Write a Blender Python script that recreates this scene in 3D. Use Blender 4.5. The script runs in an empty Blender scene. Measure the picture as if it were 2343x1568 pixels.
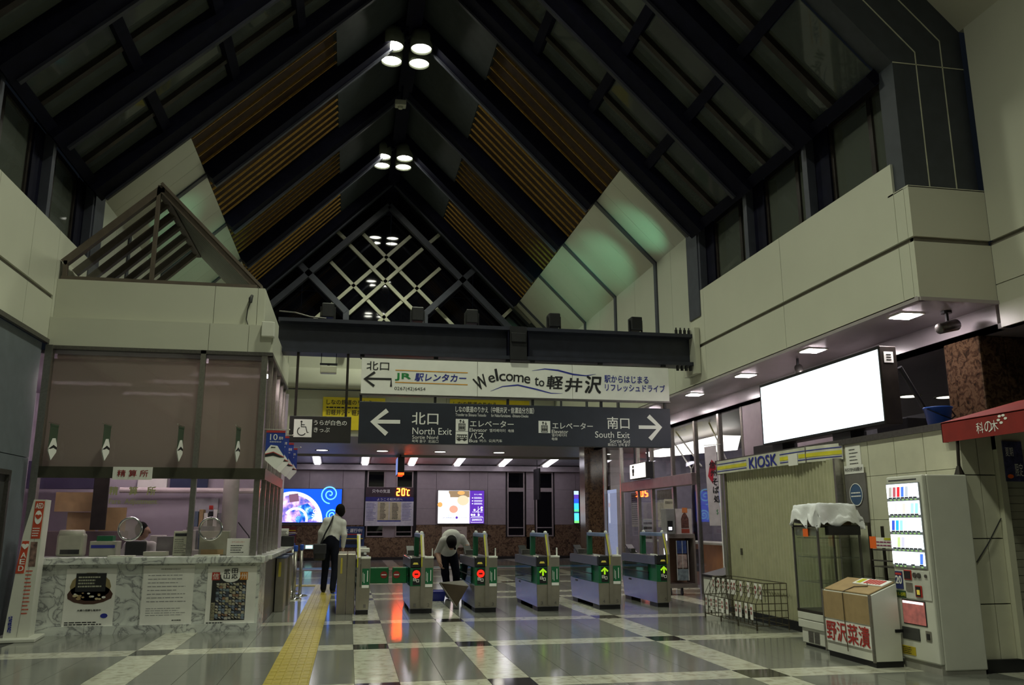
import bpy, bmesh, math, random
import numpy as np
from mathutils import Vector, Matrix
random.seed(7)
S = bpy.context.scene
C = S.collection
PI = math.pi
# ------------------------------------------------------------------ camera
FPX, VPX, VPY, ROLL, EYE = 1925.0, 799.0, 1198.0, 0.0015, 1.4
def camera():
    d = Vector(((VPX - 1171.5) / FPX, -(VPY - 784.0) / FPX, -1.0)).normalized()
    z = Vector((0, -d.z, d.y)).normalized()
    x = d.cross(z)
    x2 = math.cos(ROLL) * x + math.sin(ROLL) * z
    z2 = -math.sin(ROLL) * x + math.cos(ROLL) * z
    rot = Matrix((x2, d, z2))            # rows: world axes in camera space -> camera-to-world
    cd = bpy.data.cameras.new('camera'); cd.sensor_width = 36.0; cd.lens = FPX / 2343 * 36.0
    cd.clip_start = 0.05; cd.clip_end = 200
    o = bpy.data.objects.new('camera', cd); C.objects.link(o)
    o.matrix_world = Matrix.Translation((0, 0, EYE)) @ rot.to_4x4()
    S.camera = o
camera()
# ------------------------------------------------------------------ world, exposure
w = bpy.data.worlds.new('night'); S.world = w; w.use_nodes = True
w.node_tree.nodes['Background'].inputs[0].default_value = (0.012, 0.016, 0.022, 1)
w.node_tree.nodes['Background'].inputs[1].default_value = 0.25
S.view_settings.view_transform = 'Standard'; S.view_settings.look = 'None'
S.view_settings.exposure = 0.0; S.view_settings.gamma = 1.0; S.view_settings.use_curve_mapping = False
# light levels of the place (watts / emission strengths)
HALL_W, FLOOD_W = 1050.0, 150.0
HALL_COL = (0.94, 1.0, 0.76); FLOOD_COL = (0.35, 1.0, 0.62)
FAR_E, SOFFIT_E, BOOTH_E, WAIT_E, BILL_E, VEND_E, POSTER_E = 7.0, 90.0, 20.0, 9.0, 2.3, 3.2, 1.5
# ------------------------------------------------------------------ materials
MATS = {}
def pm(name, col, rough=0.5, metal=0.0, var=0.12, scale=6.0, bump=0.0, emis=None, es=0.0, spec=0.5, coat=0.0):
    """principled with a procedural noise in colour (and relief)"""
    if name in MATS: return MATS[name]
    m = bpy.data.materials.new(name); m.use_nodes = True; MATS[name] = m
    nt = m.node_tree; b = nt.nodes['Principled BSDF']
    tc = nt.nodes.new('ShaderNodeTexCoord'); n = nt.nodes.new('ShaderNodeTexNoise')
    n.inputs['Scale'].default_value = scale; n.inputs['Detail'].default_value = 5
    nt.links.new(tc.outputs['Object'], n.inputs['Vector'])
    r = nt.nodes.new('ShaderNodeValToRGB')
    r.color_ramp.elements[0].position = 0.3; r.color_ramp.elements[1].position = 0.7
    r.color_ramp.elements[0].color = tuple(max(0, c * (1 - var)) for c in col) + (1,)
    r.color_ramp.elements[1].color = tuple(min(1, c * (1 + var)) for c in col) + (1,)
    nt.links.new(n.outputs['Fac'], r.inputs['Fac']); nt.links.new(r.outputs['Color'], b.inputs['Base Color'])
    b.inputs['Roughness'].default_value = rough; b.inputs['Metallic'].default_value = metal
    b.inputs['Specular IOR Level'].default_value = spec
    if coat: b.inputs['Coat Weight'].default_value = coat; b.inputs['Coat Roughness'].default_value = 0.1
    if bump:
        bp = nt.nodes.new('ShaderNodeBump'); bp.inputs['Strength'].default_value = bump; bp.inputs['Distance'].default_value = 0.01
        nt.links.new(n.outputs['Fac'], bp.inputs['Height']); nt.links.new(bp.outputs['Normal'], b.inputs['Normal'])
    if emis:
        b.inputs['Emission Color'].default_value = emis + (1,); b.inputs['Emission Strength'].default_value = es
    return m
def ramped(name, stops, scale, rough, detail=8, dist=0.0, kind='noise', bump=0.0, spec=0.5, coord='Object'):
    if name in MATS: return MATS[name]
    m = bpy.data.materials.new(name); m.use_nodes = True; MATS[name] = m
    nt = m.node_tree; b = nt.nodes['Principled BSDF']
    tc = nt.nodes.new('ShaderNodeTexCoord'); mp = nt.nodes.new('ShaderNodeMapping')
    nt.links.new(tc.outputs[coord], mp.inputs[0])
    oi = nt.nodes.new('ShaderNodeObjectInfo'); ad = nt.nodes.new('ShaderNodeVectorMath')
    ad.operation = 'MULTIPLY_ADD'; ad.inputs[1].default_value = (1, 1, 1)
    nt.links.new(mp.outputs[0], ad.inputs[0]); nt.links.new(oi.outputs['Location'], ad.inputs[2])
    if kind == 'voronoi':
        n = nt.nodes.new('ShaderNodeTexVoronoi'); n.inputs['Scale'].default_value = scale; out = n.outputs['Color']
    else:
        n = nt.nodes.new('ShaderNodeTexNoise'); n.inputs['Scale'].default_value = scale
        n.inputs['Detail'].default_value = detail; n.inputs['Distortion'].default_value = dist; out = n.outputs['Fac']
    nt.links.new(ad.outputs[0], n.inputs['Vector'])
    r = nt.nodes.new('ShaderNodeValToRGB'); cr = r.color_ramp
    while len(cr.elements) < len(stops): cr.elements.new(0.5)
    for e, (p, c) in zip(cr.elements, stops): e.position = p; e.color = c + (1,)
    nt.links.new(out, r.inputs['Fac']); nt.links.new(r.outputs['Color'], b.inputs['Base Color'])
    b.inputs['Roughness'].default_value = rough; b.inputs['Specular IOR Level'].default_value = spec
    if bump:
        bp = nt.nodes.new('ShaderNodeBump'); bp.inputs['Strength'].default_value = bump; bp.inputs['Distance'].default_value = 0.01
        nt.links.new(out, bp.inputs['Height']); nt.links.new(bp.outputs['Normal'], b.inputs['Normal'])
    return m
def em(name, col, s):
    if name in MATS: return MATS[name]
    m = bpy.data.materials.new(name); m.use_nodes = True; MATS[name] = m
    nt = m.node_tree; nt.nodes.remove(nt.nodes['Principled BSDF'])
    e = nt.nodes.new('ShaderNodeEmission'); e.inputs[1].default_value = s
    n = nt.nodes.new('ShaderNodeTexNoise'); n.inputs['Scale'].default_value = 1.5
    tc = nt.nodes.new('ShaderNodeTexCoord'); nt.links.new(tc.outputs['Object'], n.inputs['Vector'])
    r = nt.nodes.new('ShaderNodeValToRGB')
    r.color_ramp.elements[0].color = tuple(c * 0.94 for c in col) + (1,); r.color_ramp.elements[1].color = col + (1,)
    nt.links.new(n.outputs['Fac'], r.inputs['Fac']); nt.links.new(r.outputs['Color'], e.inputs[0])
    nt.links.new(e.outputs[0], nt.nodes['Material Output'].inputs[0])
    return m
def emn(name, stops, scale, s):
    """backlit print with a soft procedural picture"""
    m = em(name, stops[-1][1], s); nt = m.node_tree
    r = [n for n in nt.nodes if n.type == 'VALTORGB'][0]; n = [n for n in nt.nodes if n.type == 'TEX_NOISE'][0]
    n.inputs['Scale'].default_value = scale; n.inputs['Detail'].default_value = 4
    while len(r.color_ramp.elements) < len(stops): r.color_ramp.elements.new(0.5)
    for e, (p, c) in zip(r.color_ramp.elements, stops): e.position = p; e.color = c + (1,)
    return m
def glass(name, tint=(1, 1, 1), ior=1.45, rough=0.02, keep=1.0, haze=None, glow=0.0):
    """thin pane: fresnel mix of clear and mirror; keep < 1 lets part of a diffuse haze colour show"""
    if name in MATS: return MATS[name]
    m = bpy.data.materials.new(name); m.use_nodes = True; MATS[name] = m
    nt = m.node_tree; nt.nodes.remove(nt.nodes['Principled BSDF'])
    t = nt.nodes.new('ShaderNodeBsdfTransparent'); t.inputs[0].default_value = tint + (1,)
    g = nt.nodes.new('ShaderNodeBsdfGlossy'); g.inputs['Roughness'].default_value = rough
    lw = nt.nodes.new('ShaderNodeLayerWeight'); lw.inputs[0].default_value = 0.5
    pw = nt.nodes.new('ShaderNodeMath'); pw.operation = 'POWER'; pw.inputs[1].default_value = 5.0
    f0 = ((ior - 1) / (ior + 1)) ** 2
    f = nt.nodes.new('ShaderNodeMath'); f.operation = 'MULTIPLY_ADD'; f.inputs[1].default_value = 1 - f0; f.inputs[2].default_value = f0
    nt.links.new(lw.outputs['Facing'], pw.inputs[0]); nt.links.new(pw.outputs[0], f.inputs[0])
    mx = nt.nodes.new('ShaderNodeMixShader'); base = t.outputs[0]
    if haze:
        d = nt.nodes.new('ShaderNodeBsdfDiffuse'); d.inputs[0].default_value = haze + (1,)
        if glow:
            tl = nt.nodes.new('ShaderNodeBsdfTranslucent'); tl.inputs[0].default_value = haze + (1,)
            dm = nt.nodes.new('ShaderNodeMixShader'); dm.inputs[0].default_value = glow
            nt.links.new(d.outputs[0], dm.inputs[1]); nt.links.new(tl.outputs[0], dm.inputs[2]); d = dm
        m2 = nt.nodes.new('ShaderNodeMixShader'); m2.inputs[0].default_value = 1 - keep
        nt.links.new(base, m2.inputs[1]); nt.links.new(d.outputs[0], m2.inputs[2]); base = m2.outputs[0]
    nt.links.new(f.outputs[0], mx.inputs[0]); nt.links.new(base, mx.inputs[1]); nt.links.new(g.outputs[0], mx.inputs[2])
    nt.links.new(mx.outputs[0], nt.nodes['Material Output'].inputs[0])
    return m
WHITE = pm('white_panel', (0.56, 0.56, 0.46), 0.34, var=0.03, scale=1.2)
WHITE_G = pm('white_panel_gloss', (0.52, 0.53, 0.44), 0.30, var=0.03, scale=1.2, spec=0.8)
JOINT = pm('panel_joint', (0.20, 0.18, 0.15), 0.8)
NAVY = pm('navy_steel', (0.006, 0.006, 0.015), 0.6, var=0.25, spec=0.08)
GREYBEAM = pm('grey_steel', (0.060, 0.064, 0.085), 0.45, var=0.15)
BEAMM = pm('beam_steel', (0.020, 0.022, 0.036), 0.45, var=0.2)
DIMEDGE = pm('dim_edge', (0.026, 0.027, 0.040), 0.5, var=0.2)
DARKPAN = pm('dark_ceiling_panel', (0.035, 0.042, 0.045), 0.55, var=0.2)
PALE = pm('pale_bar', (0.55, 0.55, 0.42), 0.45)
SLAT = pm('slat_wood', (0.30, 0.17, 0.028), 0.55, var=0.3, scale=18)
BACKING = pm('slat_backing', (0.042, 0.019, 0.006), 0.8, var=0.3)
STEEL = pm('brushed_steel', (0.42, 0.40, 0.36), 0.30, 0.9, var=0.1, scale=30)
STEEL_D = pm('dark_steel', (0.16, 0.15, 0.14), 0.4, 0.8, var=0.15, scale=30)
CHROME = pm('chrome', (0.75, 0.75, 0.75), 0.12, 1.0, var=0.03)
BLACK = pm('black_plastic', (0.012, 0.012, 0.014), 0.45, var=0.3)
DARKMET = pm('dark_bronze_frame', (0.035, 0.028, 0.024), 0.4, 0.5, var=0.3)
PAPER = pm('paper_white', (0.80, 0.79, 0.74), 0.7, var=0.04)
INK = pm('ink_black', (0.015, 0.015, 0.017), 0.6)
REDINK = pm('ink_red', (0.50, 0.03, 0.02), 0.6)
NAVYINK = pm('ink_blue', (0.02, 0.03, 0.30), 0.6)
GREENINK = pm('ink_green', (0.02, 0.25, 0.06), 0.6)
ORANGEINK = pm('ink_orange', (0.75, 0.36, 0.03), 0.6)
SIGNW = pm('sign_white', (0.90, 0.90, 0.84), 0.4, var=0.03)
SIGND = pm('sign_dark', (0.022, 0.026, 0.040), 0.45, var=0.1)
LETTERW = pm('letter_white', (0.88, 0.88, 0.84), 0.5, var=0.03)
YELLOW = pm('sign_yellow', (0.80, 0.62, 0.02), 0.5, var=0.05)
ORANGE = pm('tag_orange', (0.95, 0.16, 0.02), 0.5, var=0.05)
BLUEGREY = pm('blue_grey_wall', (0.13, 0.15, 0.17), 0.55, var=0.08)
PINKWALL = pm('pink_grey_wall', (0.36, 0.30, 0.32), 0.5, var=0.06)
LAVENDER = pm('lavender_wall', (0.40, 0.35, 0.41), 0.6, var=0.04)
CREAM = pm('cream_tile', (0.58, 0.57, 0.44), 0.35, var=0.05)
MACHINE = pm('machine_white', (0.66, 0.66, 0.58), 0.35, var=0.03)
GREEN = pm('gate_green', (0.010, 0.13, 0.05), 0.4, var=0.1)
MARBLE = ramped('white_marble', [(0.36, (0.66, 0.68, 0.64)), (0.455, (0.54, 0.55, 0.53)), (0.488, (0.22, 0.225, 0.23)), (0.51, (0.52, 0.53, 0.51)), (0.58, (0.68, 0.70, 0.66))], 3.6, 0.22, 9, 1.6)
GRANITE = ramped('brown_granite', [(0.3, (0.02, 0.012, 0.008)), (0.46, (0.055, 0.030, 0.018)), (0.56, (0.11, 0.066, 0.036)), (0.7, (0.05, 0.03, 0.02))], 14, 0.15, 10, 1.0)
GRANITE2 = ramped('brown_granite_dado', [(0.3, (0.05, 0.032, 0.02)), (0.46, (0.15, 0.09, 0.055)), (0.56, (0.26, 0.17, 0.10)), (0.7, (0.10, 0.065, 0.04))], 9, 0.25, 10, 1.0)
FGREY = ramped('floor_grey', [(0.35, (0.15, 0.155, 0.135)), (0.65, (0.22, 0.225, 0.20))], 60, 0.13, 4, spec=0.6)
FWHITE = ramped('floor_white', [(0.3, (0.36, 0.34, 0.26)), (0.5, (0.58, 0.58, 0.47)), (0.7, (0.64, 0.64, 0.53))], 9, 0.13, 8, 0.8, spec=0.6)
FBLACK = ramped('floor_black', [(0.4, (0.018, 0.018, 0.020)), (0.7, (0.05, 0.048, 0.045))], 12, 0.08, 8, 1.2, spec=0.6)
GROUT = pm('grout', (0.05, 0.05, 0.045), 0.9)
TACT = pm('tactile_yellow', (0.42, 0.33, 0.05), 0.35, var=0.15, scale=12)
PANE = glass('clear_pane')
NIGHT = glass('night_pane', tint=(0.75, 0.78, 0.78), ior=1.42, rough=0.03, keep=0.55, haze=(0.14, 0.155, 0.128))  # veil of reflected hall light on the panes is put into the haze colour
BLIND = glass('blind_cloth', keep=0.03, haze=(0.40, 0.34, 0.30), ior=1.15, rough=0.3, glow=0.35)
SKIN = pm('skin', (0.45, 0.27, 0.19), 0.55, var=0.08); HAIR = pm('hair', (0.008, 0.007, 0.007), 0.85, var=0.3, scale=60, spec=0.1)
SHIRT = pm('shirt_white', (0.62, 0.62, 0.58), 0.8, var=0.06, scale=20, bump=0.4); TROUSER = pm('trouser_dark', (0.009, 0.010, 0.017), 0.9, var=0.2, spec=0.1)
CLOTH = pm('white_cloth', (0.80, 0.80, 0.80), 0.85, var=0.03)
CARD = pm('cardboard', (0.36, 0.25, 0.12), 0.8, var=0.1, scale=10)
BLUE = pm('blue_plastic', (0.02, 0.08, 0.42), 0.35, var=0.1)
REDC = pm('red_canvas', (0.24, 0.014, 0.010), 0.75, var=0.12)
# ------------------------------------------------------------------ mesh helpers
class MB:
    def __init__(s): s.v = []; s.f = []; s.mi = []
    def add(s, vs, fs, mi=0):
        n = len(s.v); s.v += [tuple(v) for v in vs]; s.f += [tuple(i + n for i in f) for f in fs]; s.mi += [mi] * len(fs); return s
    def hexa(s, p, mi=0):
        return s.add(p, [(0, 3, 2, 1), (4, 5, 6, 7), (0, 1, 5, 4), (1, 2, 6, 5), (2, 3, 7, 6), (3, 0, 4, 7)], mi)
    def box(s, x0, x1, y0, y1, z0, z1, mi=0):
        return s.hexa([(x0, y0, z0), (x1, y0, z0), (x1, y1, z0), (x0, y1, z0), (x0, y0, z1), (x1, y0, z1), (x1, y1, z1), (x0, y1, z1)], mi)
    def bevbox(s, x0, x1, y0, y1, z0, z1, b, mi=0):
        bm = bmesh.new(); bmesh.ops.create_cube(bm, size=1)
        for v in bm.verts: v.co = ((x0 + x1) / 2 + v.co.x * (x1 - x0), (y0 + y1) / 2 + v.co.y * (y1 - y0), (z0 + z1) / 2 + v.co.z * (z1 - z0))
        bmesh.ops.bevel(bm, geom=bm.edges[:], offset=b, segments=2, affect='EDGES', profile=0.5)
        bm.verts.index_update(); s.add([v.co for v in bm.verts], [[v.index for v in f.verts] for f in bm.faces], mi); bm.free(); return s
    def prism(s, poly, axis, a, b, mi=0):
        """poly of 2-D points extruded along axis from a to b"""
        n = len(poly)
        def p3(q, t): return {'x': (t, q[0], q[1]), 'y': (q[0], t, q[1]), 'z': (q[0], q[1], t)}[axis]
        vs = [p3(q, a) for q in poly] + [p3(q, b) for q in poly]
        return s.add(vs, [tuple(range(n))[::-1], tuple(range(n, 2 * n))] + [(i, (i + 1) % n, n + (i + 1) % n, n + i) for i in range(n)], mi)
    def tube(s, pts, r, n=8, mi=0, cap=True):
        pts = [Vector(p) for p in pts]; rings = []
        rr = r if isinstance(r, (list, tuple)) else [r] * len(pts)
        ref = None
        for i, p in enumerate(pts):
            t = (pts[min(i + 1, len(pts) - 1)] - pts[max(i - 1, 0)]).normalized()
            if ref is None: ref = Vector((0, 0, 1)) if abs(t.z) < 0.9 else Vector((1, 0, 0))
            u = t.cross(ref).normalized(); v = t.cross(u).normalized(); ref = -v if False else ref
            rings.append([p + rr[i] * (math.cos(2 * PI * k / n) * u + math.sin(2 * PI * k / n) * v) for k in range(n)])
        vs = [q for rg in rings for q in rg]; fs = []
        for i in range(len(pts) - 1):
            for k in range(n): fs.append((i * n + k, i * n + (k + 1) % n, (i + 1) * n + (k + 1) % n, (i + 1) * n + k))
        if cap: fs += [tuple(range(n))[::-1], tuple(range((len(pts) - 1) * n, len(pts) * n))]
        return s.add(vs, fs, mi)
    def lathe(s, prof, c=(0, 0, 0), n=20, mi=0, cap=True):
        vs = []; fs = []
        for r, z in prof: vs += [(c[0] + r * math.cos(2 * PI * k / n), c[1] + r * math.sin(2 * PI * k / n), c[2] + z) for k in range(n)]
        for i in range(len(prof) - 1):
            for k in range(n): fs.append((i * n + k, i * n + (k + 1) % n, (i + 1) * n + (k + 1) % n, (i + 1) * n + k))
        if cap: fs += [tuple(range(n))[::-1], tuple(range((len(prof) - 1) * n, len(prof) * n))]
        return s.add(vs, fs, mi)
    def ribbon(s, pts, wd, y, t=0.004, mi=0, closed=False):
        """flat stroke in an xz plane facing -y, a few mm thick"""
        n = len(pts); L = []; R = []
        ww = wd if isinstance(wd, (list, tuple)) else [wd] * n
        for i in range(n):
            a = pts[(i - 1) % n] if closed or i > 0 else pts[i]; b = pts[(i + 1) % n] if closed or i < n - 1 else pts[i]
            dx, dz = b[0] - a[0], b[1] - a[1]; l = math.hypot(dx, dz) or 1
            nx, nz = -dz / l * ww[i] / 2, dx / l * ww[i] / 2
            L.append((pts[i][0] + nx, pts[i][1] + nz)); R.append((pts[i][0] - nx, pts[i][1] - nz))
        vs = [(p[0], y, p[1]) for p in L] + [(p[0], y, p[1]) for p in R]
        m = n if closed else n - 1
        s.add(vs, [(i, (i + 1) % n, n + (i + 1) % n, n + i) for i in range(m)], mi)
        s.add([(p[0], y + t, p[1]) for p in L + R], [(i, n + i, n + (i + 1) % n, (i + 1) % n) for i in range(m)], mi)
        return s
    def poly(s, pts, y, t=0.004, mi=0):
        return s.prism(pts, 'y', y, y + t, mi)
    def moved(s, M):
        s.v = [tuple(M @ Vector(v)) for v in s.v]; return s
ORG = {}
def mk(name, mb, mats, smooth=False):
    me = bpy.data.meshes.new(name); me.from_pydata(mb.v, [], mb.f)
    for m in (mats if isinstance(mats, (list, tuple)) else [mats]): me.materials.append(m)
    if any(mb.mi): me.polygons.foreach_set('material_index', mb.mi)
    if smooth: me.polygons.foreach_set('use_smooth', [True] * len(me.polygons))
    me.update(); return me
def obj(name, mb, mats, parent=None, smooth=False, loc=None):
    """one mesh object; under a parent the coordinates are the parent's own"""
    me = mb if isinstance(mb, bpy.types.Mesh) else mk(name, mb, mats, smooth)
    o = bpy.data.objects.new(name, me); C.objects.link(o)
    if loc: o.location = loc
    if parent: o.parent = parent
    if getattr(mb, 'stuff', False): o['kind'] = 'stuff'
    return o
def wobj(name, mb, mats, parent, smooth=False):
    """part given in world coordinates under an unrotated thing"""
    off = ORG.get(parent.name, (0, 0, 0))
    mb.v = [(v[0] - off[0], v[1] - off[1], v[2] - off[2]) for v in mb.v]
    o = obj(name, mb, mats, parent, smooth); ORG[o.name] = off; return o
def tag(o, label, cat, group=None):
    o['label'] = label; o['category'] = cat
    if group: o['group'] = group
    return o
def thing(name, label, cat, loc=(0, 0, 0), rz=0.0, group=None):
    o = bpy.data.objects.new(name, None); C.objects.link(o); o.empty_display_size = 0.2
    o.location = loc; o.rotation_euler = (0, 0, rz); ORG[o.name] = tuple(loc)
    return tag(o, label, cat, group)
def struct(name, mb=None, mats=None, loc=(0, 0, 0)):
    if mb is None:
        o = bpy.data.objects.new(name, None); C.objects.link(o); o.location = loc; ORG[o.name] = tuple(loc)
    else:
        o = obj(name, mb, mats); ORG[o.name] = (0, 0, 0)
    o['kind'] = 'structure'; return o
def dup(root, loc, rz=None, label=None, group=None):
    r = root.copy(); C.objects.link(r); r.location = loc
    if rz is not None: r.rotation_euler = (0, 0, rz)
    if label: r['label'] = label
    if group: r['group'] = group
    for ch in list(root.children):
        c = ch.copy(); C.objects.link(c); c.parent = r
        for g in ch.children:
            d = g.copy(); C.objects.link(d); d.parent = c
    return r
_fc = bpy.data.curves.new('font_tmp', 'FONT'); _fo = bpy.data.objects.new('font_tmp', _fc); C.objects.link(_fo)
_dg = bpy.context.evaluated_depsgraph_get(); TXT = {}
def txtmesh(body, bold=0.0):
    k = (body, bold)
    if k not in TXT:
        _fc.body = body; _fc.offset = 0.0; _fc.resolution_u = 3
        me = _fo.to_mesh(); vs = [(v.co.x, v.co.y) for v in me.vertices]; fs = [tuple(p.vertices) for p in me.polygons]; _fo.to_mesh_clear()
        xs = [v[0] for v in vs]; ys = [v[1] for v in vs]; x0, x1, y0, y1 = min(xs), max(xs), min(ys), max(ys)
        TXT[k] = ([((v[0] - x0) / (x1 - x0), (v[1] - y0) / (y1 - y0)) for v in vs], fs, (x1 - x0) / (y1 - y0))
    return TXT[k]
def addtext(mb, body, x0, x1, z0, z1, y, bold=0.0, skew=0.0, rot=0.0, mi=0):
    """flat lettering fitted into a box on an xz plane; x1 None keeps the natural width"""
    if bold:                       # heavier strokes: the glyphs laid four times, a stroke apart
        b_ = bold * (z1 - z0) * 0.8
        for i, (ox, oz) in enumerate(((-b_, -b_), (b_, -b_), (b_, b_), (-b_, b_))):
            addtext(mb, body, x0 + ox, (x1 + ox) if x1 is not None else None, z0 + oz, z1 + oz, y - 0.0007 * i, 0.0, skew, rot, mi)
        return mb
    vs, fs, asp = txtmesh(body, 0.0)
    if x1 is None: x1 = x0 + asp * (z1 - z0)
    cx, cz = (x0 + x1) / 2, (z0 + z1) / 2; out = []
    for u, v in vs:
        px, pz = x0 + u * (x1 - x0) + skew * v * (z1 - z0), z0 + v * (z1 - z0)
        if rot:
            dx, dz = px - cx, pz - cz; px, pz = cx + dx * math.cos(rot) - dz * math.sin(rot), cz + dx * math.sin(rot) + dz * math.cos(rot)
        out.append((px, y, pz))
    return mb.add(out, fs, mi)
def text(parent, body, mat, x0, x1, z0, z1, y, bold=0.0, skew=0.0, world=False, rot=0.0, name='lettering'):
    mb = addtext(MB(), body, x0, x1, z0, z1, y, bold, skew, rot)
    return (wobj if world else obj)(name, mb, mat, parent)
def textlines(mb, x0, x1, z0, z1, y, n, fill=0.5, rnd=None, mi=0, jit=0.35):
    """rows of tiny illegible print as short dashes"""
    rnd = rnd or random; h = (z1 - z0) / n; mb.stuff = True
    for i in range(n):
        z = z1 - (i + 0.5) * h; x = x0; end = x1 - (x1 - x0) * jit * rnd.random()
        while x < end:
            l = min((x1 - x0) * (0.04 + 0.1 * rnd.random()), end - x); mb.add([(x, y, z - h * fill / 2), (x + l, y, z - h * fill / 2), (x + l, y, z + h * fill / 2), (x, y, z + h * fill / 2)], [(0, 1, 2, 3)], mi); x += l + (x1 - x0) * 0.02
    return mb
def lamp(name, kind, loc, energy, col, size=0.1, rot=(0, 0, 0), angle=None, blend=0.6, sy=None):
    l = bpy.data.lights.new(name, kind); l.energy = energy; l.color = col
    if kind == 'AREA':
        l.size = size
        if sy: l.shape = 'RECTANGLE'; l.size_y = sy
    else: l.shadow_soft_size = size
    if kind == 'SPOT': l.spot_size = angle; l.spot_blend = blend
    o = bpy.data.objects.new(name, l); C.objects.link(o); o.location = loc; o.rotation_euler = rot; return o
# ================================================================== FLOOR
XR, XL, EZ, RX, RZ = 6.0, -4.17, 6.63, 0.915, 11.715     # hall walls, eave height, ridge
SQ = math.sqrt(0.5)
floor = struct('floor', MB().box(-6, 12, -3, 34.9, -0.12, -0.006), GROUT)
TX, TY, X0, Y0 = 0.40, 0.42, 0.10, 10.21
WC = {-12, -6, 0, 3, 9, 15, 21}
WR = {-18, -12, -6, 0, 6, 15, 18, 25, 31, 38}
tile_me = [mk('floor_tile', MB().box(0.002, TX - 0.002, 0.002, TY - 0.002, -0.02, 0), m) for m in (FGREY, FWHITE, FBLACK)]
cells = []
for c in range(-13, 28):
    for r in range(-14, 58):
        x, y = X0 + c * TX, Y0 + r * TY
        if x < XL - 0.1 and y < 12: continue
        if x > 7.0 and y < 14: continue
        if y + TY > 34.3: continue
        k = 2 if (c in WC and r in WR) else 1 if (c in WC or r in WR) else 0
        if 26.8 < y: k = 0 if k == 2 else k
        u = (x + 0.2) / (y + 0.2); vis = y > 7.6 and -0.42 < u < 0.80 and not (x < -1.3 and 12.0 < y < 17.5) and x < 5.9
        cells.append((0 if vis else 1, y * y + x * x, x, y, k))
cells.sort()
for v, d, x, y, k in cells[:290]: obj('floor_tile', tile_me[k], None, floor, loc=(x, y, 0))
rest = MB()
for v, d, x, y, k in cells[290:]: rest.box(x + 0.002, x + TX - 0.002, y + 0.002, y + TY - 0.002, -0.02, 0, k)
o = obj('floor_tile_field', rest, [FGREY, FWHITE, FBLACK], floor); o['kind'] = 'stuff'
# tactile guide strip
tp = thing('tactile_paving', 'yellow ribbed tactile guide strip running past the ticket gates', 'paving', (-0.50, 6.4, 0))
tb = MB().box(-0.20, 0.20, 0.004, 0.396, 0, 0.006)
for i in range(5): tb.bevbox(-0.185 + i * 0.078, -0.127 + i * 0.078, 0.012, 0.192, 0.004, 0.013, 0.003).bevbox(-0.185 + i * 0.078, -0.127 + i * 0.078, 0.208, 0.388, 0.004, 0.013, 0.003)
tme = mk('tactile_tile', tb, TACT)
for i in range(36): obj('tactile_tile', tme, None, tp, loc=(0, i * 0.4, 0))
for i in range(3): 
    q = obj('tactile_tile', tme, None, tp, loc=(-0.2 - i * 0.4, 14.2, 0.001)); q.rotation_euler = (0, 0, PI / 2)
gs = struct('trim_1', MB().box(-3, 9.5, 27.4, 28.6, 0.001, 0.012), GREEN)
gs2 = struct('trim_2', MB().box(-3, 9.5, 27.1, 27.4, 0.001, 0.014), pm('pale_kerb', (0.55, 0.45, 0.42), 0.5))
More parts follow.
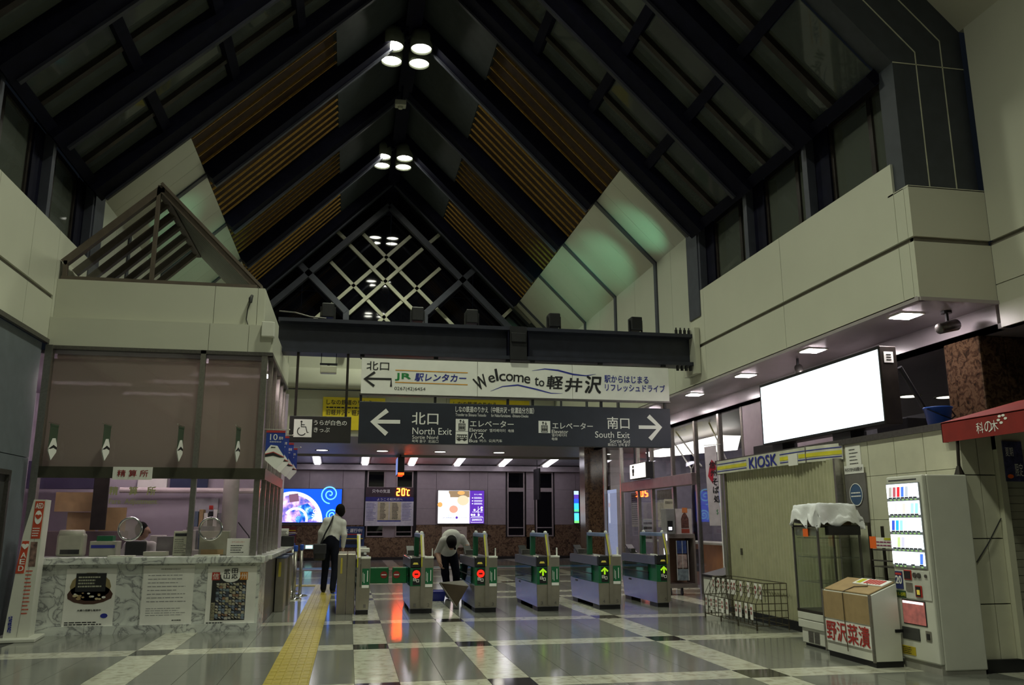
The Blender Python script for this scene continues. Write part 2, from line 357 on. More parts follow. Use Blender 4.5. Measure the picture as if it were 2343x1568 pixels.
# ================================================================== ROOF
ceil = struct('ceiling', loc=(RX, 14, EZ))
def sp(side, s, y, d):
    """point on a 45 degree roof slope: s metres inward of the eave, d below the lining"""
    return (XR - s - d * SQ, y, EZ + s - d * SQ) if side > 0 else (XL + s + d * SQ, y, EZ + s - d * SQ)
def slopebox(mb, side, s0, s1, y0, y1, d0, d1, mi=0):
    p = [sp(side, s, y, d) for d in (d1, d0) for (s, y) in ((s0, y0), (s1, y0), (s1, y1), (s0, y1))]
    return mb.hexa(p, mi)
SM = RX - XL          # 5.085 metres from eave to ridge
RIBS = [15.76, 18.47, 21.11, 23.85]
BAYS = [(14.15, 15.62), (15.9, 18.33), (18.61, 20.97), (21.25, 24.45)]
for sd in (1, -1):
    wobj('roof_deck', slopebox(MB(), sd, 1.25, SM, 13.7, 24.8, -0.22, -0.16), NAVY, ceil)
    for b, (y0, y1) in enumerate(BAYS):
        wobj('slat_backing', slopebox(MB(), sd, 1.25, 3.62, y0 - 0.1, y1 + 0.1, -0.16, -0.12), BACKING, ceil)
        wobj('upper_panel', slopebox(MB(), sd, 3.62, SM, y0 - 0.1, y1 + 0.1, -0.14, -0.03), DARKPAN, ceil)
        n = max(4, int(round((y1 - y0) / (0.31 if b < 3 else 0.33))))
        if b == 0: n = 4
        a, e = y0 + 0.10, y1 - (0.35 if b else 0.30)
        for i in range(n):
            y = a + (e - a) * i / (n - 1)
            wobj('slat', slopebox(MB(), sd, 1.26, 3.6, y - 0.012, y + 0.012, -0.035, 0.0), SLAT, ceil)
    for y in RIBS:
        wobj('rib', slopebox(MB(), sd, 1.25, SM, y - 0.20, y + 0.16, -0.15, 0.22), NAVY, ceil)
        wobj('rib_lit_edge', slopebox(MB(), sd, 1.25, SM, y + 0.09, y + 0.17, 0.2, 0.26), GREYBEAM, ceil)  # added grey strip gives the rib's lit bottom face by colour
    wobj('rib', slopebox(MB(), sd, 0.0, SM, 13.62, 14.05, -0.2, 0.02), GREYBEAM, ceil)
    for i in range(3): wobj('rib_cover_strip', slopebox(MB(), sd, 1.3 + 1.2 * i, 1.312 + 1.2 * i, 13.70, 14.05, 0.02, 0.024), PALE, ceil)
    # skylight bays
    RAF = [8.2, 9.93, 11.75, 13.62]
    for y in RAF[1:]:
        wobj('rafter', slopebox(MB(), sd, -0.05, SM, y - 0.42, y, -0.12, 0.22), NAVY, ceil)
        wobj('rafter_edge', slopebox(MB(), sd, 0.0, SM, y - 0.05, y + 0.02, 0.2, 0.26), DIMEDGE, ceil)
    for y0, y1 in zip(RAF[:-1], RAF[1:]):
        ym = y0 + (y1 - 0.42 - y0) * 0.62
        wobj('muntin', slopebox(MB(), sd, 0.0, SM, ym - 0.05, ym + 0.05, -0.05, 0.08), DARKMET, ceil)
        for j, s in enumerate((0.0, 1.0, 2.0, 3.0, 4.0)):
            wobj('purlin', slopebox(MB(), sd, s - 0.05, s + 0.06, y0, y1 - 0.42, -0.05, 0.12), NAVY, ceil)
            s1 = s + 0.94 if j < 4 else SM
            wobj('pane', slopebox(MB(), sd, s + 0.06, s1, y0 + 0.02, ym - 0.05, -0.012, 0.0), NIGHT, ceil)
            wobj('pane', slopebox(MB(), sd, s + 0.06, s1, ym + 0.05, y1 - 0.44, -0.012, 0.0), NIGHT, ceil)
wobj('ridge_beam', MB().box(RX - 0.16, RX + 0.16, 7.9, 24.7, 11.32, 11.75), NAVY, ceil)
# dark panelled portal where the hall widens
for sd in (1, -1):
    mir = (lambda x: x) if sd > 0 else (lambda x: 2 * RX - x)
    poly = [(6.03, 5.09), (6.97, 5.09), (6.97, 7.16), (RX, 7.16 + 6.97 - RX), (RX, 6.66 + 6.03 - RX), (6.03, 6.66)]
    wobj('portal_frame', MB().prism([(mir(x), z) for x, z in poly], 'y', 7.94, 8.22), pm('portal_panel', (0.040, 0.046, 0.058), 0.5, var=0.15), ceil)
    for k in (0.33, 0.70):
        xx = 6.03 + 0.94 * k; zz = 6.66 + 0.5 * k
        ln = [(xx - 0.006, 5.1), (xx + 0.006, 5.1), (xx + 0.006, zz + 0.0), (RX, zz + xx - RX), (RX, zz + xx - RX - 0.014), (xx - 0.006, zz - 0.008)]
        wobj('portal_joint', MB().prism([(mir(x), z) for x, z in ln], 'y', 7.934, 7.94), PALE, ceil)
    wobj('portal_joint', MB().prism([(mir(x), z) for x, z in [(6.03, 6.655), (6.97, 6.655), (6.97, 6.667), (6.03, 6.667)]], 'y', 7.934, 7.94), PALE, ceil)
    # near, wider part of the hall: pale sloping lining
    wobj('near_lining', MB().prism([(mir(x), z) for x, z in [(6.97, 7.16), (RX, 13.21), (RX, 13.4), (7.2, 7.16)]], 'y', -3, 7.94), WHITE, ceil)
# ================================================================== RIGHT SIDE WALLS
wr = struct('wall_right', loc=(XR, 11, 3.8))
def grid_y(ys): return list(zip(ys[:-1], ys[1:]))
# balcony front, two tiers of panels
for y0, y1 in grid_y([7.94, 8.12, 10.75, 13.5, 14.15]):
    wobj('panel', MB().box(XR, XR + 0.08, y0 + 0.004, y1 - 0.004, 3.8, 4.44), WHITE, wr)
    wobj('panel', MB().box(XR, XR + 0.08, y0 + 0.004, y1 - 0.004, 4.50, 5.09 if y0 < 8 else 5.46), WHITE, wr)
for z0, z1 in ((3.8, 4.44), (4.50, 5.09)):
    wobj('panel', MB().box(XR + 0.002, 6.97, 7.86, 7.94, z0, z1), WHITE, wr)
wobj('groove', MB().box(XR + 0.03, XR + 0.1, 7.9, 14.2, 4.455, 4.495), JOINT, wr)
wobj('groove', MB().box(XR + 0.03, 6.97, 7.89, 7.95, 4.455, 4.495), JOINT, wr)
wobj('core', MB().box(XR + 0.08, 6.9, 7.95, 24.7, 3.83, 5.05), WHITE, wr)
wobj('box_top', MB().box(XR, 6.97, 7.86, 8.22, 5.08, 5.10), WHITE, wr)
# far wall bays under the white slope, both sides
wl = struct('wall_left', loc=(XL, 11, 3.8))
for sd, root in ((1, wr), (-1, wl)):
    fx = (lambda a, b: (XR + a, XR + b)) if sd > 0 else (lambda a, b: (XL - b, XL - a))
    edges = [14.15] + [15.76, 18.47, 21.11, 23.85] + [24.7]
    for y0, y1 in zip(edges[:-1], edges[1:]):
        m = 2 if y1 - y0 > 1 else 1
        for i in range(m):
            a, b = y0 + (y1 - y0) * i / m + 0.004, y0 + (y1 - y0) * (i + 1) / m - 0.004
            x0, x1 = fx(0.0, 0.06); wobj('panel', MB().box(x0, x1, a, b, 3.8, EZ), WHITE_G, root)
        m = 3 if y1 - y0 > 1 else 1
        for i in range(m):
            a, b = y0 + (y1 - y0) * i / m + 0.003, y0 + (y1 - y0) * (i + 1) / m - 0.003
            wobj('sloped_panel', slopebox(MB(), sd, 0.0, 1.25, a, b, -0.08, 0.0), WHITE_G, root)
    for y in (15.76, 18.47, 21.11, 23.85):
        wobj('cover_strip', slopebox(MB(), sd, 0.0, 1.25, y - 0.07, y + 0.07, 0.0, 0.03), GREYBEAM, root)
        x0, x1 = fx(-0.03, 0.0); wobj('cover_strip', MB().box(x0, x1, y - 0.07, y + 0.07, 3.8, EZ), GREYBEAM, root)
    # end post of the clerestory
    x0, x1 = fx(-0.02, 0.3); wobj('end_post', MB().box(x0, x1, 13.62, 14.1, 5.0, EZ + 0.1), GREYBEAM, root)
# clerestory windows
wn = 0
for sd in (1, -1):
    fx = (lambda a, b: (XR + a, XR + b)) if sd > 0 else (lambda a, b: (XL - b, XL - a))
    for y0, y1 in zip([8.2, 9.93, 11.75], [9.93, 11.75, 13.62]):
        wn += 1; W_ = struct('window_%d' % wn, loc=((XR if sd > 0 else XL), y0, 5.46))
        a, b = y0 + 0.05, y1 - 0.42
        x0, x1 = fx(0.0, 0.35); wobj('mullion_post', MB().box(x0, x1, y1 - 0.07, y1 + 0.05, 5.46, EZ), GREYBEAM, W_)
        x0, x1 = fx(0.12, 0.35); wobj('reveal', MB().box(x0, x1, b, y1 - 0.07, 5.46, EZ), NAVY, W_)
        x0, x1 = fx(0.15, 0.23)
        wobj('frame', MB().box(x0, x1, a - 0.05, b, 5.44, 5.54).box(x0, x1, a - 0.05, b, EZ - 0.06, EZ + 0.02).box(x0, x1, a - 0.05, a + 0.02, 5.54, EZ - 0.06).box(x0, x1, b - 0.06, b, 5.54, EZ - 0.06), DARKMET, W_)
        ym = a + (b - a) * 0.30
        wobj('muntin', MB().box(x0, x1, ym - 0.04, ym + 0.04, 5.54, EZ - 0.06), DARKMET, W_)
        x0, x1 = fx(0.18, 0.19)
        wobj('pane', MB().box(x0, x1, a + 0.02, ym - 0.04, 5.54, EZ - 0.06), NIGHT, W_)
        wobj('pane', MB().box(x0, x1, ym + 0.04, b - 0.06, 5.54, EZ - 0.06), NIGHT, W_)
# near right wall and the low ceiling behind it
for y0, y1 in grid_y([-3, 2.2, 4.9, 7.86]):
    for z0, z1 in ((3.50, 3.98), (3.99, 4.44), (4.50, 7.16)):
        wobj('panel', MB().box(6.97, 7.1, y0 + 0.004, y1 - 0.004, z0, z1), WHITE, wr)
wobj('groove', MB().box(7.0, 7.1, -3, 7.9, 4.455, 4.495), JOINT, wr)
# soffit under the balcony with its inner fascia
sof = struct('trim_3', MB().box(XR, 7.05, 7.9, 24.7, 3.78, 3.82).box(XR - 0.02, XR + 0.06, 7.86, 24.7, 3.76, 3.80).box(XR, 6.97, 7.84, 7.9, 3.76, 3.8), pm('soffit_pinkish', (0.36, 0.32, 0.33), 0.35, var=0.04))
fas = struct('trim_4', MB().box(7.0, 7.1, 7.94, 16.0, 3.50, 3.8).box(7.0, 7.1, 16.0, 25, 3.50, 3.8), pm('soffit_fascia', (0.48, 0.43, 0.45), 0.25, var=0.04))
low = struct('trim_5', MB().box(7.0, 13, -3, 25, 3.50, 3.56), pm('low_ceiling', (0.20, 0.18, 0.18), 0.5, var=0.06))
# left wall: white panels above, blue-grey below with a door
for y0, y1 in grid_y([-3, 2, 6.2, 10.2, 11.35, 12.3]):
    wobj('panel', MB().box(XL - 0.08, XL, y0 + 0.004, y1 - 0.004, 4.51, 5.46), WHITE, wl)
    wobj('panel', MB().box(XL - 0.08, XL, y0 + 0.004, y1 - 0.004, 3.88, 4.45), WHITE, wl)
wobj('panel', MB().box(XL - 0.08, XL, 12.304, 14.15, 3.88, 5.46), WHITE, wl)
wobj('groove', MB().box(XL - 0.1, XL - 0.03, -3, 12.3, 4.465, 4.505), JOINT, wl)
wobj('edge_trim', MB().box(XL - 0.02, XL + 0.03, -3, 12.28, 3.82, 3.88), STEEL_D, wl)
for y0, y1 in grid_y([-3, 1, 5, 8, 10.6]):
    wobj('lower_panel', MB().box(XL - 0.12, XL - 0.04, y0 + 0.004, y1 - 0.004, 2.26, 3.82), BLUEGREY, wl)
    wobj('lower_panel', MB().box(XL - 0.12, XL - 0.04, y0 + 0.004, y1 - 0.004, 0, 2.25), BLUEGREY, wl)
wobj('lower_panel', MB().box(XL - 0.12, XL - 0.04, 10.604, 12.22, 2.26, 3.82), BLUEGREY, wl)
wobj('lower_panel', MB().box(XL - 0.12, XL - 0.04, 11.66, 12.22, 0, 2.25), BLUEGREY, wl)
wobj('lower_panel', MB().box(XL - 0.12, XL - 0.04, 10.604, 11.66, 2.06, 2.25), BLUEGREY, wl)
d1 = struct('door_1', loc=(XL, 11.1, 0))
wobj('door_frame', MB().box(XL - 0.1, XL - 0.02, 11.60, 11.66, 0, 2.06).box(XL - 0.1, XL - 0.02, 10.604, 11.6, 2.0, 2.06), STEEL_D, d1)
wobj('door_leaf', MB().box(XL - 0.11, XL - 0.07, 10.62, 11.6, 0.01, 2.0), pm('door_dark', (0.05, 0.05, 0.05), 0.4), d1)
# the wall behind the visitor
struct('wall_front', MB().box(-4.4, 7.2, -3.2, -3.0, 0, 13.3), pm('rear_dark', (0.10, 0.10, 0.10), 0.6))
# ================================================================== FAR GABLE AND WALLS
wb = struct('wall_back', loc=(RX, 24.7, 3.84))
YG = 24.5
gp = [(XL, 6.6), (XR, 6.6), (RX, 11.68)]
DGL = pm('gable_glass', (0.004, 0.004, 0.006), 0.03, spec=0.7)
def clip_gable(x0, x1, z0, z1):
    out = [(x0, z0), (x1, z0), (x1, z1), (x0, z1)]
    def cut(poly, f):
        res = []
        for i in range(len(poly)):
            a, b = poly[i], poly[(i + 1) % len(poly)]; fa, fb = f(a), f(b)
            if fa >= 0: res.append(a)
            if fa * fb < 0:
                t = fa / (fa - fb); res.append((a[0] + t * (b[0] - a[0]), a[1] + t * (b[1] - a[1])))
        return res
    out = cut(out, lambda p: 12.58 - p[0] - p[1])
    return cut(out, lambda p: 10.75 + p[0] - p[1]) if len(out) > 2 else out
for i in range(4):
    for j in range(3):
        x0 = XL + (XR - XL) * i / 4; z0 = 6.3 + 5.5 * j / 3
        q = clip_gable(x0 + 0.005, x0 + (XR - XL) / 4 - 0.005, z0 + 0.005, z0 + 5.5 / 3 - 0.005)
        if len(q) > 2: wobj('gable_pane', MB().prism(q, 'y', 24.70, 24.72), DGL, wb)
def bar(name, a, b, wd, y0, y1, mat):
    dx, dz = b[0] - a[0], b[1] - a[1]; l = math.hypot(dx, dz); nx, nz = -dz / l * wd / 2, dx / l * wd / 2
    wobj(name, MB().prism([(a[0] + nx, a[1] + nz), (b[0] + nx, b[1] + nz), (b[0] - nx, b[1] - nz), (a[0] - nx, a[1] - nz)], 'y', y0, y1), mat, wb)
for a, b in (((0.84, 10.81), (-2.9, 7.12)), ((0.84, 10.81), (4.55, 7.15)), ((-2.12, 9.23), (-0.32, 7.45)), ((3.73, 9.22), (1.98, 7.49))):
    bar('steel_brace', a, b, 0.17, 24.28, 24.48, GREYBEAM)
bar('steel_brace', (-0.32, 7.5), (-0.32, 6.4), 0.17, 24.29, 24.47, GREYBEAM); bar('steel_brace', (1.98, 7.54), (1.98, 6.4), 0.17, 24.29, 24.47, GREYBEAM)
bar('steel_brace', (0.84, 11.6), (0.84, 10.6), 0.5, 24.45, 24.6, NAVY)
for k, (a, b) in enumerate((((0.09, 9.98), (2.86, 7.25)), ((-0.30, 9.60), (1.66, 7.66)), ((-0.84, 9.05), (0.94, 7.26)), ((-0.80, 10.11), (-0.44, 9.78)),
        ((1.52, 10.0), (-1.23, 7.26)), ((1.89, 9.61), (-0.26, 7.46)), ((2.44, 9.03), (0.64, 7.27)), ((2.40, 10.10), (2.07, 9.79)), ((4.68, 7.87), (4.34, 7.53)),
        ((0.29, 11.21), (-2.83, 8.08)), ((1.33, 11.21), (5.2, 7.36)))):
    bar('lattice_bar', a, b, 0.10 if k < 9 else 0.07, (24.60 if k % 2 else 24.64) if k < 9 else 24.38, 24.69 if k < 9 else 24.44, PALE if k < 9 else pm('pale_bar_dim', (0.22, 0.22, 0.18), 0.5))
for sd in (1, -1):
    wobj('gable_edge', slopebox(MB(), sd, 0.3, SM, 24.45, 24.75, 0.0, 0.10), DARKPAN, wb)
# white wall under the gable, with the brighter upper cove
for x0, x1 in grid_y([XL, -1.9, 0.4, 2.7, 5.0, XR]):
    wobj('panel', MB().box(x0 + 0.004, x1 - 0.004, 24.62, 24.7, 5.2, 6.6), WHITE, wb)
    wobj('panel', MB().box(x0 + 0.004, x1 - 0.004, 24.72, 24.8, 3.86, 5.18), WHITE, wb)
cv = MB(); pts = [(24.30 + 0.35 * (1 - math.cos(t * PI / 2 / 6)), 5.20 + 0.62 * math.sin(t * PI / 2 / 6)) for t in range(7)]
cv.prism([(24.62, 5.2)] + pts, 'x', XL, XR); wobj('cove', cv, WHITE, wb, True)
struct('trim_6', MB().box(XL - 1, 10, 24.6, 31.2, 3.84, 3.9).box(XL - 1, 10, 31.2, 31.3, 3.76, 3.9), pm('concourse_soffit', (0.42, 0.40, 0.34), 0.5, var=0.04))
struct('trim_7', MB().prism([(31.3, 3.98), (34.6, 3.68), (34.6, 3.74), (31.3, 4.04)], 'x', XL - 1, 11), pm('concourse_ceiling', (0.32, 0.30, 0.32), 0.5))
# far concourse wall: granite dado, pink panels, a ledge, windows
wf = struct('wall_concourse', loc=(2, 34.4, 0))
XS = [-4.2, -2.9, -1.6, -0.3, 0.55, 2.62, 3.4, 4.75, 5.5, 6.25, 7.1, 7.45, 8.3, 9.2, 10.4]
WIN = [(0.70, 1.30), (1.84, 2.42), (6.36, 6.98), (7.55, 8.18)]
wobj('core', MB().box(-4.4, 10.6, 34.52, 34.7, 0, 3.95), pm('core_dark', (0.05, 0.045, 0.05), 0.8), wf)
for x0, x1 in zip(XS[:-1], XS[1:]):
    if (x0, x1) in ((0.55, 2.62), (6.25, 7.1), (7.45, 8.3)):
        if x0 == 0.55: wobj('wall_panel', MB().box(1.34, 1.80, 34.4, 34.52, 0.8, 3.46), PINKWALL, wf)
        continue
    for z0, z1 in ((1.34, 1.98), (1.985, 2.75), (2.755, 3.46)):
        wobj('wall_panel', MB().box(x0 + 0.006, x1 - 0.006, 34.4, 34.52, z0, z1), PINKWALL, wf)
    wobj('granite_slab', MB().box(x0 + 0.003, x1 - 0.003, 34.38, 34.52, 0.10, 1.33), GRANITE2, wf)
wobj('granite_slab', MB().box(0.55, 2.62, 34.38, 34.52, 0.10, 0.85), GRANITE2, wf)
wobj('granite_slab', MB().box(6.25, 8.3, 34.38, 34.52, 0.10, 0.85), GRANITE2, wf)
wobj('ledge', MB().box(-4.2, 10.4, 34.15, 34.5, 3.47, 3.68), pm('ledge_pink', (0.42, 0.37, 0.39), 0.5), wf)
struct('baseboard_back', MB().box(-4.2, 10.4, 34.36, 34.42, 0, 0.10), pm('base_dark', (0.03, 0.025, 0.025), 0.4))
for i, (x0, x1) in enumerate(WIN):
    W_ = struct('window_%d' % (7 + i), loc=(x0, 34.4, 0.87))
    zb = 0.87
    fr = MB().box(x0 - 0.05, x0, 34.36, 34.46, zb, 3.46).box(x1, x1 + 0.05, 34.36, 34.46, zb, 3.46).box(x0, x1, 34.36, 34.46, zb, zb + 0.05).box(x0, x1, 34.36, 34.46, 3.42, 3.46).box(x0, x1, 34.36, 34.46, 2.66, 2.82)
    if i > 1: fr.box(x0, x1, 34.36, 34.46, 1.20, 1.24)
    else: fr.box(x0, x1, 34.36, 34.46, 1.05, 1.08)
    wobj('frame', fr, pm('window_frame_pink', (0.36, 0.30, 0.30), 0.4), W_)
    wobj('pane', MB().box(x0, x1, 34.42, 34.43, zb + 0.05, 2.66), DGL, W_); wobj('pane', MB().box(x0, x1, 34.42, 34.43, 2.82, 3.42), DGL, W_)
# side walls of the concourse and the room behind the glass on the right
struct('wall_concourse_left', MB().box(-4.5, -4.2, 17.6, 34.6, 0, 3.95), PINKWALL)
struct('wall_concourse_right', MB().box(10.4, 10.6, 25, 34.6, 0, 3.95), PINKWALL)
struct('wall_waiting_room', MB().box(11.0, 11.2, 8, 25.2, 0, 3.5).box(7.6, 11, 25, 25.2, 0, 3.5), pm('waiting_wall', (0.30, 0.28, 0.34), 0.6))
# ================================================================== HALL LAMPS
LAMPG = em('hall_lamp_glow', (1.0, 1.0, 0.86), 30.0)
LAMPB = pm('lamp_housing', (0.10, 0.11, 0.08), 0.5)
def hall_lamp(y, label):
    t = thing('cluster_lamp', label, 'lamp', (0.80, y, 10.92))
    for dx in (-0.29, 0.29):
        for dy in (-0.29, 0.29):
            h = obj('lamp_housing', MB().lathe([(0.12, 0.385), (0.20, 0.36), (0.228, 0.26), (0.228, 0.0), (0.212, 0.0), (0.205, 0.06), (0.03, 0.10)], (dx, dy, 0), 20, cap=False), LAMPB, t, True)
            obj('lamp_lens', MB().lathe([(0.205, 0.045), (0.12, 0.03), (0.0, 0.025)], (dx, dy, 0), 20, cap=False), LAMPG, h, True)
    obj('bracket', MB().box(-0.3, 0.3, -0.02, 0.02, 0.27, 0.32).box(-0.02, 0.02, -0.3, 0.3, 0.27, 0.32), NAVY, t)
    obj('stem', MB().tube([(0.0, 0, 0.30), (0.0, 0, 0.42)], 0.03), NAVY, t)
    l = lamp('lamp_light', 'SPOT', (0, 0, -0.03), HALL_W, HALL_COL, 0.3, angle=math.radians(128), blend=0.85); l.parent = t
    return t
hall_lamp(16.0, 'four-head ceiling lamp hanging above the steel sign beam')
hall_lamp(21.4, 'four-head ceiling lamp hanging in front of the gable lattice')
hall_lamp(10.6, 'four-head ceiling lamp above the ticket office front')
hall_lamp(5.2, 'four-head ceiling lamp above the hall entrance')
hall_lamp(-0.2, 'four-head ceiling lamp above the standing visitor')
t = thing('smoke_detector', 'small white detector box hanging under the ridge between the lamps', 'detector', (0.80, 18.0, 10.8))
obj('housing', MB().bevbox(-0.13, 0.13, -0.1, 0.1, 0.0, 0.14, 0.02).lathe([(0.05, -0.05), (0.07, 0.0)], n=12), pm('detector_white', (0.45, 0.45, 0.36), 0.5), t)
obj('stem', MB().tube([(0.02, 0, 0.12), (0.04, 0, 0.54)], 0.025), NAVY, t)
# ================================================================== STEEL BEAM AND FLOODLIGHTS
BZ0, BZ1 = 4.13, 4.70
bt = thing('steel_beam', 'dark steel I-beam spanning the hall above the hanging signs', 'beam', (2.4, 14.0, BZ0))
ib = [(13.82, BZ0), (14.18, BZ0), (14.18, BZ0 + 0.06), (14.02, BZ0 + 0.07), (14.02, BZ1 - 0.07), (14.18, BZ1 - 0.06), (14.18, BZ1), (13.82, BZ1), (13.82, BZ1 - 0.06), (13.98, BZ1 - 0.07), (13.98, BZ0 + 0.07), (13.82, BZ0 + 0.06)]
wobj('girder', MB().prism(ib, 'x', -1.26, 5.9), BEAMM, bt)
for x in (2.55, 2.9): wobj('stiffener', MB().box(x, x + 0.02, 13.83, 13.98, BZ0 + 0.06, BZ1 - 0.06), NAVY, bt)
wobj('splice_box', MB().bevbox(2.6, 2.85, 13.74, 13.9, 4.42, 4.58, 0.01).box(2.58, 2.87, 13.78, 13.83, 4.12, 4.7), BLACK, bt)
wobj('end_plate', MB().box(5.9, 5.99, 13.72, 14.28, 3.98, 4.80), WHITE, bt)
bl = MB()
for z in (4.07, 4.13, 4.70, 4.76):
    for y in (13.78, 13.86, 13.94): bl.lathe([(0.0, 0.0), (0.028, 0.0), (0.028, 0.09), (0.014, 0.09), (0.014, 0.14)], n=6)
bl = MB()
for z in (4.06, 4.72):
    for x in (5.62, 5.70, 5.78, 5.86): bl.lathe([(0.028, -0.02), (0.028, 0.06), (0.014, 0.06), (0.014, 0.10)], (x, 13.88, z + (0.0 if z > 4.5 else -0.0)), 6)
wobj('bolt_row', bl, BLACK, bt)
wobj('cable', MB().tube([(-1.26, 13.9, 4.82), (-1.0, 13.88, 4.80), (-0.75, 13.85, 4.73), (-0.5, 13.84, 4.712)], 0.012, 6), STEEL_D, bt)
for i, (x, lab) in enumerate(((-0.48, 'black floodlight on the beam nearest the ticket office'), (1.01, 'second black floodlight on the beam from the ticket office'), (1.94, 'third black floodlight on the beam from the ticket office'), (3.39, 'black floodlight on the beam above the welcome lettering'), (4.89, 'black floodlight on the beam nearest the bolted end plate'))):
    f = thing('floodlight', lab, 'floodlight', (x, 13.97, BZ1), 0, None)
    obj('housing', MB().bevbox(-0.10, 0.10, -0.1, 0.12, 0.05, 0.29, 0.015), BLACK, f)
    obj('bracket', MB().box(-0.125, -0.108, -0.03, 0.03, 0.0, 0.24).box(0.108, 0.125, -0.03, 0.03, 0.0, 0.24).box(-0.125, 0.125, -0.03, 0.03, 0.0, 0.03), BLACK, f)
    obj('lens', MB().box(-0.08, 0.08, 0.12, 0.125, 0.07, 0.27), em('flood_lens', (0.5, 1.0, 0.75), 1.5), f)
    tgt = [(-3.7, 16.6, 7.1), (-3.6, 19.6, 7.2), (5.25, 20.0, 7.35), (5.45, 17.4, 7.15), (5.50, 15.15, 7.1)][i]
    p = Vector((x, 14.12, BZ1 + 0.32)); d = Vector(tgt) - p
    l = lamp('flood_light', 'SPOT', (0, 0.15, 0.32), FLOOD_W * (1.6, 2.0, 3.6, 2.4, 0.75)[i], FLOOD_COL, 0.04, rot=d.to_track_quat('-Z', 'Y').to_euler(), angle=math.radians(26 if i < 4 else 34), blend=1.0); l.parent = f
# ================================================================== HANGING SIGNS
ws = thing('welcome_sign', 'long white hanging sign reading Welcome to with a rental car advert', 'sign', (2.76, 13.9, 3.48))
def WS(x, y):
    u = (x - 77) / (2116 - 77); t = 233 + 70 * u; b = 483 + 43 * u; v = (y - t) / (b - t)
    return (0.10 + 5.33 * u, 4.07 - 0.59 * v)
YS = 13.84
xs = [0.10, 0.10 + 5.33 * 738 / 2039, 0.10 + 5.33 * 1369 / 2039, 5.43]
for a, b in zip(xs[:-1], xs[1:]): wobj('sign_panel', MB().box(a + 0.004, b - 0.004, YS, YS + 0.12, 3.48, 4.07), SIGNW, ws)
wobj('sign_frame', MB().box(0.08, 5.45, YS + 0.01, YS + 0.13, 3.455, 3.48).box(0.08, 5.45, YS + 0.01, YS + 0.13, 4.07, 4.09), STEEL_D, ws)
def wt(body, mat, x0, x1, y0, y1, bold=0.0, skew=0.0, rot=0.0, f=WS, root=ws, yy=YS - 0.004):
    xm = (x0 + x1) / 2; a = f(x0, (y0 + y1) / 2)[0]; b = f(x1, (y0 + y1) / 2)[0]; zt = f(xm, y0)[1]; zb = f(xm, y1)[1]
    return text(root, body, mat, a, b, zb, zt, yy, bold, skew, True, rot)
def wr_(name, mat, pts, wd, f=WS, root=ws, yy=YS - 0.005, closed=False):
    return wobj(name, MB().ribbon([f(*p) for p in pts], wd, yy, closed=closed), mat, root)
wt('北口', INK, 110, 250, 260, 320, 0.012)
wr_('arrow', INK, [(265, 436), (265, 383), (105, 380)], 0.035); wr_('arrow', INK, [(162, 334), (100, 382), (160, 432)], 0.04, yy=YS - 0.0065)
wr_('stripe', ORANGEINK, [(290, 319), (752, 336)], 0.014); wr_('stripe', ORANGEINK, [(290, 404), (752, 419)], 0.014)
wt('JR', GREENINK, 290, 388, 342, 392, 0.05); wt('駅レンタカー', NAVYINK, 412, 738, 345, 399, 0.025, 0.15)
wt('0267(42)6454', INK, 287, 482, 438, 468, 0.0)
for ch, cx, cy, h, wd, rt in (('W', 838, 402, 88, 78, 0.5), ('e', 908, 378, 50, 42, 0.3), ('l', 940, 350, 82, 14, 0.18), ('c', 978, 368, 50, 42, 0.08), ('o', 1025, 368, 50, 46, 0.0), ('m', 1085, 374, 48, 66, -0.05), ('e', 1142, 384, 48, 40, -0.08), ('t', 1205, 394, 58, 26, -0.05), ('o', 1238, 408, 40, 36, -0.05)):
    wt(ch, INK, cx - wd / 2, cx + wd / 2, cy - h / 2, cy + h / 2, 0.018, 0, rt)
for ch, a, b, c, d in (('軽', 1270, 1375, 356, 446), ('井', 1392, 1505, 372, 464), ('沢', 1526, 1636, 358, 474)): wt(ch, INK, a, b, c, d, 0.028, 0.12)
wobj('swoosh', MB().ribbon([WS(*p) for p in ((1175, 321), (1260, 308), (1350, 318), (1450, 345), (1540, 355), (1607, 343))], [0.004, 0.018, 0.028, 0.028, 0.018, 0.004], YS - 0.003), NAVYINK, ws)
wobj('swoosh', MB().ribbon([WS(*p) for p in ((900, 463), (980, 430), (1080, 420), (1200, 448), (1300, 475), (1378, 476))], [0.004, 0.016, 0.025, 0.025, 0.016, 0.004], YS - 0.003), NAVYINK, ws)
wt('駅からはじまる', NAVYINK, 1665, 1970, 356, 405, 0.015); wt('リフレッシュドライブ', NAVYINK, 1668, 2085, 413, 463, 0.015)
ds = thing('exit_sign', 'long dark blue hanging direction sign with North Exit and South Exit arrows', 'sign', (2.76, 13.9, 2.67))
wobj('sign_body', MB().bevbox(0.09, 5.43, YS, YS + 0.14, 2.67, 3.35, 0.008), SIGND, ds)
def DS(x, y):
    u = (x - 65) / (2122 - 65); t = 525 + 47 * u; b = 810 + 25 * u; v = (y - t) / (b - t)
    return (0.09 + 5.34 * u, 3.35 - 0.68 * v)
def dt(body, x0, x1, y0, y1, bold=0.0): return wt(body, LETTERW, x0, x1, y0, y1, bold, f=DS, root=ds)
def dr(name, pts, wd, mat=LETTERW, yy=YS - 0.005): return wr_(name, mat, pts, wd, DS, ds, yy)
dr('arrow', [(322, 666), (155, 665)], 0.062); dr('arrow', [(240, 588), (150, 666), (240, 750)], 0.075, yy=YS - 0.0065)
dr('arrow', [(1897, 697), (2040, 698)], 0.06); dr('arrow', [(1966, 622), (2046, 698), (1972, 778)], 0.075, yy=YS - 0.0065)
dt('北口', 395, 562, 602, 684, 0.012); dt('North Exit', 400, 650, 706, 752); dt('Sortie Nord', 400, 563, 758, 782); dt('북쪽 출구  北出口', 398, 565, 787, 807)
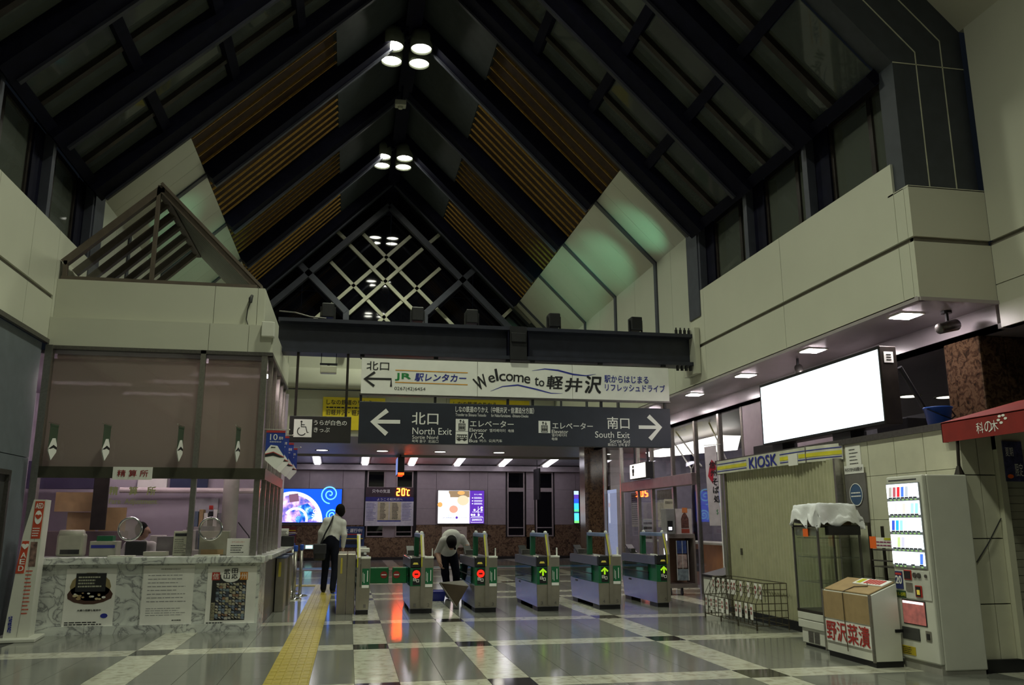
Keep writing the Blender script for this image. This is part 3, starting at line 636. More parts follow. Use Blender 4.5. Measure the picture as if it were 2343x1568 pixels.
dt('しなの鉄道のりかえ（中軽井沢・信濃追分方面）', 672, 1185, 562, 604, 0.01); dt('Transfer to Shinano Tetsudo', 672, 870, 607, 627); dt('for Naka-Karuizawa  -Shinano-Oiwake', 903, 1148, 612, 632)
dt('エレベーター', 767, 1050, 656, 700, 0.01); dt('Elevator', 763, 877, 708, 732, 0.008); dt('엘리베이터', 893, 995, 712, 734); dt('电梯', 1015, 1052, 714, 735)
dt('バス', 767, 857, 735, 778, 0.01); dt('Bus', 762, 815, 781, 803, 0.008); dt('버스', 830, 873, 781, 803); dt('公共汽车', 888, 975, 782, 803)
dt('エレベーター', 1308, 1580, 668, 712, 0.01); dt('Elevator', 1303, 1413, 717, 740, 0.008); dt('엘리베이터', 1303, 1403, 743, 763); dt('电梯', 1303, 1340, 768, 788)
dt('南口', 1680, 1832, 630, 710, 0.012); dt('South Exit', 1595, 1832, 728, 770); dt('Sortie Sud', 1695, 1832, 779, 803); dt('南出口  남쪽 출구', 1680, 1832, 806, 826)
def picto(x0, x1, y0, y1, kind):
    a, b = DS(x0, y1), DS(x1, y0); mx = (a[0] + b[0]) / 2; s = (b[0] - a[0])
    pc = wobj('pictogram', MB().poly([a, (b[0], a[1]), b, (a[0], b[1])], YS - 0.005), LETTERW, ds)
    m = MB(); yy = YS - 0.008; q = lambda u, v: (a[0] + u * s, a[1] + v * (b[1] - a[1]))
    if kind == 'lift':
        m.ribbon([q(.25, .08), q(.75, .08), q(.75, .6), q(.25, .6)], 0.016, yy, closed=True)
        for u in (.36, .5, .64): m.ribbon([q(u, .16), q(u, .40)], 0.024, yy); m.poly([q(u - .04, .44), q(u + .04, .44), q(u + .04, .54), q(u - .04, .54)], yy)
        m.ribbon([q(.38, .68), q(.38, .9)], 0.012, yy).ribbon([q(.3, .82), q(.38, .92), q(.46, .82)], 0.012, yy)
        m.ribbon([q(.62, .92), q(.62, .7)], 0.012, yy).ribbon([q(.54, .78), q(.62, .68), q(.7, .78)], 0.012, yy)
    else:
        m.ribbon([q(.1, .35), q(.92, .35), q(.92, .72), q(.1, .72)], 0.016, yy, closed=True).ribbon([q(.1, .5), q(.92, .5)], 0.012, yy)
        for u in (.28, .45, .62, .78): m.ribbon([q(u, .5), q(u, .72)], 0.01, yy)
        for u in (.28, .72): m.ribbon([(q(u, .33)[0] + .018 * math.cos(k * PI / 4), q(u, .33)[1] + .018 * math.sin(k * PI / 4)) for k in range(8)], 0.014, yy, closed=True)
    wobj('pictogram_mark', m, INK, pc)
picto(674, 754, 646, 727, 'lift'); picto(674, 754, 731, 812, 'bus'); picto(1215, 1293, 657, 738, 'lift')
for x in (0.11, 1.33, 2.56, 2.99, 4.2, 5.36):
    wobj('hanger', MB().box(x - 0.035, x + 0.035, YS + 0.03, YS + 0.10, 4.09, BZ0), BLACK, ws)
    wobj('hanger', MB().box(x - 0.02, x + 0.02, YS + 0.04, YS + 0.09, 3.35, 3.455), BLACK, ds)
us = thing('wheelchair_sign', 'small dark hanging sign with a wheelchair symbol beside the ticket office', 'sign', (-0.51, 13.9, 2.68))
wobj('sign_body', MB().bevbox(-1.00, -0.03, YS, YS + 0.12, 2.67, 3.09, 0.01), pm('sign_black', (0.022, 0.02, 0.02), 0.5), us)
for x in (-0.92, -0.12): wobj('hanger', MB().box(x - 0.02, x + 0.02, YS + 0.03, YS + 0.08, 3.09, BZ0), DARKMET, us)
def US(x, y): return (-1.00 + 0.97 * (x - 443) / 722, 3.09 - 0.42 * (y - 78 - 22 * (x - 443) / 722) / 310)
a, b = US(497, 333), US(707, 127)
icon = wobj('pictogram', MB().poly([a, (b[0], a[1]), b, (a[0], b[1])], YS - 0.005), LETTERW, us)
m = MB(); yy = YS - 0.008; c0 = US(590, 265); r = 0.066
m.ribbon([(c0[0] + r * math.cos(k * PI / 12), c0[1] + r * math.sin(k * PI / 12)) for k in range(8, 23)], 0.014, yy)
m.ribbon([US(583, 165), US(583, 212), US(635, 214), US(655, 285), US(672, 280)], 0.014, yy).ribbon([US(583, 188), US(622, 190)], 0.012, yy)
m.poly([(US(583, 152)[0] + 0.016 * math.cos(k * PI / 4), US(583, 152)[1] + 0.016 * math.sin(k * PI / 4)) for k in range(8)], yy)
wobj('pictogram_mark', m, INK, icon)
wt('うらが白色の', LETTERW, 727, 1113, 140, 200, 0.012, f=US, root=us); wt('きっぷ', LETTERW, 730, 915, 224, 280, 0.012, f=US, root=us)
cam_ = thing('dome_speaker', 'small cream speaker box hanging from the beam over the wheelchair sign', 'speaker', (-0.42, 13.9, 3.78))
wobj('housing', MB().bevbox(-0.56, -0.30, 13.82, 13.98, 3.80, 3.92, 0.015), CREAM, cam_)
wobj('bracket', MB().box(-0.57, -0.29, 13.88, 13.92, 3.94, 3.97).box(-0.555, -0.545, 13.89, 13.91, 3.97, BZ0).box(-0.315, -0.305, 13.89, 13.91, 3.97, BZ0).box(-0.45, -0.41, 13.88, 13.92, 3.92, 3.95), BLACK, cam_)
# yellow transfer boards on the wall beyond
for lab, x0, x1, z0, z1 in (('yellow transfer board on the far white wall beside the wheelchair sign', -0.87, 0.9, 4.03, 4.97), ('yellow transfer board on the far white wall behind the welcome sign', 2.8, 5.2, 4.03, 5.0), ('yellow arrow board on the far white wall beside the ticket office', -3.1, -1.95, 3.99, 4.88)):
    t = thing('transfer_board', lab, 'sign', ((x0 + x1) / 2, 24.68, z0))
    wobj('board', MB().box(x0, x1, 24.64, 24.72, z0, z1), YELLOW, t)
    if x0 > -2:
        text(t, 'しなの鉄道のりかえ', INK, x0 + 0.1, x0 + 1.4, z1 - 0.22, z1 - 0.07, 24.63, 0.01, world=True); text(t, '旧軽井沢・軽井沢', INK, x0 + 0.1, x0 + 1.25, z1 - 0.52, z1 - 0.36, 24.63, 0.01, world=True)
        mb = textlines(MB(), x0 + 0.1, x0 + 1.2, z1 - 0.34, z1 - 0.26, 24.63, 1); wobj('small_print', mb, INK, t)
        text(t, '北口', INK, x0 + 1.15, x0 + 1.5, z1 - 0.82, z1 - 0.60, 24.63, world=True)
    else:
        text(t, 'のりか', INK, x1 - 0.35, x1 - 0.04, z1 - 0.2, z1 - 0.07, 24.63, world=True); text(t, '軽井沢', INK, x1 - 0.35, x1 - 0.04, z1 - 0.5, z1 - 0.36, 24.63, world=True)
        wobj('arrow', MB().ribbon([(x1 - 0.36, z0 + 0.22), (x1 - 0.02, z0 + 0.22)], 0.04, 24.63).ribbon([(x1 - 0.16, z0 + 0.36), (x1 - 0.02, z0 + 0.22), (x1 - 0.16, z0 + 0.08)], 0.04, 24.63), INK, t)
# ================================================================== TICKET OFFICE
of = struct('wall_office', loc=(-2.7, 12.3, 0))
tc_ = thing('ticket_counter', 'white veined marble counter of the fare adjustment office', 'counter', (-2.6, 12.2, 0))
BL_ = [thing('roller_blind', 'wide drawn brown roller blind behind the office glass', 'blind', (-3.1, 12.42, 2.1)), thing('roller_blind', 'narrow drawn brown roller blind beside the office corner post', 'blind', (-1.7, 12.42, 2.1))]
XB, YF = -1.20, 12.30
# fascia and parapet
for x0, x1 in grid_y([XL, -2.06, -1.52, XB]): wobj('fascia_panel', MB().box(x0 + 0.003, x1 - 0.003, YF - 0.02, YF + 0.06, 3.80, 4.20), WHITE, of)
for y0, y1 in grid_y([YF, 13.6, 15.5]): wobj('fascia_panel', MB().box(XB - 0.06, XB + 0.02, y0 + 0.003, y1 - 0.003, 3.80, 4.20), WHITE, of)
for x0, x1 in grid_y([XL, -2.04, -1.44, -1.34]): wobj('parapet_panel', MB().box(x0 + 0.003, x1 - 0.003, YF + 0.10, YF + 0.2, 4.18, 4.78), WHITE, of)
wobj('parapet_panel', MB().box(-1.44, -1.34, YF + 0.2, 15.5, 4.18, 4.78), WHITE, of)
wobj('roof_slab', MB().box(XL, XB, YF + 0.05, 15.5, 4.12, 4.20), WHITE, of)
wobj('fascia_lip', MB().box(XL, XB + 0.03, YF - 0.03, YF + 0.08, 3.75, 3.80).box(XB - 0.05, XB + 0.03, YF, 15.5, 3.75, 3.80), STEEL_D, of)
wobj('corner_box', MB().bevbox(-1.34, -1.16, 12.2, 12.34, 4.02, 4.24, 0.01), MACHINE, of)
# posts, mullions, transom
for x0, x1, y0, y1 in ((XL, XL + 0.09, YF - 0.06, YF + 0.06), (-2.15, -2.08, YF - 0.03, YF + 0.04), (-1.32, -1.24, YF - 0.02, YF + 0.06)):
    wobj('post', MB().box(x0, x1, y0, y1, 0.97, 3.80), STEEL, of)
for y in (12.75, 13.4, 14.1, 14.8, 15.4): wobj('post', MB().box(XB - 0.06, XB, y - 0.03, y + 0.03, 0.97, 3.80), STEEL, of)
wobj('transom', MB().box(XL + 0.02, XB, YF - 0.05, YF - 0.01, 2.0, 2.15), pm('transom_bronze', (0.10, 0.095, 0.07), 0.35, 0.6), of)
wobj('transom', MB().box(XB - 0.02, XB + 0.02, YF, 15.5, 2.0, 2.15), pm('transom_bronze', (0.1, 0.095, 0.07), 0.35, 0.6), of)
OPANE = glass('office_pane', ior=1.35)
for x0, x1 in ((XL + 0.09, -2.15), (-2.08, -1.32)):
    wobj('pane', MB().box(x0, x1, YF, YF + 0.008, 0.97, 2.0), OPANE, of); wobj('pane', MB().box(x0, x1, YF, YF + 0.008, 2.15, 3.8), OPANE, of)
    wobj('blind', MB().box(x0 - 0.03, x1 + 0.03, YF + 0.12, YF + 0.124, 2.10, 3.64), BLIND, BL_[x0 > -3])
    wobj('blind_roller', MB().tube([(x0 + 0.02, YF + 0.14, 3.675), (x1 + 0.02, YF + 0.14, 3.675)], 0.035, 10), pm('roller_pink', (0.45, 0.34, 0.32), 0.5), BL_[x0 > -3])
for y0, y1 in grid_y([12.38, 13.4, 14.1, 14.8, 15.4]): wobj('pane', MB().box(XB - 0.04, XB - 0.032, y0 + 0.04, y1 - 0.04, 0.97, 3.8), OPANE, of)
# counter: marble slabs, top, plinth
for x0, x1 in grid_y([XL + 0.12, -2.66, -1.16]): wobj('marble_slab', MB().box(x0 + 0.002, x1 - 0.002, 12.20, 12.28, 0.11, 0.88), MARBLE, tc_)
for x0, x1 in grid_y([XL + 0.12, -3.3, -2.35, -1.16]): wobj('plinth_slab', MB().box(x0 + 0.002, x1 - 0.002, 12.16, 12.28, 0, 0.108), MARBLE, tc_)
wobj('marble_slab', MB().box(-1.24, -1.16, 12.28, 13.0, 0.0, 0.88), MARBLE, tc_)
wobj('counter_top', MB().bevbox(XL + 0.1, -1.10, 12.10, 12.75, 0.88, 0.97, 0.008), MARBLE, tc_)
wobj('counter_top', MB().bevbox(-1.5, -1.06, 12.75, 17.6, 0.90, 0.965, 0.008), MARBLE, tc_)
wobj('side_panel', MB().box(-1.28, -1.16, 13.0, 15.5, 0, 0.90), pm('side_dark', (0.10, 0.09, 0.08), 0.4), tc_)
# interior shell
LAV = LAVENDER
wobj('back_wall', MB().box(-5.6, XB - 0.02, 16.3, 16.4, 0, 3.8), LAV, of)
wobj('side_wall', MB().box(-5.7, -5.6, YF, 16.4, 0, 3.8), LAV, of)
wobj('front_wall', MB().box(-5.7, XL - 0.13, YF + 0.0, YF + 0.08, 0, 3.8), LAV, of)
wobj('office_ceiling', MB().box(-5.7, XB - 0.06, YF + 0.07, 16.4, 3.70, 3.75), LAV, of)
wobj('office_floor', MB().box(-5.6, XB - 0.1, YF + 0.3, 16.3, 0.0, 0.02), pm('office_carpet', (0.12, 0.10, 0.12), 0.9), of)
wobj('wall_rail', MB().tube([(-4.0, 16.1, 1.98), (-1.4, 16.1, 1.98)], 0.05, 10), pm('rail_pale', (0.7, 0.6, 0.6), 0.4), of)
wobj('column', MB().tube([(-2.0, 15.2, 0.9), (-2.0, 15.2, 3.7)], 0.13, 16), pm('office_column', (0.50, 0.48, 0.44), 0.5), of, True)
for i, (x, y) in enumerate(((-4.2, 14.6), (-2.6, 14.2), (-3.4, 15.6), (-1.9, 13.4))):
    q = thing('office_light', ('fluorescent ceiling light inside the office, over the tan charts', 'fluorescent ceiling light inside the office, behind the wide blind', 'fluorescent ceiling light inside the office, above the clerk', 'fluorescent ceiling light inside the office, behind the narrow blind')[i], 'lamp', (x, y, 3.70))
    obj('tray', MB().box(-0.62, 0.62, -0.1, 0.1, -0.04, 0.0), MACHINE, q); obj('tube', MB().tube([(-0.58, 0, -0.06), (0.58, 0, -0.06)], 0.03, 8), em('office_tube', (1.0, 0.84, 0.88), BOOTH_E * 2), q)
# name board and glass lettering
nb = thing('name_board', 'white name board with red characters on the office transom', 'sign', (-2.9, 12.24, 1.98))
wobj('board', MB().box(-3.15, -2.65, 12.225, 12.245, 1.98, 2.15), PAPER, nb)
text(nb, '精 算 所', pm('deep_red', (0.28, 0.01, 0.015), 0.6), -3.09, -2.70, 2.02, 2.11, 12.221, 0.012, world=True)
GL = pm('glass_letter', (0.40, 0.42, 0.18), 0.5)
for ch, x in (('精', -3.19), ('算', -2.94), ('所', -2.71)): text(of, ch, GL, x, x + 0.11, 1.78, 1.89, YF - 0.004, 0.03, world=True)
text(of, 'Fare  Adjustment', GL, -3.18, -2.57, 1.64, 1.73, YF - 0.004, 0.012, world=True)
for i, x in enumerate((-2.88, -1.85)):
    q = thing('speech_ring', ('round chrome speech ring in the office glass before the clerk', 'round chrome speech ring in the office glass beside the corner post')[i], 'speech ring', (x, YF - 0.01, 1.33))
    n = 24; ring = MB(); R0 = 0.145
    vs = []; fs = []
    for k in range(n):
        for j in range(6):
            rr = R0 + 0.016 * math.cos(j * PI / 3); vs.append((rr * math.cos(2 * PI * k / n), 0.016 * math.sin(j * PI / 3), rr * math.sin(2 * PI * k / n)))
    for k in range(n):
        for j in range(6): fs.append((k * 6 + j, k * 6 + (j + 1) % 6, ((k + 1) % n) * 6 + (j + 1) % 6, ((k + 1) % n) * 6 + j))
    obj('ring', ring.add(vs, fs), CHROME, q, True)
    obj('disc', MB().poly([(R0 * math.cos(2 * PI * k / n), R0 * math.sin(2 * PI * k / n)) for k in range(n)], 0.0, 0.004), glass('ring_disc', keep=0.6, haze=(0.5, 0.42, 0.42)), q)
# posters on the marble
def poster(name, label, x0, x1, z0, z1, build):
    q = thing(name, label, 'poster', ((x0 + x1) / 2, 12.197, z0)); wobj('sheet', MB().box(x0, x1, 12.190, 12.198, z0, z1), PAPER, q)
    build(q, lambda u, v: (x0 + u * (x1 - x0), z0 + v * (z1 - z0)))
Y_ = 12.187
def b1(q, f):
    def blob(cx, cz, rx, rz, mat, k=0.0, n=14): wobj('print', MB().poly([(f(cx, cz)[0] + rx * math.cos(2 * PI * i / n) * (1 + k * math.sin(5 * i)), f(cx, cz)[1] + rz * math.sin(2 * PI * i / n)) for i in range(n)], Y_, 0.003), mat, q)
    blob(0.5, 0.70, 0.25, 0.18, pm('poster_tan', (0.28, 0.22, 0.10), 0.6))
    blob(0.5, 0.58, 0.28, 0.13, pm('poster_brown', (0.07, 0.03, 0.02), 0.6), 0.06)
    Y2 = Y_ - 0.003
    wobj('print', MB().poly([f(.2, .62), f(.8, .62), f(.8, .92), f(.2, .92)], Y2, 0.002), INK, q)
    for i in range(16):
        cx, cz = 0.18 + 0.64 * random.random(), 0.46 + 0.14 * random.random(); r = 0.012 + 0.02 * random.random()
        wobj('print', MB().poly([(f(cx, cz)[0] + r * math.cos(k * PI / 4), f(cx, cz)[1] + r * 0.6 * math.sin(k * PI / 4)) for k in range(8)], Y2 - 0.001 - 0.0003 * i, 0.001), random.choice([PAPER, CARD, pm('poster_cream', (0.6, 0.5, 0.3), 0.6)]), q)
    wobj('print', textlines(MB(), f(.25, 0)[0], f(.75, 0)[0], f(0, .68)[1], f(0, .88)[1], Y2 - 0.002, 4), pm('chalk', (0.4, 0.4, 0.3), 0.7), q)
    text(q, '大樽の発酵も販売中', INK, f(.28, 0)[0], f(.75, 0)[0], f(0, .30)[1], f(0, .335)[1], Y_, 0.01, world=True)
    wobj('print', textlines(MB(), f(.05, 0)[0], f(.9, 0)[0], f(0, .04)[1], f(0, .14)[1], Y_, 3), INK, q)
    wobj('print', MB().poly([(f(.82, .225)[0] + 0.045 * math.cos(k * PI / 6), f(.82, .225)[1] + 0.03 * math.sin(k * PI / 6)) for k in range(12)], Y_, 0.003), NAVYINK, q)
poster('counter_poster', 'white poster with a brown food photograph taped to the marble counter', -3.58, -2.97, 0.06, 0.83, b1)
def b2(q, f):
    text(q, '特別警戒実施のお知らせ', INK, f(.34, 0)[0], f(.72, 0)[0], f(0, .925)[1], f(0, .95)[1], Y_, world=True)
    wobj('print', textlines(MB(), f(.1, 0)[0], f(.9, 0)[0], f(0, .40)[1], f(0, .87)[1], Y_, 8, 0.15), pm('ink_grey', (0.18, 0.18, 0.2), 0.7), q)
    wobj('print', textlines(MB(), f(.1, 0)[0], f(.9, 0)[0], f(0, .20)[1], f(0, .34)[1], Y_, 4, 0.2), pm('ink_grey', (0.18, 0.18, 0.2), 0.7), q)
    wobj('print', textlines(MB(), f(.62, 0)[0], f(.88, 0)[0], f(0, .12)[1], f(0, .15)[1], Y_, 1, 0.5), INK, q)
poster('notice_sheet', 'plain white typed notice sheet taped to the middle of the marble counter', -2.64, -2.0, 0.05, 0.86, b2)
def b3(q, f):
    wobj('print', MB().poly([f(.10, .11), f(.80, .11), f(.80, .86), f(.10, .86)], Y_, 0.002), INK, q)
    pal = [pm('pr%d' % i, c, 0.6) for i, c in enumerate([(0.36, 0.33, 0.22), (0.18, 0.22, 0.30), (0.42, 0.38, 0.28), (0.20, 0.26, 0.30), (0.46, 0.44, 0.40), (0.28, 0.16, 0.10), (0.06, 0.07, 0.1)])]
    cols, rows = 9, 13
    for i in range(cols):
        for j in range(rows):
            u, v = .19 + .6 * i / cols, .12 + .60 * j / rows; a = random.random() * 0.03
            wobj('print', MB().poly([f(u + a * .8, v + a), f(u + .068, v + a * .4), f(u + .06 - a * .5, v + .048), f(u, v + .040 + a * .3)], Y_ - 0.002 - 0.0001 * (i + j), 0.001), random.choice(pal), q)
    wobj('print', MB().poly([f(.11, .12), f(.185, .12), f(.185, .40), f(.11, .40)], Y_ - 0.002, 0.001), pal[0], q)
    text(q, '長野県民文化会', INK, f(.115, 0)[0], f(.18, 0)[0], f(0, .13)[1], f(0, .39)[1], Y_ - 0.004, world=True)
    for ch, u, v in (('武', .33, .87), ('田', .49, .88), ('山', .33, .79), ('応', .49, .79)): text(q, ch, INK, f(u, 0)[0], f(u + .12, 0)[0], f(0, v)[1], f(0, v + .08)[1], Y_ - 0.004, 0.03, world=True)
    wobj('print', MB().poly([(f(.47, .84)[0] + 0.125 * math.cos(k * PI / 8), f(.47, .84)[1] + 0.085 * math.sin(k * PI / 8)) for k in range(16)], Y_ - 0.0031, 0.001), PAPER, q)
    for ch, u, m_ in (('信', .09, pm('seal_red', (0.4, 0.04, 0.03), 0.6)), ('州', .66, pm('seal_orange', (0.55, 0.20, 0.02), 0.6))):
        wobj('print', MB().poly([f(u, .77), f(u + .16, .77), f(u + .16, .90), f(u, .90)], Y_ - 0.0028, 0.001), m_, q)
        text(q, ch, PAPER, f(u + .02, 0)[0], f(u + .14, 0)[0], f(0, .785)[1], f(0, .885)[1], Y_ - 0.005, 0.0, world=True)
    wobj('print', textlines(MB(), f(.03, 0)[0], f(.5, 0)[0], f(0, .05)[1], f(0, .09)[1], Y_, 1), INK, q)
poster('festival_poster', 'colourful patterned festival poster with black brush characters on the marble counter', -1.83, -1.20, 0.06, 0.84, b3)
# things on the counter and inside
def boxy(name, label, cat, x0, x1, y0, y1, z0, z1, mat, extra=None, bev=0.008):
    q = thing(name, label, cat, ((x0 + x1) / 2, (y0 + y1) / 2, z0)); wobj('body', MB().bevbox(x0, x1, y0, y1, z0, z1, bev), mat, q)
    if extra: extra(q)
    return q
PG = pm('office_beige', (0.42, 0.42, 0.33), 0.5)
boxy('card_printer', 'rounded beige printer on the office counter beside the tan charts', 'printer', -3.86, -3.52, 12.55, 12.74, 0.97, 1.27, PG, lambda q: (wobj('roll', MB().tube([(-3.84, 12.62, 1.25), (-3.54, 12.62, 1.25)], 0.07, 12), PG, q, True), wobj('slot', MB().box(-3.8, -3.56, 12.545, 12.55, 1.0, 1.06), BLACK, q)), 0.03)
boxy('ticket_machine', 'grey counter machine with a blue band behind the office glass', 'machine', -3.41, -3.07, 12.45, 12.7, 0.97, 1.17, PG, lambda q: (wobj('band', MB().box(-3.39, -3.09, 12.444, 12.45, 1.08, 1.12), NAVYINK, q), wobj('top_tray', MB().box(-3.34, -3.14, 12.5, 12.66, 1.17, 1.24), GREEN, q)))
boxy('swivel_chair_back', 'black chair back just behind the office counter', 'chair', -3.05, -2.77, 12.80, 12.86, 0.0, 1.17, BLACK, None, 0.03)
boxy('leaflet_stand', 'pale upright leaflet stand with a dark heading on the office counter', 'stand', -2.36, -2.16, 12.5, 12.56, 0.97, 1.30, pm('leaflet_pale', (0.55, 0.56, 0.42), 0.6), lambda q: (wobj('heading', MB().box(-2.34, -2.18, 12.494, 12.5, 1.23, 1.27), INK, q), wobj('print', textlines(MB(), -2.34, -2.18, 1.0, 1.2, 12.495, 8, 0.3), INK, q)))
boxy('counter_cabinet', 'olive grey cabinet behind the second speech ring', 'cabinet', -2.03, -1.64, 12.55, 12.74, 0.97, 1.30, pm('cab_olive', (0.30, 0.30, 0.22), 0.5), lambda q: wobj('base', MB().box(-2.0, -1.7, 12.54, 12.55, 0.98, 1.05), CARD, q))
boxy('locker_notice', 'white notice card about coin lockers in the office window corner', 'notice', -1.63, -1.33, 12.34, 12.36, 0.97, 1.20, PAPER, lambda q: (text(q, 'コインロッカー', REDINK, -1.57, -1.40, 1.14, 1.165, 12.336, world=True), wobj('print', textlines(MB(), -1.58, -1.38, 1.0, 1.12, 12.336, 4, 0.35), INK, q)), 0.002)
boxy('office_tray', 'low beige document tray on the office counter', 'tray', -2.72, -2.42, 12.42, 12.60, 0.97, 1.03, PG)
for i, (x, lab) in enumerate(((-2.93, 'small white coin tray below the first speech ring'), (-1.86, 'small white coin tray below the second speech ring'))):
    boxy('coin_tray', lab, 'tray', x - 0.16, x + 0.16, 12.12, 12.26, 0.97, 0.99, MACHINE, None, 0.004)
for i, (x0, x1, z0, z1, lab) in enumerate(((-4.85, -4.22, 1.60, 1.92, 'wide tan paper chart hanging in the office, topmost of three'), (-4.65, -4.20, 1.28, 1.59, 'tan paper chart hanging below the wide chart in the office'), (-4.16, -3.74, 1.26, 1.67, 'square tan paper chart beside the lavender office wall'))):
    q = tag(obj('paper_chart', MB().box(x0, x1, 15.5 + 0.05 * i, 15.52 + 0.05 * i, z0, z1), pm('chart_tan', (0.42, 0.29, 0.13), 0.7, var=0.15)), lab, 'chart')
boxy('filing_cabinet', 'dark steel filing cabinet standing under the tan charts', 'cabinet', -5.0, -3.75, 15.45, 15.9, 0.0, 1.28, pm('cab_dark', (0.16, 0.12, 0.12), 0.5))
boxy('wall_notice_board', 'dark blue notice panel high on the office back wall', 'panel', -3.2, -2.55, 16.22, 16.29, 2.02, 2.45, pm('panel_navy', (0.03, 0.04, 0.09), 0.4))
boxy('wall_notice_board', 'white notice panel high on the office back wall', 'panel', -3.75, -3.25, 16.22, 16.29, 2.02, 2.45, PAPER)
boxy('wall_screen', 'dark violet screen high in the office above the tan charts', 'screen', -5.4, -4.2, 15.7, 15.8, 1.98, 2.45, pm('screen_violet', (0.06, 0.05, 0.10), 0.3))
boxy('office_desk', 'white office desk covered with papers', 'desk', -3.6, -1.5, 14.3, 15.0, 0.0, 1.0, MACHINE, None, 0.01)
for i in range(7):
    x = -3.3 + i * 0.24; hgt = (0.12, 0.22, 0.08, 0.30, 0.36, 0.18, 0.14)[i]
    boxy(('paper_stack', 'desk_monitor', 'paper_stack', 'desk_caddy', 'binder_row', 'desk_phone', 'paper_stack')[i], ('low paper stack at the clerk end of the desk', 'small white monitor on the office desk', 'thin paper stack beside the monitor', 'white desk caddy of leaflets', 'row of blue binders leaning on the desk', 'dark desk phone beside the binders', 'paper stack beside the office column')[i], ('papers', 'monitor', 'papers', 'caddy', 'binders', 'phone', 'papers')[i], x, x + 0.2, 14.35, 14.6, 1.0, 1.0 + hgt, (PAPER, MACHINE, PAPER, MACHINE, pm('binder_blue', (0.10, 0.14, 0.2), 0.5), BLACK, PAPER)[i], None, 0.006)
q = thing('wall_map', 'grey wall map with a red mark in the office', 'map', (-2.5, 16.28, 1.3)); wobj('sheet', MB().box(-2.8, -2.35, 16.26, 16.295, 1.35, 1.85), pm('map_grey', (0.4, 0.4, 0.42), 0.6), q); wobj('mark', MB().box(-2.5, -2.43, 16.25, 16.26, 1.65, 1.72), REDINK, q)
boxy('shelf_unit', 'tall grey shelf unit with binders beside the office column', 'shelf', -2.75, -2.15, 15.6, 15.95, 0.0, 1.35, pm('shelf_grey', (0.28, 0.26, 0.26), 0.5))
for i in range(7): boxy('ring_binder', 'ring binder standing on the shelf unit beside the office column, ' + ('first at the wall map', 'second from the wall map', 'third from the wall map', 'fourth from the wall map', 'fifth from the wall map', 'sixth from the wall map', 'last beside the column')[i], 'binder', -2.72 + i * 0.078, -2.655 + i * 0.078, 15.65, 15.9, 1.35, 1.58 + 0.03 * (i % 3), (PAPER, pm('binder_blue', (0.1, 0.14, 0.2), 0.5), CARD, MACHINE, BLACK, PAPER, pm('binder_grey', (0.2, 0.2, 0.22), 0.5))[i], None, 0.004)
boxy('storage_carton', 'brown carton on the filing cabinet below the square tan chart', 'carton', -4.12, -3.80, 15.46, 15.49, 0.95, 1.25, CARD)
boxy('framed_notice', 'dark framed notice between the tan charts and the lavender wall', 'notice', -4.22, -3.98, 15.3, 15.34, 1.3, 2.4, DARKMET)
boxy('printer_box', 'grey office printer beside the leaflet stand', 'printer', -2.72, -2.45, 13.2, 13.5, 0.0, 1.22, pm('printer_grey', (0.30, 0.28, 0.28), 0.5))
mic = thing('desk_microphone', 'black gooseneck microphone on the office desk', 'microphone', (-1.6, 14.5, 1.0)); wobj('base', MB().lathe([(0.05, 0), (0.05, 0.02), (0.02, 0.03)], (-1.57, 14.8, 1.0), 12), BLACK, mic); wobj('gooseneck', MB().tube([(-1.57, 14.8, 1.02), (-1.62, 14.8, 1.2), (-1.72, 14.8, 1.32), (-1.80, 14.8, 1.42)], 0.01, 6), BLACK, mic)
# ---- glazed gable roof over the office
gr = thing('glass_roof', 'small glazed gable roof with brown rafters above the ticket office', 'roof', (-2.9, 12.42, 4.78))
AX, AZ, LX, RX2, ZB = -2.91, 6.24, -4.13, -1.46, 4.79
RB = pm('rafter_brown', (0.11, 0.085, 0.065), 0.5, var=0.15)
YR0, YR1 = 12.42, 15.6
def bx2(name, a, b, wd, y0, y1, mat):
    dx, dz = b[0] - a[0], b[1] - a[1]; l = math.hypot(dx, dz); nx, nz = -dz / l * wd / 2, dx / l * wd / 2
    wobj(name, MB().prism([(a[0] + nx, a[1] + nz), (b[0] + nx, b[1] + nz), (b[0] - nx, b[1] - nz), (a[0] - nx, a[1] - nz)], 'y', y0, y1), mat, gr)
for i in range(7):
    y = YR0 + 0.5 * i; bx2('rafter', (LX, 5.03), (AX, AZ), 0.10, y, y + 0.10, RB)
    if i < 6: bx2('roof_pane', (LX, 5.08), (AX, AZ + 0.05), 0.012, y + 0.1, y + 0.5, PANE)
bx2('rafter', (RX2, ZB), (AX, AZ), 0.09, YR0, YR0 + 0.1, RB)
for i in range(14):
    y = YR0 + 0.12 + 0.23 * i; bx2('louver', (RX2, ZB + 0.03), (AX + 0.04, AZ), 0.03, y, y + 0.215, pm('louver_grey', (0.16, 0.16, 0.145), 0.5, var=0.15))
bx2('louver_edge', (RX2 + 0.06, ZB + 0.02), (AX, AZ + 0.08), 0.04, YR0 - 0.02, YR1, RB)
wobj('ridge', MB().box(AX - 0.05, AX + 0.05, YR0, YR1, AZ - 0.06, AZ + 0.05), RB, gr)
wobj('sill', MB().box(LX, RX2, YR0 - 0.02, YR0 + 0.1, 4.78, 4.83), RB, gr)
for x, zt in ((LX + 0.03, 5.06), (AX - 0.03, AZ), (-2.0, 5.3)):
    if x == -2.0: continue
    wobj('mullion', MB().box(x - 0.025, x + 0.025, YR0, YR0 + 0.08, 4.83, zt), RB, gr)
wobj('mullion', MB().box(-3.50, -3.46, YR1 - 0.1, YR1, 4.83, 5.7), RB, gr)
wobj('gable_pane', MB().prism([(LX, 4.83), (AX, 4.83), (AX, AZ), (LX, 5.03)], 'y', YR0 + 0.04, YR0 + 0.05), PANE, gr)
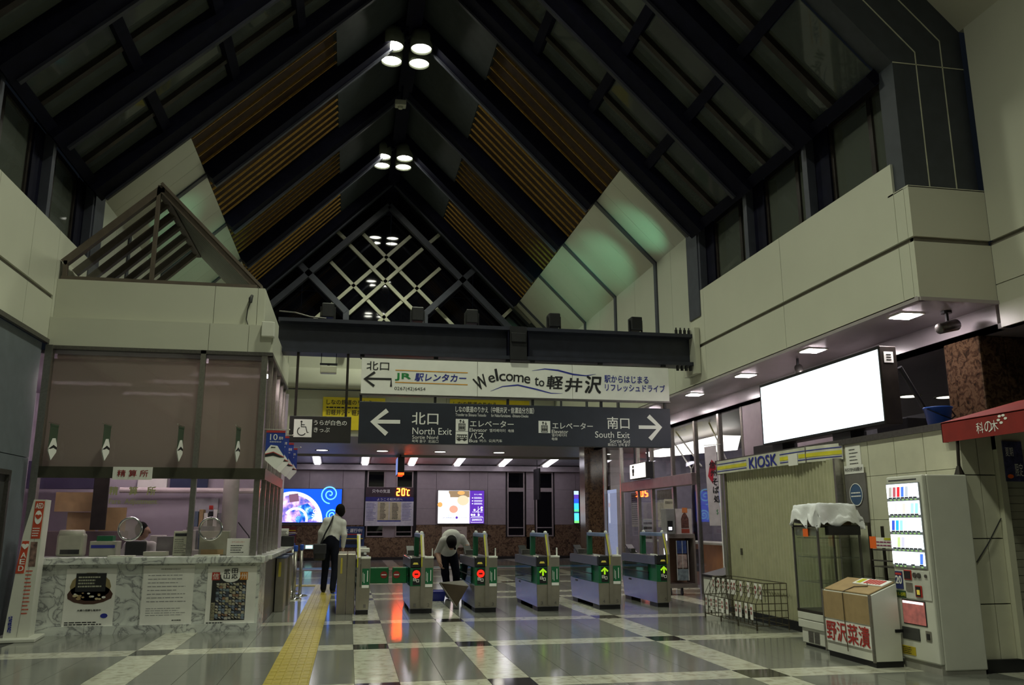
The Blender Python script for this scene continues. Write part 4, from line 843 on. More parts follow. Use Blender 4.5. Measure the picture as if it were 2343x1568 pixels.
wobj('gable_pane', MB().prism([(AX, 4.83), (RX2 - 0.05, 4.83), (AX, AZ)], 'y', YR0 + 0.04, YR0 + 0.05), PANE, gr)
sc = thing('wall_lamp_cable', 'small black spotlight with a dangling cable on the office parapet', 'spotlight', (-1.52, 12.38, 4.6)); wobj('head', MB().tube([(-1.52, 12.39, 4.66), (-1.53, 12.33, 4.60), (-1.53, 12.32, 4.54)], [0.02, 0.03, 0.025], 8), BLACK, sc); wobj('cable', MB().tube([(-1.52, 12.39, 4.64), (-1.57, 12.39, 4.45), (-1.58, 12.39, 4.30), (-1.55, 12.38, 4.21)], 0.007, 6), BLACK, sc)
# ---- anniversary pennants
PB = pm('pennant_blue', (0.02, 0.05, 0.30), 0.5); PSHADE = pm('pennant_shaded', (0.05, 0.08, 0.05), 0.5)  # second colour is the blue cloth darkened for the shade on its back
def pennant(label, loc, rz, grp=None):
    q = thing('pennant', label, 'pennant', loc, rz, grp)
    hw = 0.13; y = 0.0
    obj('cloth', MB().poly([(-hw, 0.54), (hw, 0.54), (hw, 0.13), (0.02, 0.0), (-hw, 0.13)], y, 0.004), PB, q)
    obj('hem', MB().box(-hw, hw, y - 0.003, y + 0.007, 0.515, 0.545), pm('hem_red', (0.4, 0.03, 0.03), 0.6), q)
    obj('rod', MB().tube([(-hw - 0.03, 0, 0.56), (hw + 0.05, 0, 0.56)], 0.006, 6).lathe([(0.0, -0.015), (0.015, 0), (0.0, 0.015)], (hw + 0.05, 0, 0.56), 8), STEEL, q)
    text(q, '10', LETTERW, -0.075, 0.025, 0.41, 0.495, y - 0.004); text(q, '周年', LETTERW, 0.045, 0.105, 0.415, 0.46, y - 0.004, 0.01)
    text(q, '長野新幹線', LETTERW, -0.08, 0.08, 0.375, 0.395, y - 0.004)
    tr = obj('train_print', MB().poly([(-hw, 0.13), (0.02, 0.0), (hw, 0.13), (hw, 0.18), (0.03, 0.33), (-0.06, 0.34), (-0.13, 0.24)], y - 0.005, 0.003), LETTERW, q)
    obj('train_window', MB().poly([(-hw, 0.205), (-0.02, 0.235), (hw, 0.165), (0.07, 0.165), (-0.02, 0.19), (-hw, 0.17)], y - 0.008, 0.002).poly([(-0.05, 0.315), (0.01, 0.312), (0.0, 0.30), (-0.06, 0.30)], y - 0.008, 0.002), INK, tr)
    obj('train_stripe', MB().poly([(-hw, 0.215), (-0.02, 0.247), (hw, 0.177), (hw, 0.167), (-0.02, 0.236), (-hw, 0.205)], y - 0.009, 0.001), REDINK, tr)
    tr = obj('train_print', MB().poly([(-hw, 0.13), (0.02, 0.0), (hw, 0.13), (hw, 0.18), (0.03, 0.33), (-0.06, 0.34), (-0.13, 0.24)], y + 0.006, 0.003), LETTERW, q)
    obj('train_window', MB().poly([(-hw, 0.205), (-0.02, 0.235), (hw, 0.165), (0.07, 0.165), (-0.02, 0.19), (-hw, 0.17)], y + 0.009, 0.002), INK, tr)
    return q
p0 = pennant('blue tenth anniversary pennant beside the office, first at the corner post', (-1.065, 12.3, 2.14), 0)
dup(p0, (-1.065, 13.1, 2.14), 0, 'blue anniversary pennant beside the office, second from the corner post')
dup(p0, (-1.065, 14.2, 2.14), 0, 'blue anniversary pennant beside the office, third from the corner post')
dup(p0, (-1.065, 15.2, 2.14), 0, 'blue anniversary pennant beside the office, fourth from the corner post')
for x, lab in ((-3.90, 'anniversary pennant in shaded green on the office front above the AED stand'), (-3.24, 'anniversary pennant in shaded green on the office front above the name board'), (-2.30, 'anniversary pennant in shaded green on the office front beside the steel mullion'), (-1.55, 'anniversary pennant in shaded green on the office front before the narrow blind')):
    d_ = dup(p0, (x, 12.11, 2.22), -PI / 2 - 0.12, lab); d_.scale = (0.87, 0.87, 0.87)
    for ch in d_.children:
        if ch.name.startswith(('cloth', 'hem')):
            ch.data = ch.data.copy(); ch.data.materials.clear(); ch.data.materials.append(PSHADE)
# ================================================================== TICKET GATES
GSIDE = pm('gate_side_sheen', (0.36, 0.37, 0.50), 0.25, 0.8, var=0.06)  # violet-blue reflection on the gate sides is put into the steel colour
GFRONT = pm('gate_front_steel', (0.38, 0.35, 0.30), 0.34, 0.75, var=0.08)
GGLASS = glass('gate_glass', tint=(0.35, 0.62, 0.5), ior=1.5)
RED_E = em('led_red', (1.0, 0.02, 0.01), 1.6); GRN_E = em('led_green', (0.45, 0.9, 0.02), 0.8); AMB = em('led_amber', (0.8, 0.7, 0.1), 0.35)
YST = pm('yellow_sticker', (0.50, 0.50, 0.02), 0.5)
RIMW = pm('rim_white', (0.8, 0.82, 0.75), 0.4)
def gate(label, x, y, w, mode, nums, ln=1.85, rail=True):
    """one gate cabinet: front at local y 0, passage sides left and right"""
    g = thing('ticket_gate', label, 'ticket gate', (x, y, 0)); h = w / 2
    obj('foot', MB().box(-h + 0.02, h - 0.02, 0.03, 0.42, 0, 0.075), BLACK, g); obj('foot', MB().box(-h + 0.03, h - 0.03, ln - 0.4, ln - 0.05, 0, 0.075), BLACK, g)
    obj('lower_body', MB().hexa([(-h + 0.012, 0.02, 0.07), (h - 0.012, 0.02, 0.07), (h - 0.012, ln - 0.06, 0.07), (-h + 0.012, ln - 0.06, 0.07), (-h, 0, 0.42), (h, 0, 0.42), (h, ln, 0.42), (-h, ln, 0.42)]), [GSIDE], g)
    obj('front_plate', MB().hexa([(-h + 0.016, 0.012, 0.075), (h - 0.016, 0.012, 0.075), (h - 0.016, 0.02, 0.075), (-h + 0.016, 0.02, 0.075), (-h + 0.004, -0.008, 0.42), (h - 0.004, -0.008, 0.42), (h - 0.004, 0.0, 0.42), (-h + 0.004, 0.0, 0.42)]), GFRONT, g)
    obj('middle_body', MB().box(-h + 0.03, h - 0.03, 0.03, ln - 0.03, 0.42, 0.70), GREEN, g)
    for s in (-1, 1):
        obj('side_window', MB().box(s * h - 0.012 if s > 0 else -h, h if s > 0 else -h + 0.012, 0.42, ln - 0.02, 0.43, 0.69), GGLASS, g)
        obj('side_trim', MB().box(s * (h - 0.01) - 0.012, s * (h - 0.01) + 0.012, 0.42, ln - 0.02, 0.545, 0.56), BLACK, g)
        obj('upper_side', MB().box(s * (h - 0.015) - 0.015, s * (h - 0.015) + 0.015, 0.06, ln + 0.02, 0.70, 0.84), GSIDE, g)
        obj('side_label', MB().box(s * h - 0.002 if s > 0 else -h - 0.002, h + 0.002 if s > 0 else -h + 0.002, ln * 0.72, ln * 0.72 + 0.08, 0.37, 0.40).box(s * h - 0.002 if s > 0 else -h - 0.002, h + 0.002 if s > 0 else -h + 0.002, ln * 0.72 + 0.11, ln * 0.72 + 0.15, 0.37, 0.40), BLACK, g)
    obj('top_deck', MB().box(-h + 0.03, h - 0.03, 0.05, ln, 0.79, 0.845).box(-h + 0.06, h * 0.2, ln - 0.38, ln - 0.05, 0.84, 0.93), STEEL_D, g)
    obj('rear_screen', MB().hexa([(-h + 0.05, ln - 0.36, 0.845), (-h + 0.18, ln - 0.36, 0.845), (-h + 0.18, ln - 0.05, 0.98), (-h + 0.05, ln - 0.05, 0.98), (-h + 0.05, ln - 0.37, 0.86), (-h + 0.18, ln - 0.37, 0.86), (-h + 0.18, ln - 0.06, 1.0), (-h + 0.05, ln - 0.06, 1.0)]), BLACK, g)
    both = w > 0.3
    lx0, lx1 = (-h, -0.015) if both else ((-h, h) if mode else (0, 0))
    if mode:
        rd = obj('reader', MB().bevbox(lx0 + 0.01, lx1 - 0.01, -0.02, 0.10, 0.71, 0.865, 0.012), BLACK, g)
        obj('reader_mark', MB().poly([((lx0 + lx1) / 2 - 0.045, 0.755), ((lx0 + lx1) / 2 + 0.045, 0.755), ((lx0 + lx1) / 2 + 0.03, 0.785), ((lx0 + lx1) / 2 - 0.03, 0.785)], -0.024, 0.003), AMB, rd)
        obj('reader_rim', MB().box(lx0 + 0.012, lx0 + 0.03, -0.022, 0.3, 0.85, 0.875), RIMW, rd)
        obj('green_panel', MB().box(lx0 + 0.008, lx1 - 0.004, -0.01, 0.03, 0.42, 0.70), GREEN, g)
        dx = (lx0 + lx1) / 2 + 0.015
        dp = obj('display', MB().box(dx - 0.055, dx + 0.06, -0.016, -0.01, 0.44, 0.685), BLACK, g)
        if mode == 'stop':
            n = 16; obj('stop_light', MB().poly([(dx + 0.062 * math.cos(2 * PI * k / n), 0.605 + 0.062 * math.sin(2 * PI * k / n)) for k in range(n)], -0.02, 0.003), RED_E, dp)
            obj('stop_bar', MB().box(dx - 0.03, dx + 0.03, -0.023, -0.02, 0.592, 0.618), pm('stop_bar_dark', (0.12, 0.0, 0.0), 0.5), dp)
        else:
            obj('arrow_light', MB().ribbon([(dx, 0.56), (dx, 0.66)], 0.03, -0.02).ribbon([(dx - 0.055, 0.61), (dx, 0.665), (dx + 0.055, 0.61)], 0.028, -0.021), GRN_E, dp)
        obj('ticket_mark', MB().ribbon([(dx - 0.045, 0.505), (dx - 0.045, 0.545), (dx - 0.01, 0.545), (dx - 0.01, 0.505)], 0.012, -0.019, closed=True).ribbon([(dx - 0.045, 0.525), (dx - 0.01, 0.525)], 0.01, -0.019).ribbon([(dx + 0.005, 0.485), (dx + 0.005, 0.525), (dx + 0.04, 0.525), (dx + 0.04, 0.485)], 0.012, -0.019, closed=True), LETTERW, dp)
    rx0, rx1 = (0.035, h) if both else (-h + 0.07 if not mode else h, h)
    if both or not mode:
        obj('rear_front_plate', MB().box(rx0, rx1 - 0.004, -0.006, 0.05, 0.40, 0.85), GFRONT, g)
        obj('top_rim', MB().box(rx0, rx1, -0.012, 0.2, 0.85, 0.875), RIMW, g)
        if both: obj('card_edge', MB().box(rx1 - 0.02, rx1 - 0.01, 0.1, 0.16, 0.875, 1.0), RIMW, g)
        st = obj('green_sticker', MB().box(rx0 + 0.02, rx1 - 0.015, -0.012, -0.006, 0.40, 0.70), GREEN, g)
        xm = (rx0 + rx1) / 2
        obj('sticker_text', MB().ribbon([(xm + 0.03, 0.50), (xm + 0.03, 0.67)], 0.012, -0.015).ribbon([(xm - 0.02, 0.48), (xm - 0.02, 0.62)], 0.008, -0.015).ribbon([(xm - 0.04, 0.50), (xm - 0.04, 0.64)], 0.006, -0.015), LETTERW, st)
        obj('sticker_footer', MB().box(rx0 + 0.02, rx1 - 0.02, -0.015, -0.012, 0.405, 0.45), LETTERW, st)
    px = 0.01 if both else (-h + 0.03 if not mode else h - 0.03)
    obj('front_post', MB().hexa([(px - 0.025, -0.03, 0.10), (px + 0.03, -0.03, 0.10), (px + 0.03, 0.03, 0.10), (px - 0.025, 0.03, 0.10), (px - 0.025, -0.03, 0.87), (px + 0.03, -0.03, 0.87), (px + 0.03, 0.03, 0.87), (px - 0.025, 0.03, 0.87)]).hexa([(px - 0.025, -0.03, 0.87), (px + 0.03, -0.03, 0.87), (px + 0.03, 0.03, 0.87), (px - 0.025, 0.03, 0.87), (px - 0.04, 0.10, 1.23), (px + 0.015, 0.10, 1.23), (px + 0.015, 0.15, 1.23), (px - 0.04, 0.15, 1.23)]), GFRONT, g)
    obj('yellow_sticker', MB().hexa([(px - 0.024, -0.034, 0.72), (px - 0.006, -0.034, 0.72), (px - 0.006, -0.03, 0.72), (px - 0.024, -0.03, 0.72), (px - 0.024, -0.034, 0.87), (px - 0.006, -0.034, 0.87), (px - 0.006, -0.03, 0.87), (px - 0.024, -0.03, 0.87)]).hexa([(px - 0.024, -0.034, 0.88), (px - 0.006, -0.034, 0.88), (px - 0.006, -0.03, 0.88), (px - 0.024, -0.03, 0.88), (px - 0.038, 0.09, 1.21), (px - 0.014, 0.09, 1.21), (px - 0.014, 0.1, 1.21), (px - 0.038, 0.1, 1.21)]), YST, g)
    if rail:
        obj('top_rail', MB().bevbox(px - 0.05, px + 0.03, 0.10, 1.25, 1.17, 1.235, 0.012), pm('rail_blue', (0.16, 0.24, 0.40), 0.35), g)
        obj('rear_post', MB().box(px - 0.05, px + 0.03, 1.15, 1.25, 0.84, 1.18), GREEN, g)
        for yy_ in (0.18, 1.15): obj('sensor', MB().lathe([(0.03, 1.235), (0.03, 1.26), (0.0, 1.275)], (px - 0.01, yy_, 0), 10), RIMW, g)
    for i, nn in enumerate(nums):
        xx = (-h * 0.55, h * 0.6)[i] if both else h * 0.3
        text(g, nn, pm('number_grey', (0.14, 0.13, 0.12), 0.5), xx - 0.018, xx + 0.018, 0.105, 0.155, -0.001, 0.01)
    return g
GY = 13.9
gate('narrow end gate cabinet numbered 1 beside the steel cabinet', 0.25, GY + 0.05, 0.22, None, ['1'], rail=False)
gate('ticket gate numbered 1 and 2 with a red stop light beside the closed green flaps', 1.17, GY + 0.05, 0.38, 'stop', ['1', '2'])
gate('ticket gate numbered 2 and 3 with a red stop light beside the bending worker', 2.20, GY, 0.38, 'stop', ['2', '3'])
gate('ticket gate with a green arrow next to the red-lit gates', 3.23, GY, 0.39, 'go', ['3', '4'])
gate('ticket gate with a green arrow next to the narrow end gate', 4.31, GY + 0.1, 0.40, 'go', ['4', '5'])
gate('narrow end gate numbered 5 with a green arrow beside the brochure cabinet', 5.30, GY + 0.25, 0.24, 'go', ['5'])
def flap(label, x0, x1, mark):
    t = thing('gate_flap', label, 'gate flap', ((x0 + x1) / 2, GY + 0.8, 0)); w = (x1 - x0) / 2
    obj('paddle', MB().bevbox(-w, w, -0.02, 0.02, 0.42, 0.68, 0.015), pm('flap_green', (0.012, 0.16, 0.05), 0.4), t)
    if mark is not None:
        n = 16; m = mark
        obj('stop_disc', MB().poly([(m + 0.058 * math.cos(2 * PI * k / n), 0.56 + 0.058 * math.sin(2 * PI * k / n)) for k in range(n)], -0.025, 0.004), pm('flap_red', (0.35, 0.03, 0.02), 0.5), t)
        obj('stop_bar', MB().box(m - 0.04, m + 0.04, -0.029, -0.025, 0.55, 0.57), LETTERW, t)
flap('closed green gate flap reaching from the narrow end gate', 0.36, 0.68, 0.08); flap('closed green gate flap reaching from the gate numbered 1 and 2', 0.74, 0.98, -0.05)
flap('plain green gate flap between the two wide green-arrow gates', 3.43, 3.62, None); flap('plain green gate flap before the narrow green-arrow end gate', 4.52, 4.72, None)
c = thing('steel_cabinet', 'tall plain steel cabinet with a yellow sticker at the wide passage', 'cabinet', (-0.01, 14.25, 0))
obj('body', MB().bevbox(-0.145, 0.0, -0.15, 1.3, 0.0, 0.92, 0.01).bevbox(0.004, 0.14, -0.15, 1.3, 0.0, 0.92, 0.01), GFRONT, c); obj('sticker', MB().box(-0.10, -0.07, -0.156, -0.15, 0.62, 0.86), pm('sticker_old', (0.45, 0.38, 0.05), 0.6), c)
obj('white_box', MB().bevbox(0.15, 0.36, 0.25, 0.45, 0.93, 1.0, 0.01), MACHINE, c)
for i, (x, y, lab) in enumerate(((-1.075, 14.75, 'steel barrier post with a yellow sticker beside the office counter'), (-1.07, 15.9, 'steel barrier post behind the stickered post at the office side'))):
    c = thing('barrier_post', lab, 'post', (x, y, 0)); obj('body', MB().bevbox(-0.07, 0.07, -0.08, 0.5, 0, 0.84, 0.008), GFRONT, c); obj('cap', MB().box(-0.08, 0.09, -0.09, 0.51, 0.84, 0.87), pm('cap_blue', (0.2, 0.24, 0.4), 0.3, 0.5), c)
    if i == 0: obj('sticker', MB().box(-0.03, 0.01, -0.086, -0.08, 0.55, 0.78), pm('sticker_old', (0.45, 0.38, 0.05), 0.6), c)
for i, (x, y, lab) in enumerate(((-0.98, 17.0, 'steel queue post nearest the office counter end'), (-0.91, 17.8, 'steel queue post standing closest to the walking man'), (-1.15, 18.9, 'steel queue post farthest beyond the office counter'))):
    c = thing('queue_post', lab, 'queue post', (x, y, 0)); obj('base', MB().lathe([(0.15, 0), (0.15, 0.012), (0.05, 0.035)], n=20), CHROME, c, True); obj('pole', MB().tube([(0, 0, 0.02), (0, 0, 0.92)], 0.032, 12), STEEL, c, True)
    obj('belt_head', MB().lathe([(0.035, 0.88), (0.04, 0.9), (0.04, 0.98), (0.03, 0.99)], n=14), BLUE, c)
c = thing('pass_reader', 'black reader box on the far end of the office counter', 'reader', (-1.16, 17.3, 0.965)); obj('body', MB().bevbox(-0.12, 0.12, -0.12, 0.12, 0, 0.2, 0.02), BLACK, c); obj('lid', MB().hexa([(-0.14, -0.13, 0.2), (0.16, -0.13, 0.24), (0.16, 0.13, 0.24), (-0.14, 0.13, 0.2), (-0.14, -0.13, 0.215), (0.16, -0.13, 0.255), (0.16, 0.13, 0.255), (-0.14, 0.13, 0.215)]), STEEL, c)
c = thing('counter_notice', 'small white notice standing at the end of the office counter', 'notice', (-1.3, 17.45, 0.965)); obj('sheet', MB().box(-0.1, 0.14, 0.0, 0.012, 0.0, 0.34), PAPER, c); obj('print', textlines(MB(), -0.02, 0.12, 0.22, 0.30, -0.003, 3), INK, c)
# open cover and box at the gate being serviced
c = thing('open_cover', 'brown hinged cover hanging open from the serviced gate', 'cover', (1.98, 14.4, 0.02))
obj('plate', MB().hexa([(-0.42, 0.5, 0.38), (-0.04, 0.3, 0.42), (0.02, 0.1, 0.35), (-0.18, 0.1, 0.02), (-0.42, 0.52, 0.39), (-0.04, 0.32, 0.43), (0.02, 0.12, 0.36), (-0.18, 0.12, 0.03)]), pm('cover_brown', (0.055, 0.038, 0.022), 0.5), c)
obj('edge', MB().tube([(-0.42, 0.5, 0.38), (-0.18, 0.1, 0.015)], 0.012, 6), STEEL, c)
c = thing('tool_crate', 'blue plastic tool crate on the floor beside the worker', 'crate', (1.63, 16.3, 0)); cb = MB().hexa([(-0.14, -0.2, 0), (0.14, -0.2, 0), (0.14, 0.2, 0), (-0.14, 0.2, 0), (-0.17, -0.23, 0.16), (0.17, -0.23, 0.16), (0.17, 0.23, 0.16), (-0.17, 0.23, 0.16)]); obj('tub', cb, pm('crate_blue', (0.01, 0.02, 0.25), 0.4), c); obj('rim', MB().box(-0.18, 0.18, -0.24, -0.21, 0.14, 0.17).box(-0.18, 0.18, 0.21, 0.24, 0.14, 0.17).box(-0.18, -0.15, -0.24, 0.24, 0.14, 0.17).box(0.15, 0.18, -0.24, 0.24, 0.14, 0.17), pm('crate_blue', (0.01, 0.02, 0.25), 0.4), c)
# ================================================================== PEOPLE
def body_mesh(prims, res, k):
    """one continuous surface round tapered capsules (a, b, ra, rb, mat) by surface nets"""
    A = np.array([p[0] for p in prims], float); B = np.array([p[1] for p in prims], float); R = np.array([p[2:4] for p in prims], float)
    lo = np.minimum(A, B).min(0) - 0.25; hi = np.maximum(A, B).max(0) + 0.25
    n = np.ceil((hi - lo) / res).astype(int) + 1
    ax = [lo[i] + res * np.arange(n[i]) for i in range(3)]; P = np.stack(np.meshgrid(*ax, indexing='ij'), -1)
    def dist(Q, i):
        ab = B[i] - A[i]; l2 = max(ab @ ab, 1e-9); t = np.clip(((Q - A[i]) @ ab) / l2, 0, 1)
        sc_ = prims[i][5] if len(prims[i]) > 5 else (1, 1, 1)
        dv = (Q - (A[i] + t[..., None] * ab)) / np.array(sc_)
        return np.sqrt((dv ** 2).sum(-1)) * min(sc_) - (R[i, 0] + t * (R[i, 1] - R[i, 0])) * min(sc_)
    F = dist(P, 0)
    for i in range(1, len(prims)):
        kk = prims[i][6] if len(prims[i]) > 6 else k
        d = dist(P, i); h = np.clip(0.5 + 0.5 * (F - d) / kk, 0, 1); F = F + (d - F) * h - kk * h * (1 - h)
    S_ = F < 0
    c8 = [(i, j, l) for i in (0, 1) for j in (0, 1) for l in (0, 1)]
    sl = lambda o: tuple(slice(o[q], n[q] - 1 + o[q]) for q in range(3))
    cnt = sum(S_[sl(o)].astype(int) for o in c8); act = (cnt > 0) & (cnt < 8)
    idx = -np.ones(act.shape, int); idx[act] = np.arange(act.sum()); cells = np.argwhere(act)
    acc = np.zeros((len(cells), 3)); num = np.zeros(len(cells))
    for a in c8:
        for q in range(3):
            if a[q]: continue
            b = list(a); b[q] = 1
            fa = F[tuple((cells + a).T)]; fb = F[tuple((cells + b).T)]; cr = (fa < 0) != (fb < 0)
            t = np.where(cr, fa / np.where(cr, fa - fb, 1), 0); p = cells + np.array(a, float); p[:, q] += t
            acc[cr] += p[cr]; num[cr] += 1
    V = lo + res * acc / num[:, None]; faces = []
    for q in range(3):
        u, v = (q + 1) % 3, (q + 2) % 3
        s0 = [slice(1, n[i] - 1) for i in range(3)]; s0[q] = slice(0, n[q] - 1); s1 = list(s0); s1[q] = slice(1, n[q])
        a, b = S_[tuple(s0)], S_[tuple(s1)]; e = np.argwhere(a != b); off = np.array([1, 1, 1]); off[q] = 0; e = e + off
        du = np.zeros(3, int); du[u] = 1; dv = np.zeros(3, int); dv[v] = 1
        quad = np.stack([idx[tuple((e - du - dv).T)], idx[tuple((e - dv).T)], idx[tuple(e.T)], idx[tuple((e - du).T)]], 1)
        fl = S_[tuple(e.T)]; quad[~fl] = quad[~fl][:, ::-1]; faces.append(quad)
    Fq = np.concatenate(faces); cen = V[Fq].mean(1)
    D = np.stack([dist(cen, i) for i in range(len(prims))], 1); mi = np.array([p[4] for p in prims])[D.argmin(1)]
    me = bpy.data.meshes.new('body'); me.from_pydata(V.tolist(), [], Fq.tolist())
    for m in (SKIN, HAIR, SHIRT, TROUSER, BLACK): me.materials.append(m)
    me.polygons.foreach_set('material_index', mi.astype(np.int32)); me.polygons.foreach_set('use_smooth', [True] * len(Fq)); me.update()
    return me
SK, HR, SH, TR, BK = range(5)
def hand(w, d, side, n, mat=SK):
    """palm, four unequal curled fingers and a thumb; w wrist, d pointing direction, n palm normal"""
    w, d, n = Vector(w), Vector(d).normalized(), Vector(n).normalized(); s = d.cross(n).normalized() * side; out = []
    out.append((w, w + d * 0.075, 0.026, 0.034, mat, (1, 1, 1), 0.015))
    for i, l in enumerate((0.07, 0.08, 0.075, 0.058)):
        b = w + d * 0.085 + s * (0.027 - 0.018 * i); m = b + d * l * 0.55 + n * l * 0.15; e = m + d * l * 0.3 + n * l * 0.4
        out += [(b, m, 0.0095, 0.009, mat, (1, 1, 1), 0.004), (m, e, 0.009, 0.008, mat, (1, 1, 1), 0.004)]
    b = w + d * 0.025 + s * 0.03; m = b + (d + s * 0.8).normalized() * 0.04; out += [(b, m, 0.012, 0.011, mat, (1, 1, 1), 0.006), (m, m + (d + n * 0.4).normalized() * 0.035, 0.011, 0.009, mat, (1, 1, 1), 0.006)]
    return [tuple([tuple(p[0]), tuple(p[1])] + list(p[2:])) for p in out]
def leg(h, kn, an, toe, r=0.098):
    return [(h, kn, r, 0.074, TR), (kn, an, 0.074, 0.060, TR), ((an[0], an[1], 0.05), toe, 0.045, 0.038, BK)]
# walking man, seen from behind, leaning to his right with a shoulder bag
w1 = [((0.0, 0, 1.02), (0.0, 0, 1.10), 0.160, 0.158, TR, (1, 0.8, 1)),
      ((0.0, 0, 1.12), (0.04, 0.02, 1.30), 0.172, 0.178, SH, (1, 0.70, 1)), ((0.04, 0.02, 1.30), (0.07, 0.02, 1.42), 0.185, 0.15, SH, (1, 0.66, 1)),
      ((-0.10, 0.02, 1.44), (0.22, 0.02, 1.40), 0.085, 0.085, SH), ((0.08, 0.02, 1.48), (0.12, 0.03, 1.58), 0.06, 0.055, SK),
      ((0.165, 0.05, 1.68), (0.17, 0.05, 1.65), 0.112, 0.108, HR, (0.88, 1.0, 1.12)), ((0.17, 0.10, 1.64), (0.17, 0.12, 1.60), 0.07, 0.055, SK), ((0.17, 0.185, 1.645), (0.17, 0.19, 1.625), 0.015, 0.02, SK, (1, 1, 1), 0.01),
      ((0.075, 0.07, 1.655), (0.077, 0.065, 1.63), 0.018, 0.014, SK, (1, 1, 1), 0.01), ((0.262, 0.07, 1.655), (0.26, 0.065, 1.63), 0.018, 0.014, SK, (1, 1, 1), 0.01),
      ((-0.10, 0.02, 1.45), (-0.21, 0.0, 1.22), 0.068, 0.055, SH), ((-0.21, 0.0, 1.22), (-0.23, 0.07, 1.00), 0.056, 0.045, SH),
      ((0.22, 0.02, 1.41), (0.27, -0.02, 1.17), 0.068, 0.055, SH), ((0.27, -0.02, 1.17), (0.25, 0.05, 0.94), 0.056, 0.044, SH)]
w1 += hand((-0.23, 0.075, 0.98), (0.0, 0.25, -1), 1, (1, 0.2, 0)) + hand((0.25, 0.055, 0.92), (-0.05, 0.1, -1), -1, (-1, 0.2, 0))
w1 += leg((-0.075, 0, 0.99), (-0.09, 0.16, 0.54), (-0.115, 0.10, 0.10), (-0.12, 0.27, 0.042)) + leg((0.075, 0, 0.99), (0.11, -0.02, 0.52), (0.075, -0.16, 0.11), (0.10, 0.02, 0.042))
p1 = thing('person', 'man in white shirt and black trousers walking away with a shoulder bag', 'person', (-0.36, 18.35, 0))
obj('body', body_mesh(w1, 0.0125, 0.03), None, p1)
bg = thing('shoulder_bag', 'black shoulder bag at the walking man\'s left hip', 'bag', (-0.62, 18.30, 0.66))
obj('bag_body', MB().bevbox(-0.07, 0.17, -0.19, 0.19, 0.0, 0.32, 0.04), BLACK, bg); obj('bag_flap', MB().bevbox(-0.08, 0.18, -0.195, 0.0, 0.12, 0.33, 0.02), pm('bag_flap', (0.02, 0.02, 0.025), 0.6), bg)
obj('strap', MB().tube([(0.06, -0.12, 0.31), (0.14, -0.155, 0.53), (0.23, -0.15, 0.71), (0.28, -0.09, 0.845), (0.285, 0.05, 0.89), (0.28, 0.18, 0.79), (0.2, 0.2, 0.6), (0.1, 0.14, 0.32)], 0.019, 6), BLACK, bg)
# worker bending over the open gate
w2 = [((0.0, 0.20, 0.86), (0.0, 0.12, 0.92), 0.15, 0.15, TR, (1, 0.85, 1)), ((0.0, 0.10, 0.95), (0.04, -0.10, 1.10), 0.170, 0.185, SH, (1, 0.85, 1)), ((0.04, -0.10, 1.10), (0.05, -0.26, 1.14), 0.185, 0.15, SH, (1, 0.85, 1)),
      ((-0.11, -0.28, 1.08), (0.20, -0.24, 1.12), 0.078, 0.078, SH), ((0.03, -0.34, 1.12), (0.015, -0.42, 1.09), 0.058, 0.055, SK),
      ((0.0, -0.46, 1.08), (0.0, -0.52, 1.05), 0.106, 0.100, HR, (0.92, 1.1, 1.0)), ((0.0, -0.47, 0.985), (0.0, -0.45, 0.955), 0.060, 0.045, SK), ((0.0, -0.525, 0.955), (0.0, -0.52, 0.94), 0.014, 0.018, SK, (1, 1, 1), 0.01),
      ((-0.14, -0.27, 1.07), (-0.23, -0.18, 0.86), 0.07, 0.06, SH), ((-0.23, -0.18, 0.86), (-0.20, -0.32, 0.70), 0.055, 0.038, SK),
      ((0.22, -0.23, 1.12), (0.31, -0.20, 1.00), 0.072, 0.064, SH), ((0.31, -0.20, 1.00), (0.31, -0.34, 0.90), 0.048, 0.036, SK)]
w2 += hand((-0.20, -0.33, 0.69), (0.25, -0.4, -0.8), 1, (0.8, 0.1, 0.3)) + hand((0.31, -0.35, 0.89), (-0.1, -0.6, -0.7), -1, (-0.3, 0.3, -0.8))
w2 += leg((-0.08, 0.18, 0.86), (-0.04, 0.14, 0.46), (0.02, 0.2, 0.10), (0.03, 0.02, 0.042)) + leg((0.09, 0.18, 0.86), (0.17, 0.10, 0.46), (0.19, 0.26, 0.10), (0.20, 0.08, 0.042))
p2 = thing('person', 'worker in a white shirt bending over the open ticket gate', 'person', (1.88, 16.45, 0))
obj('body', body_mesh(w2, 0.0125, 0.03), None, p2)
tie = MB().hexa([(0.05, -0.47, 0.92), (0.09, -0.47, 0.92), (0.09, -0.46, 0.92), (0.05, -0.46, 0.92), (0.03, -0.37, 1.06), (0.07, -0.37, 1.06), (0.07, -0.36, 1.06), (0.03, -0.36, 1.06)]); obj('tie', tie, TROUSER, p2)
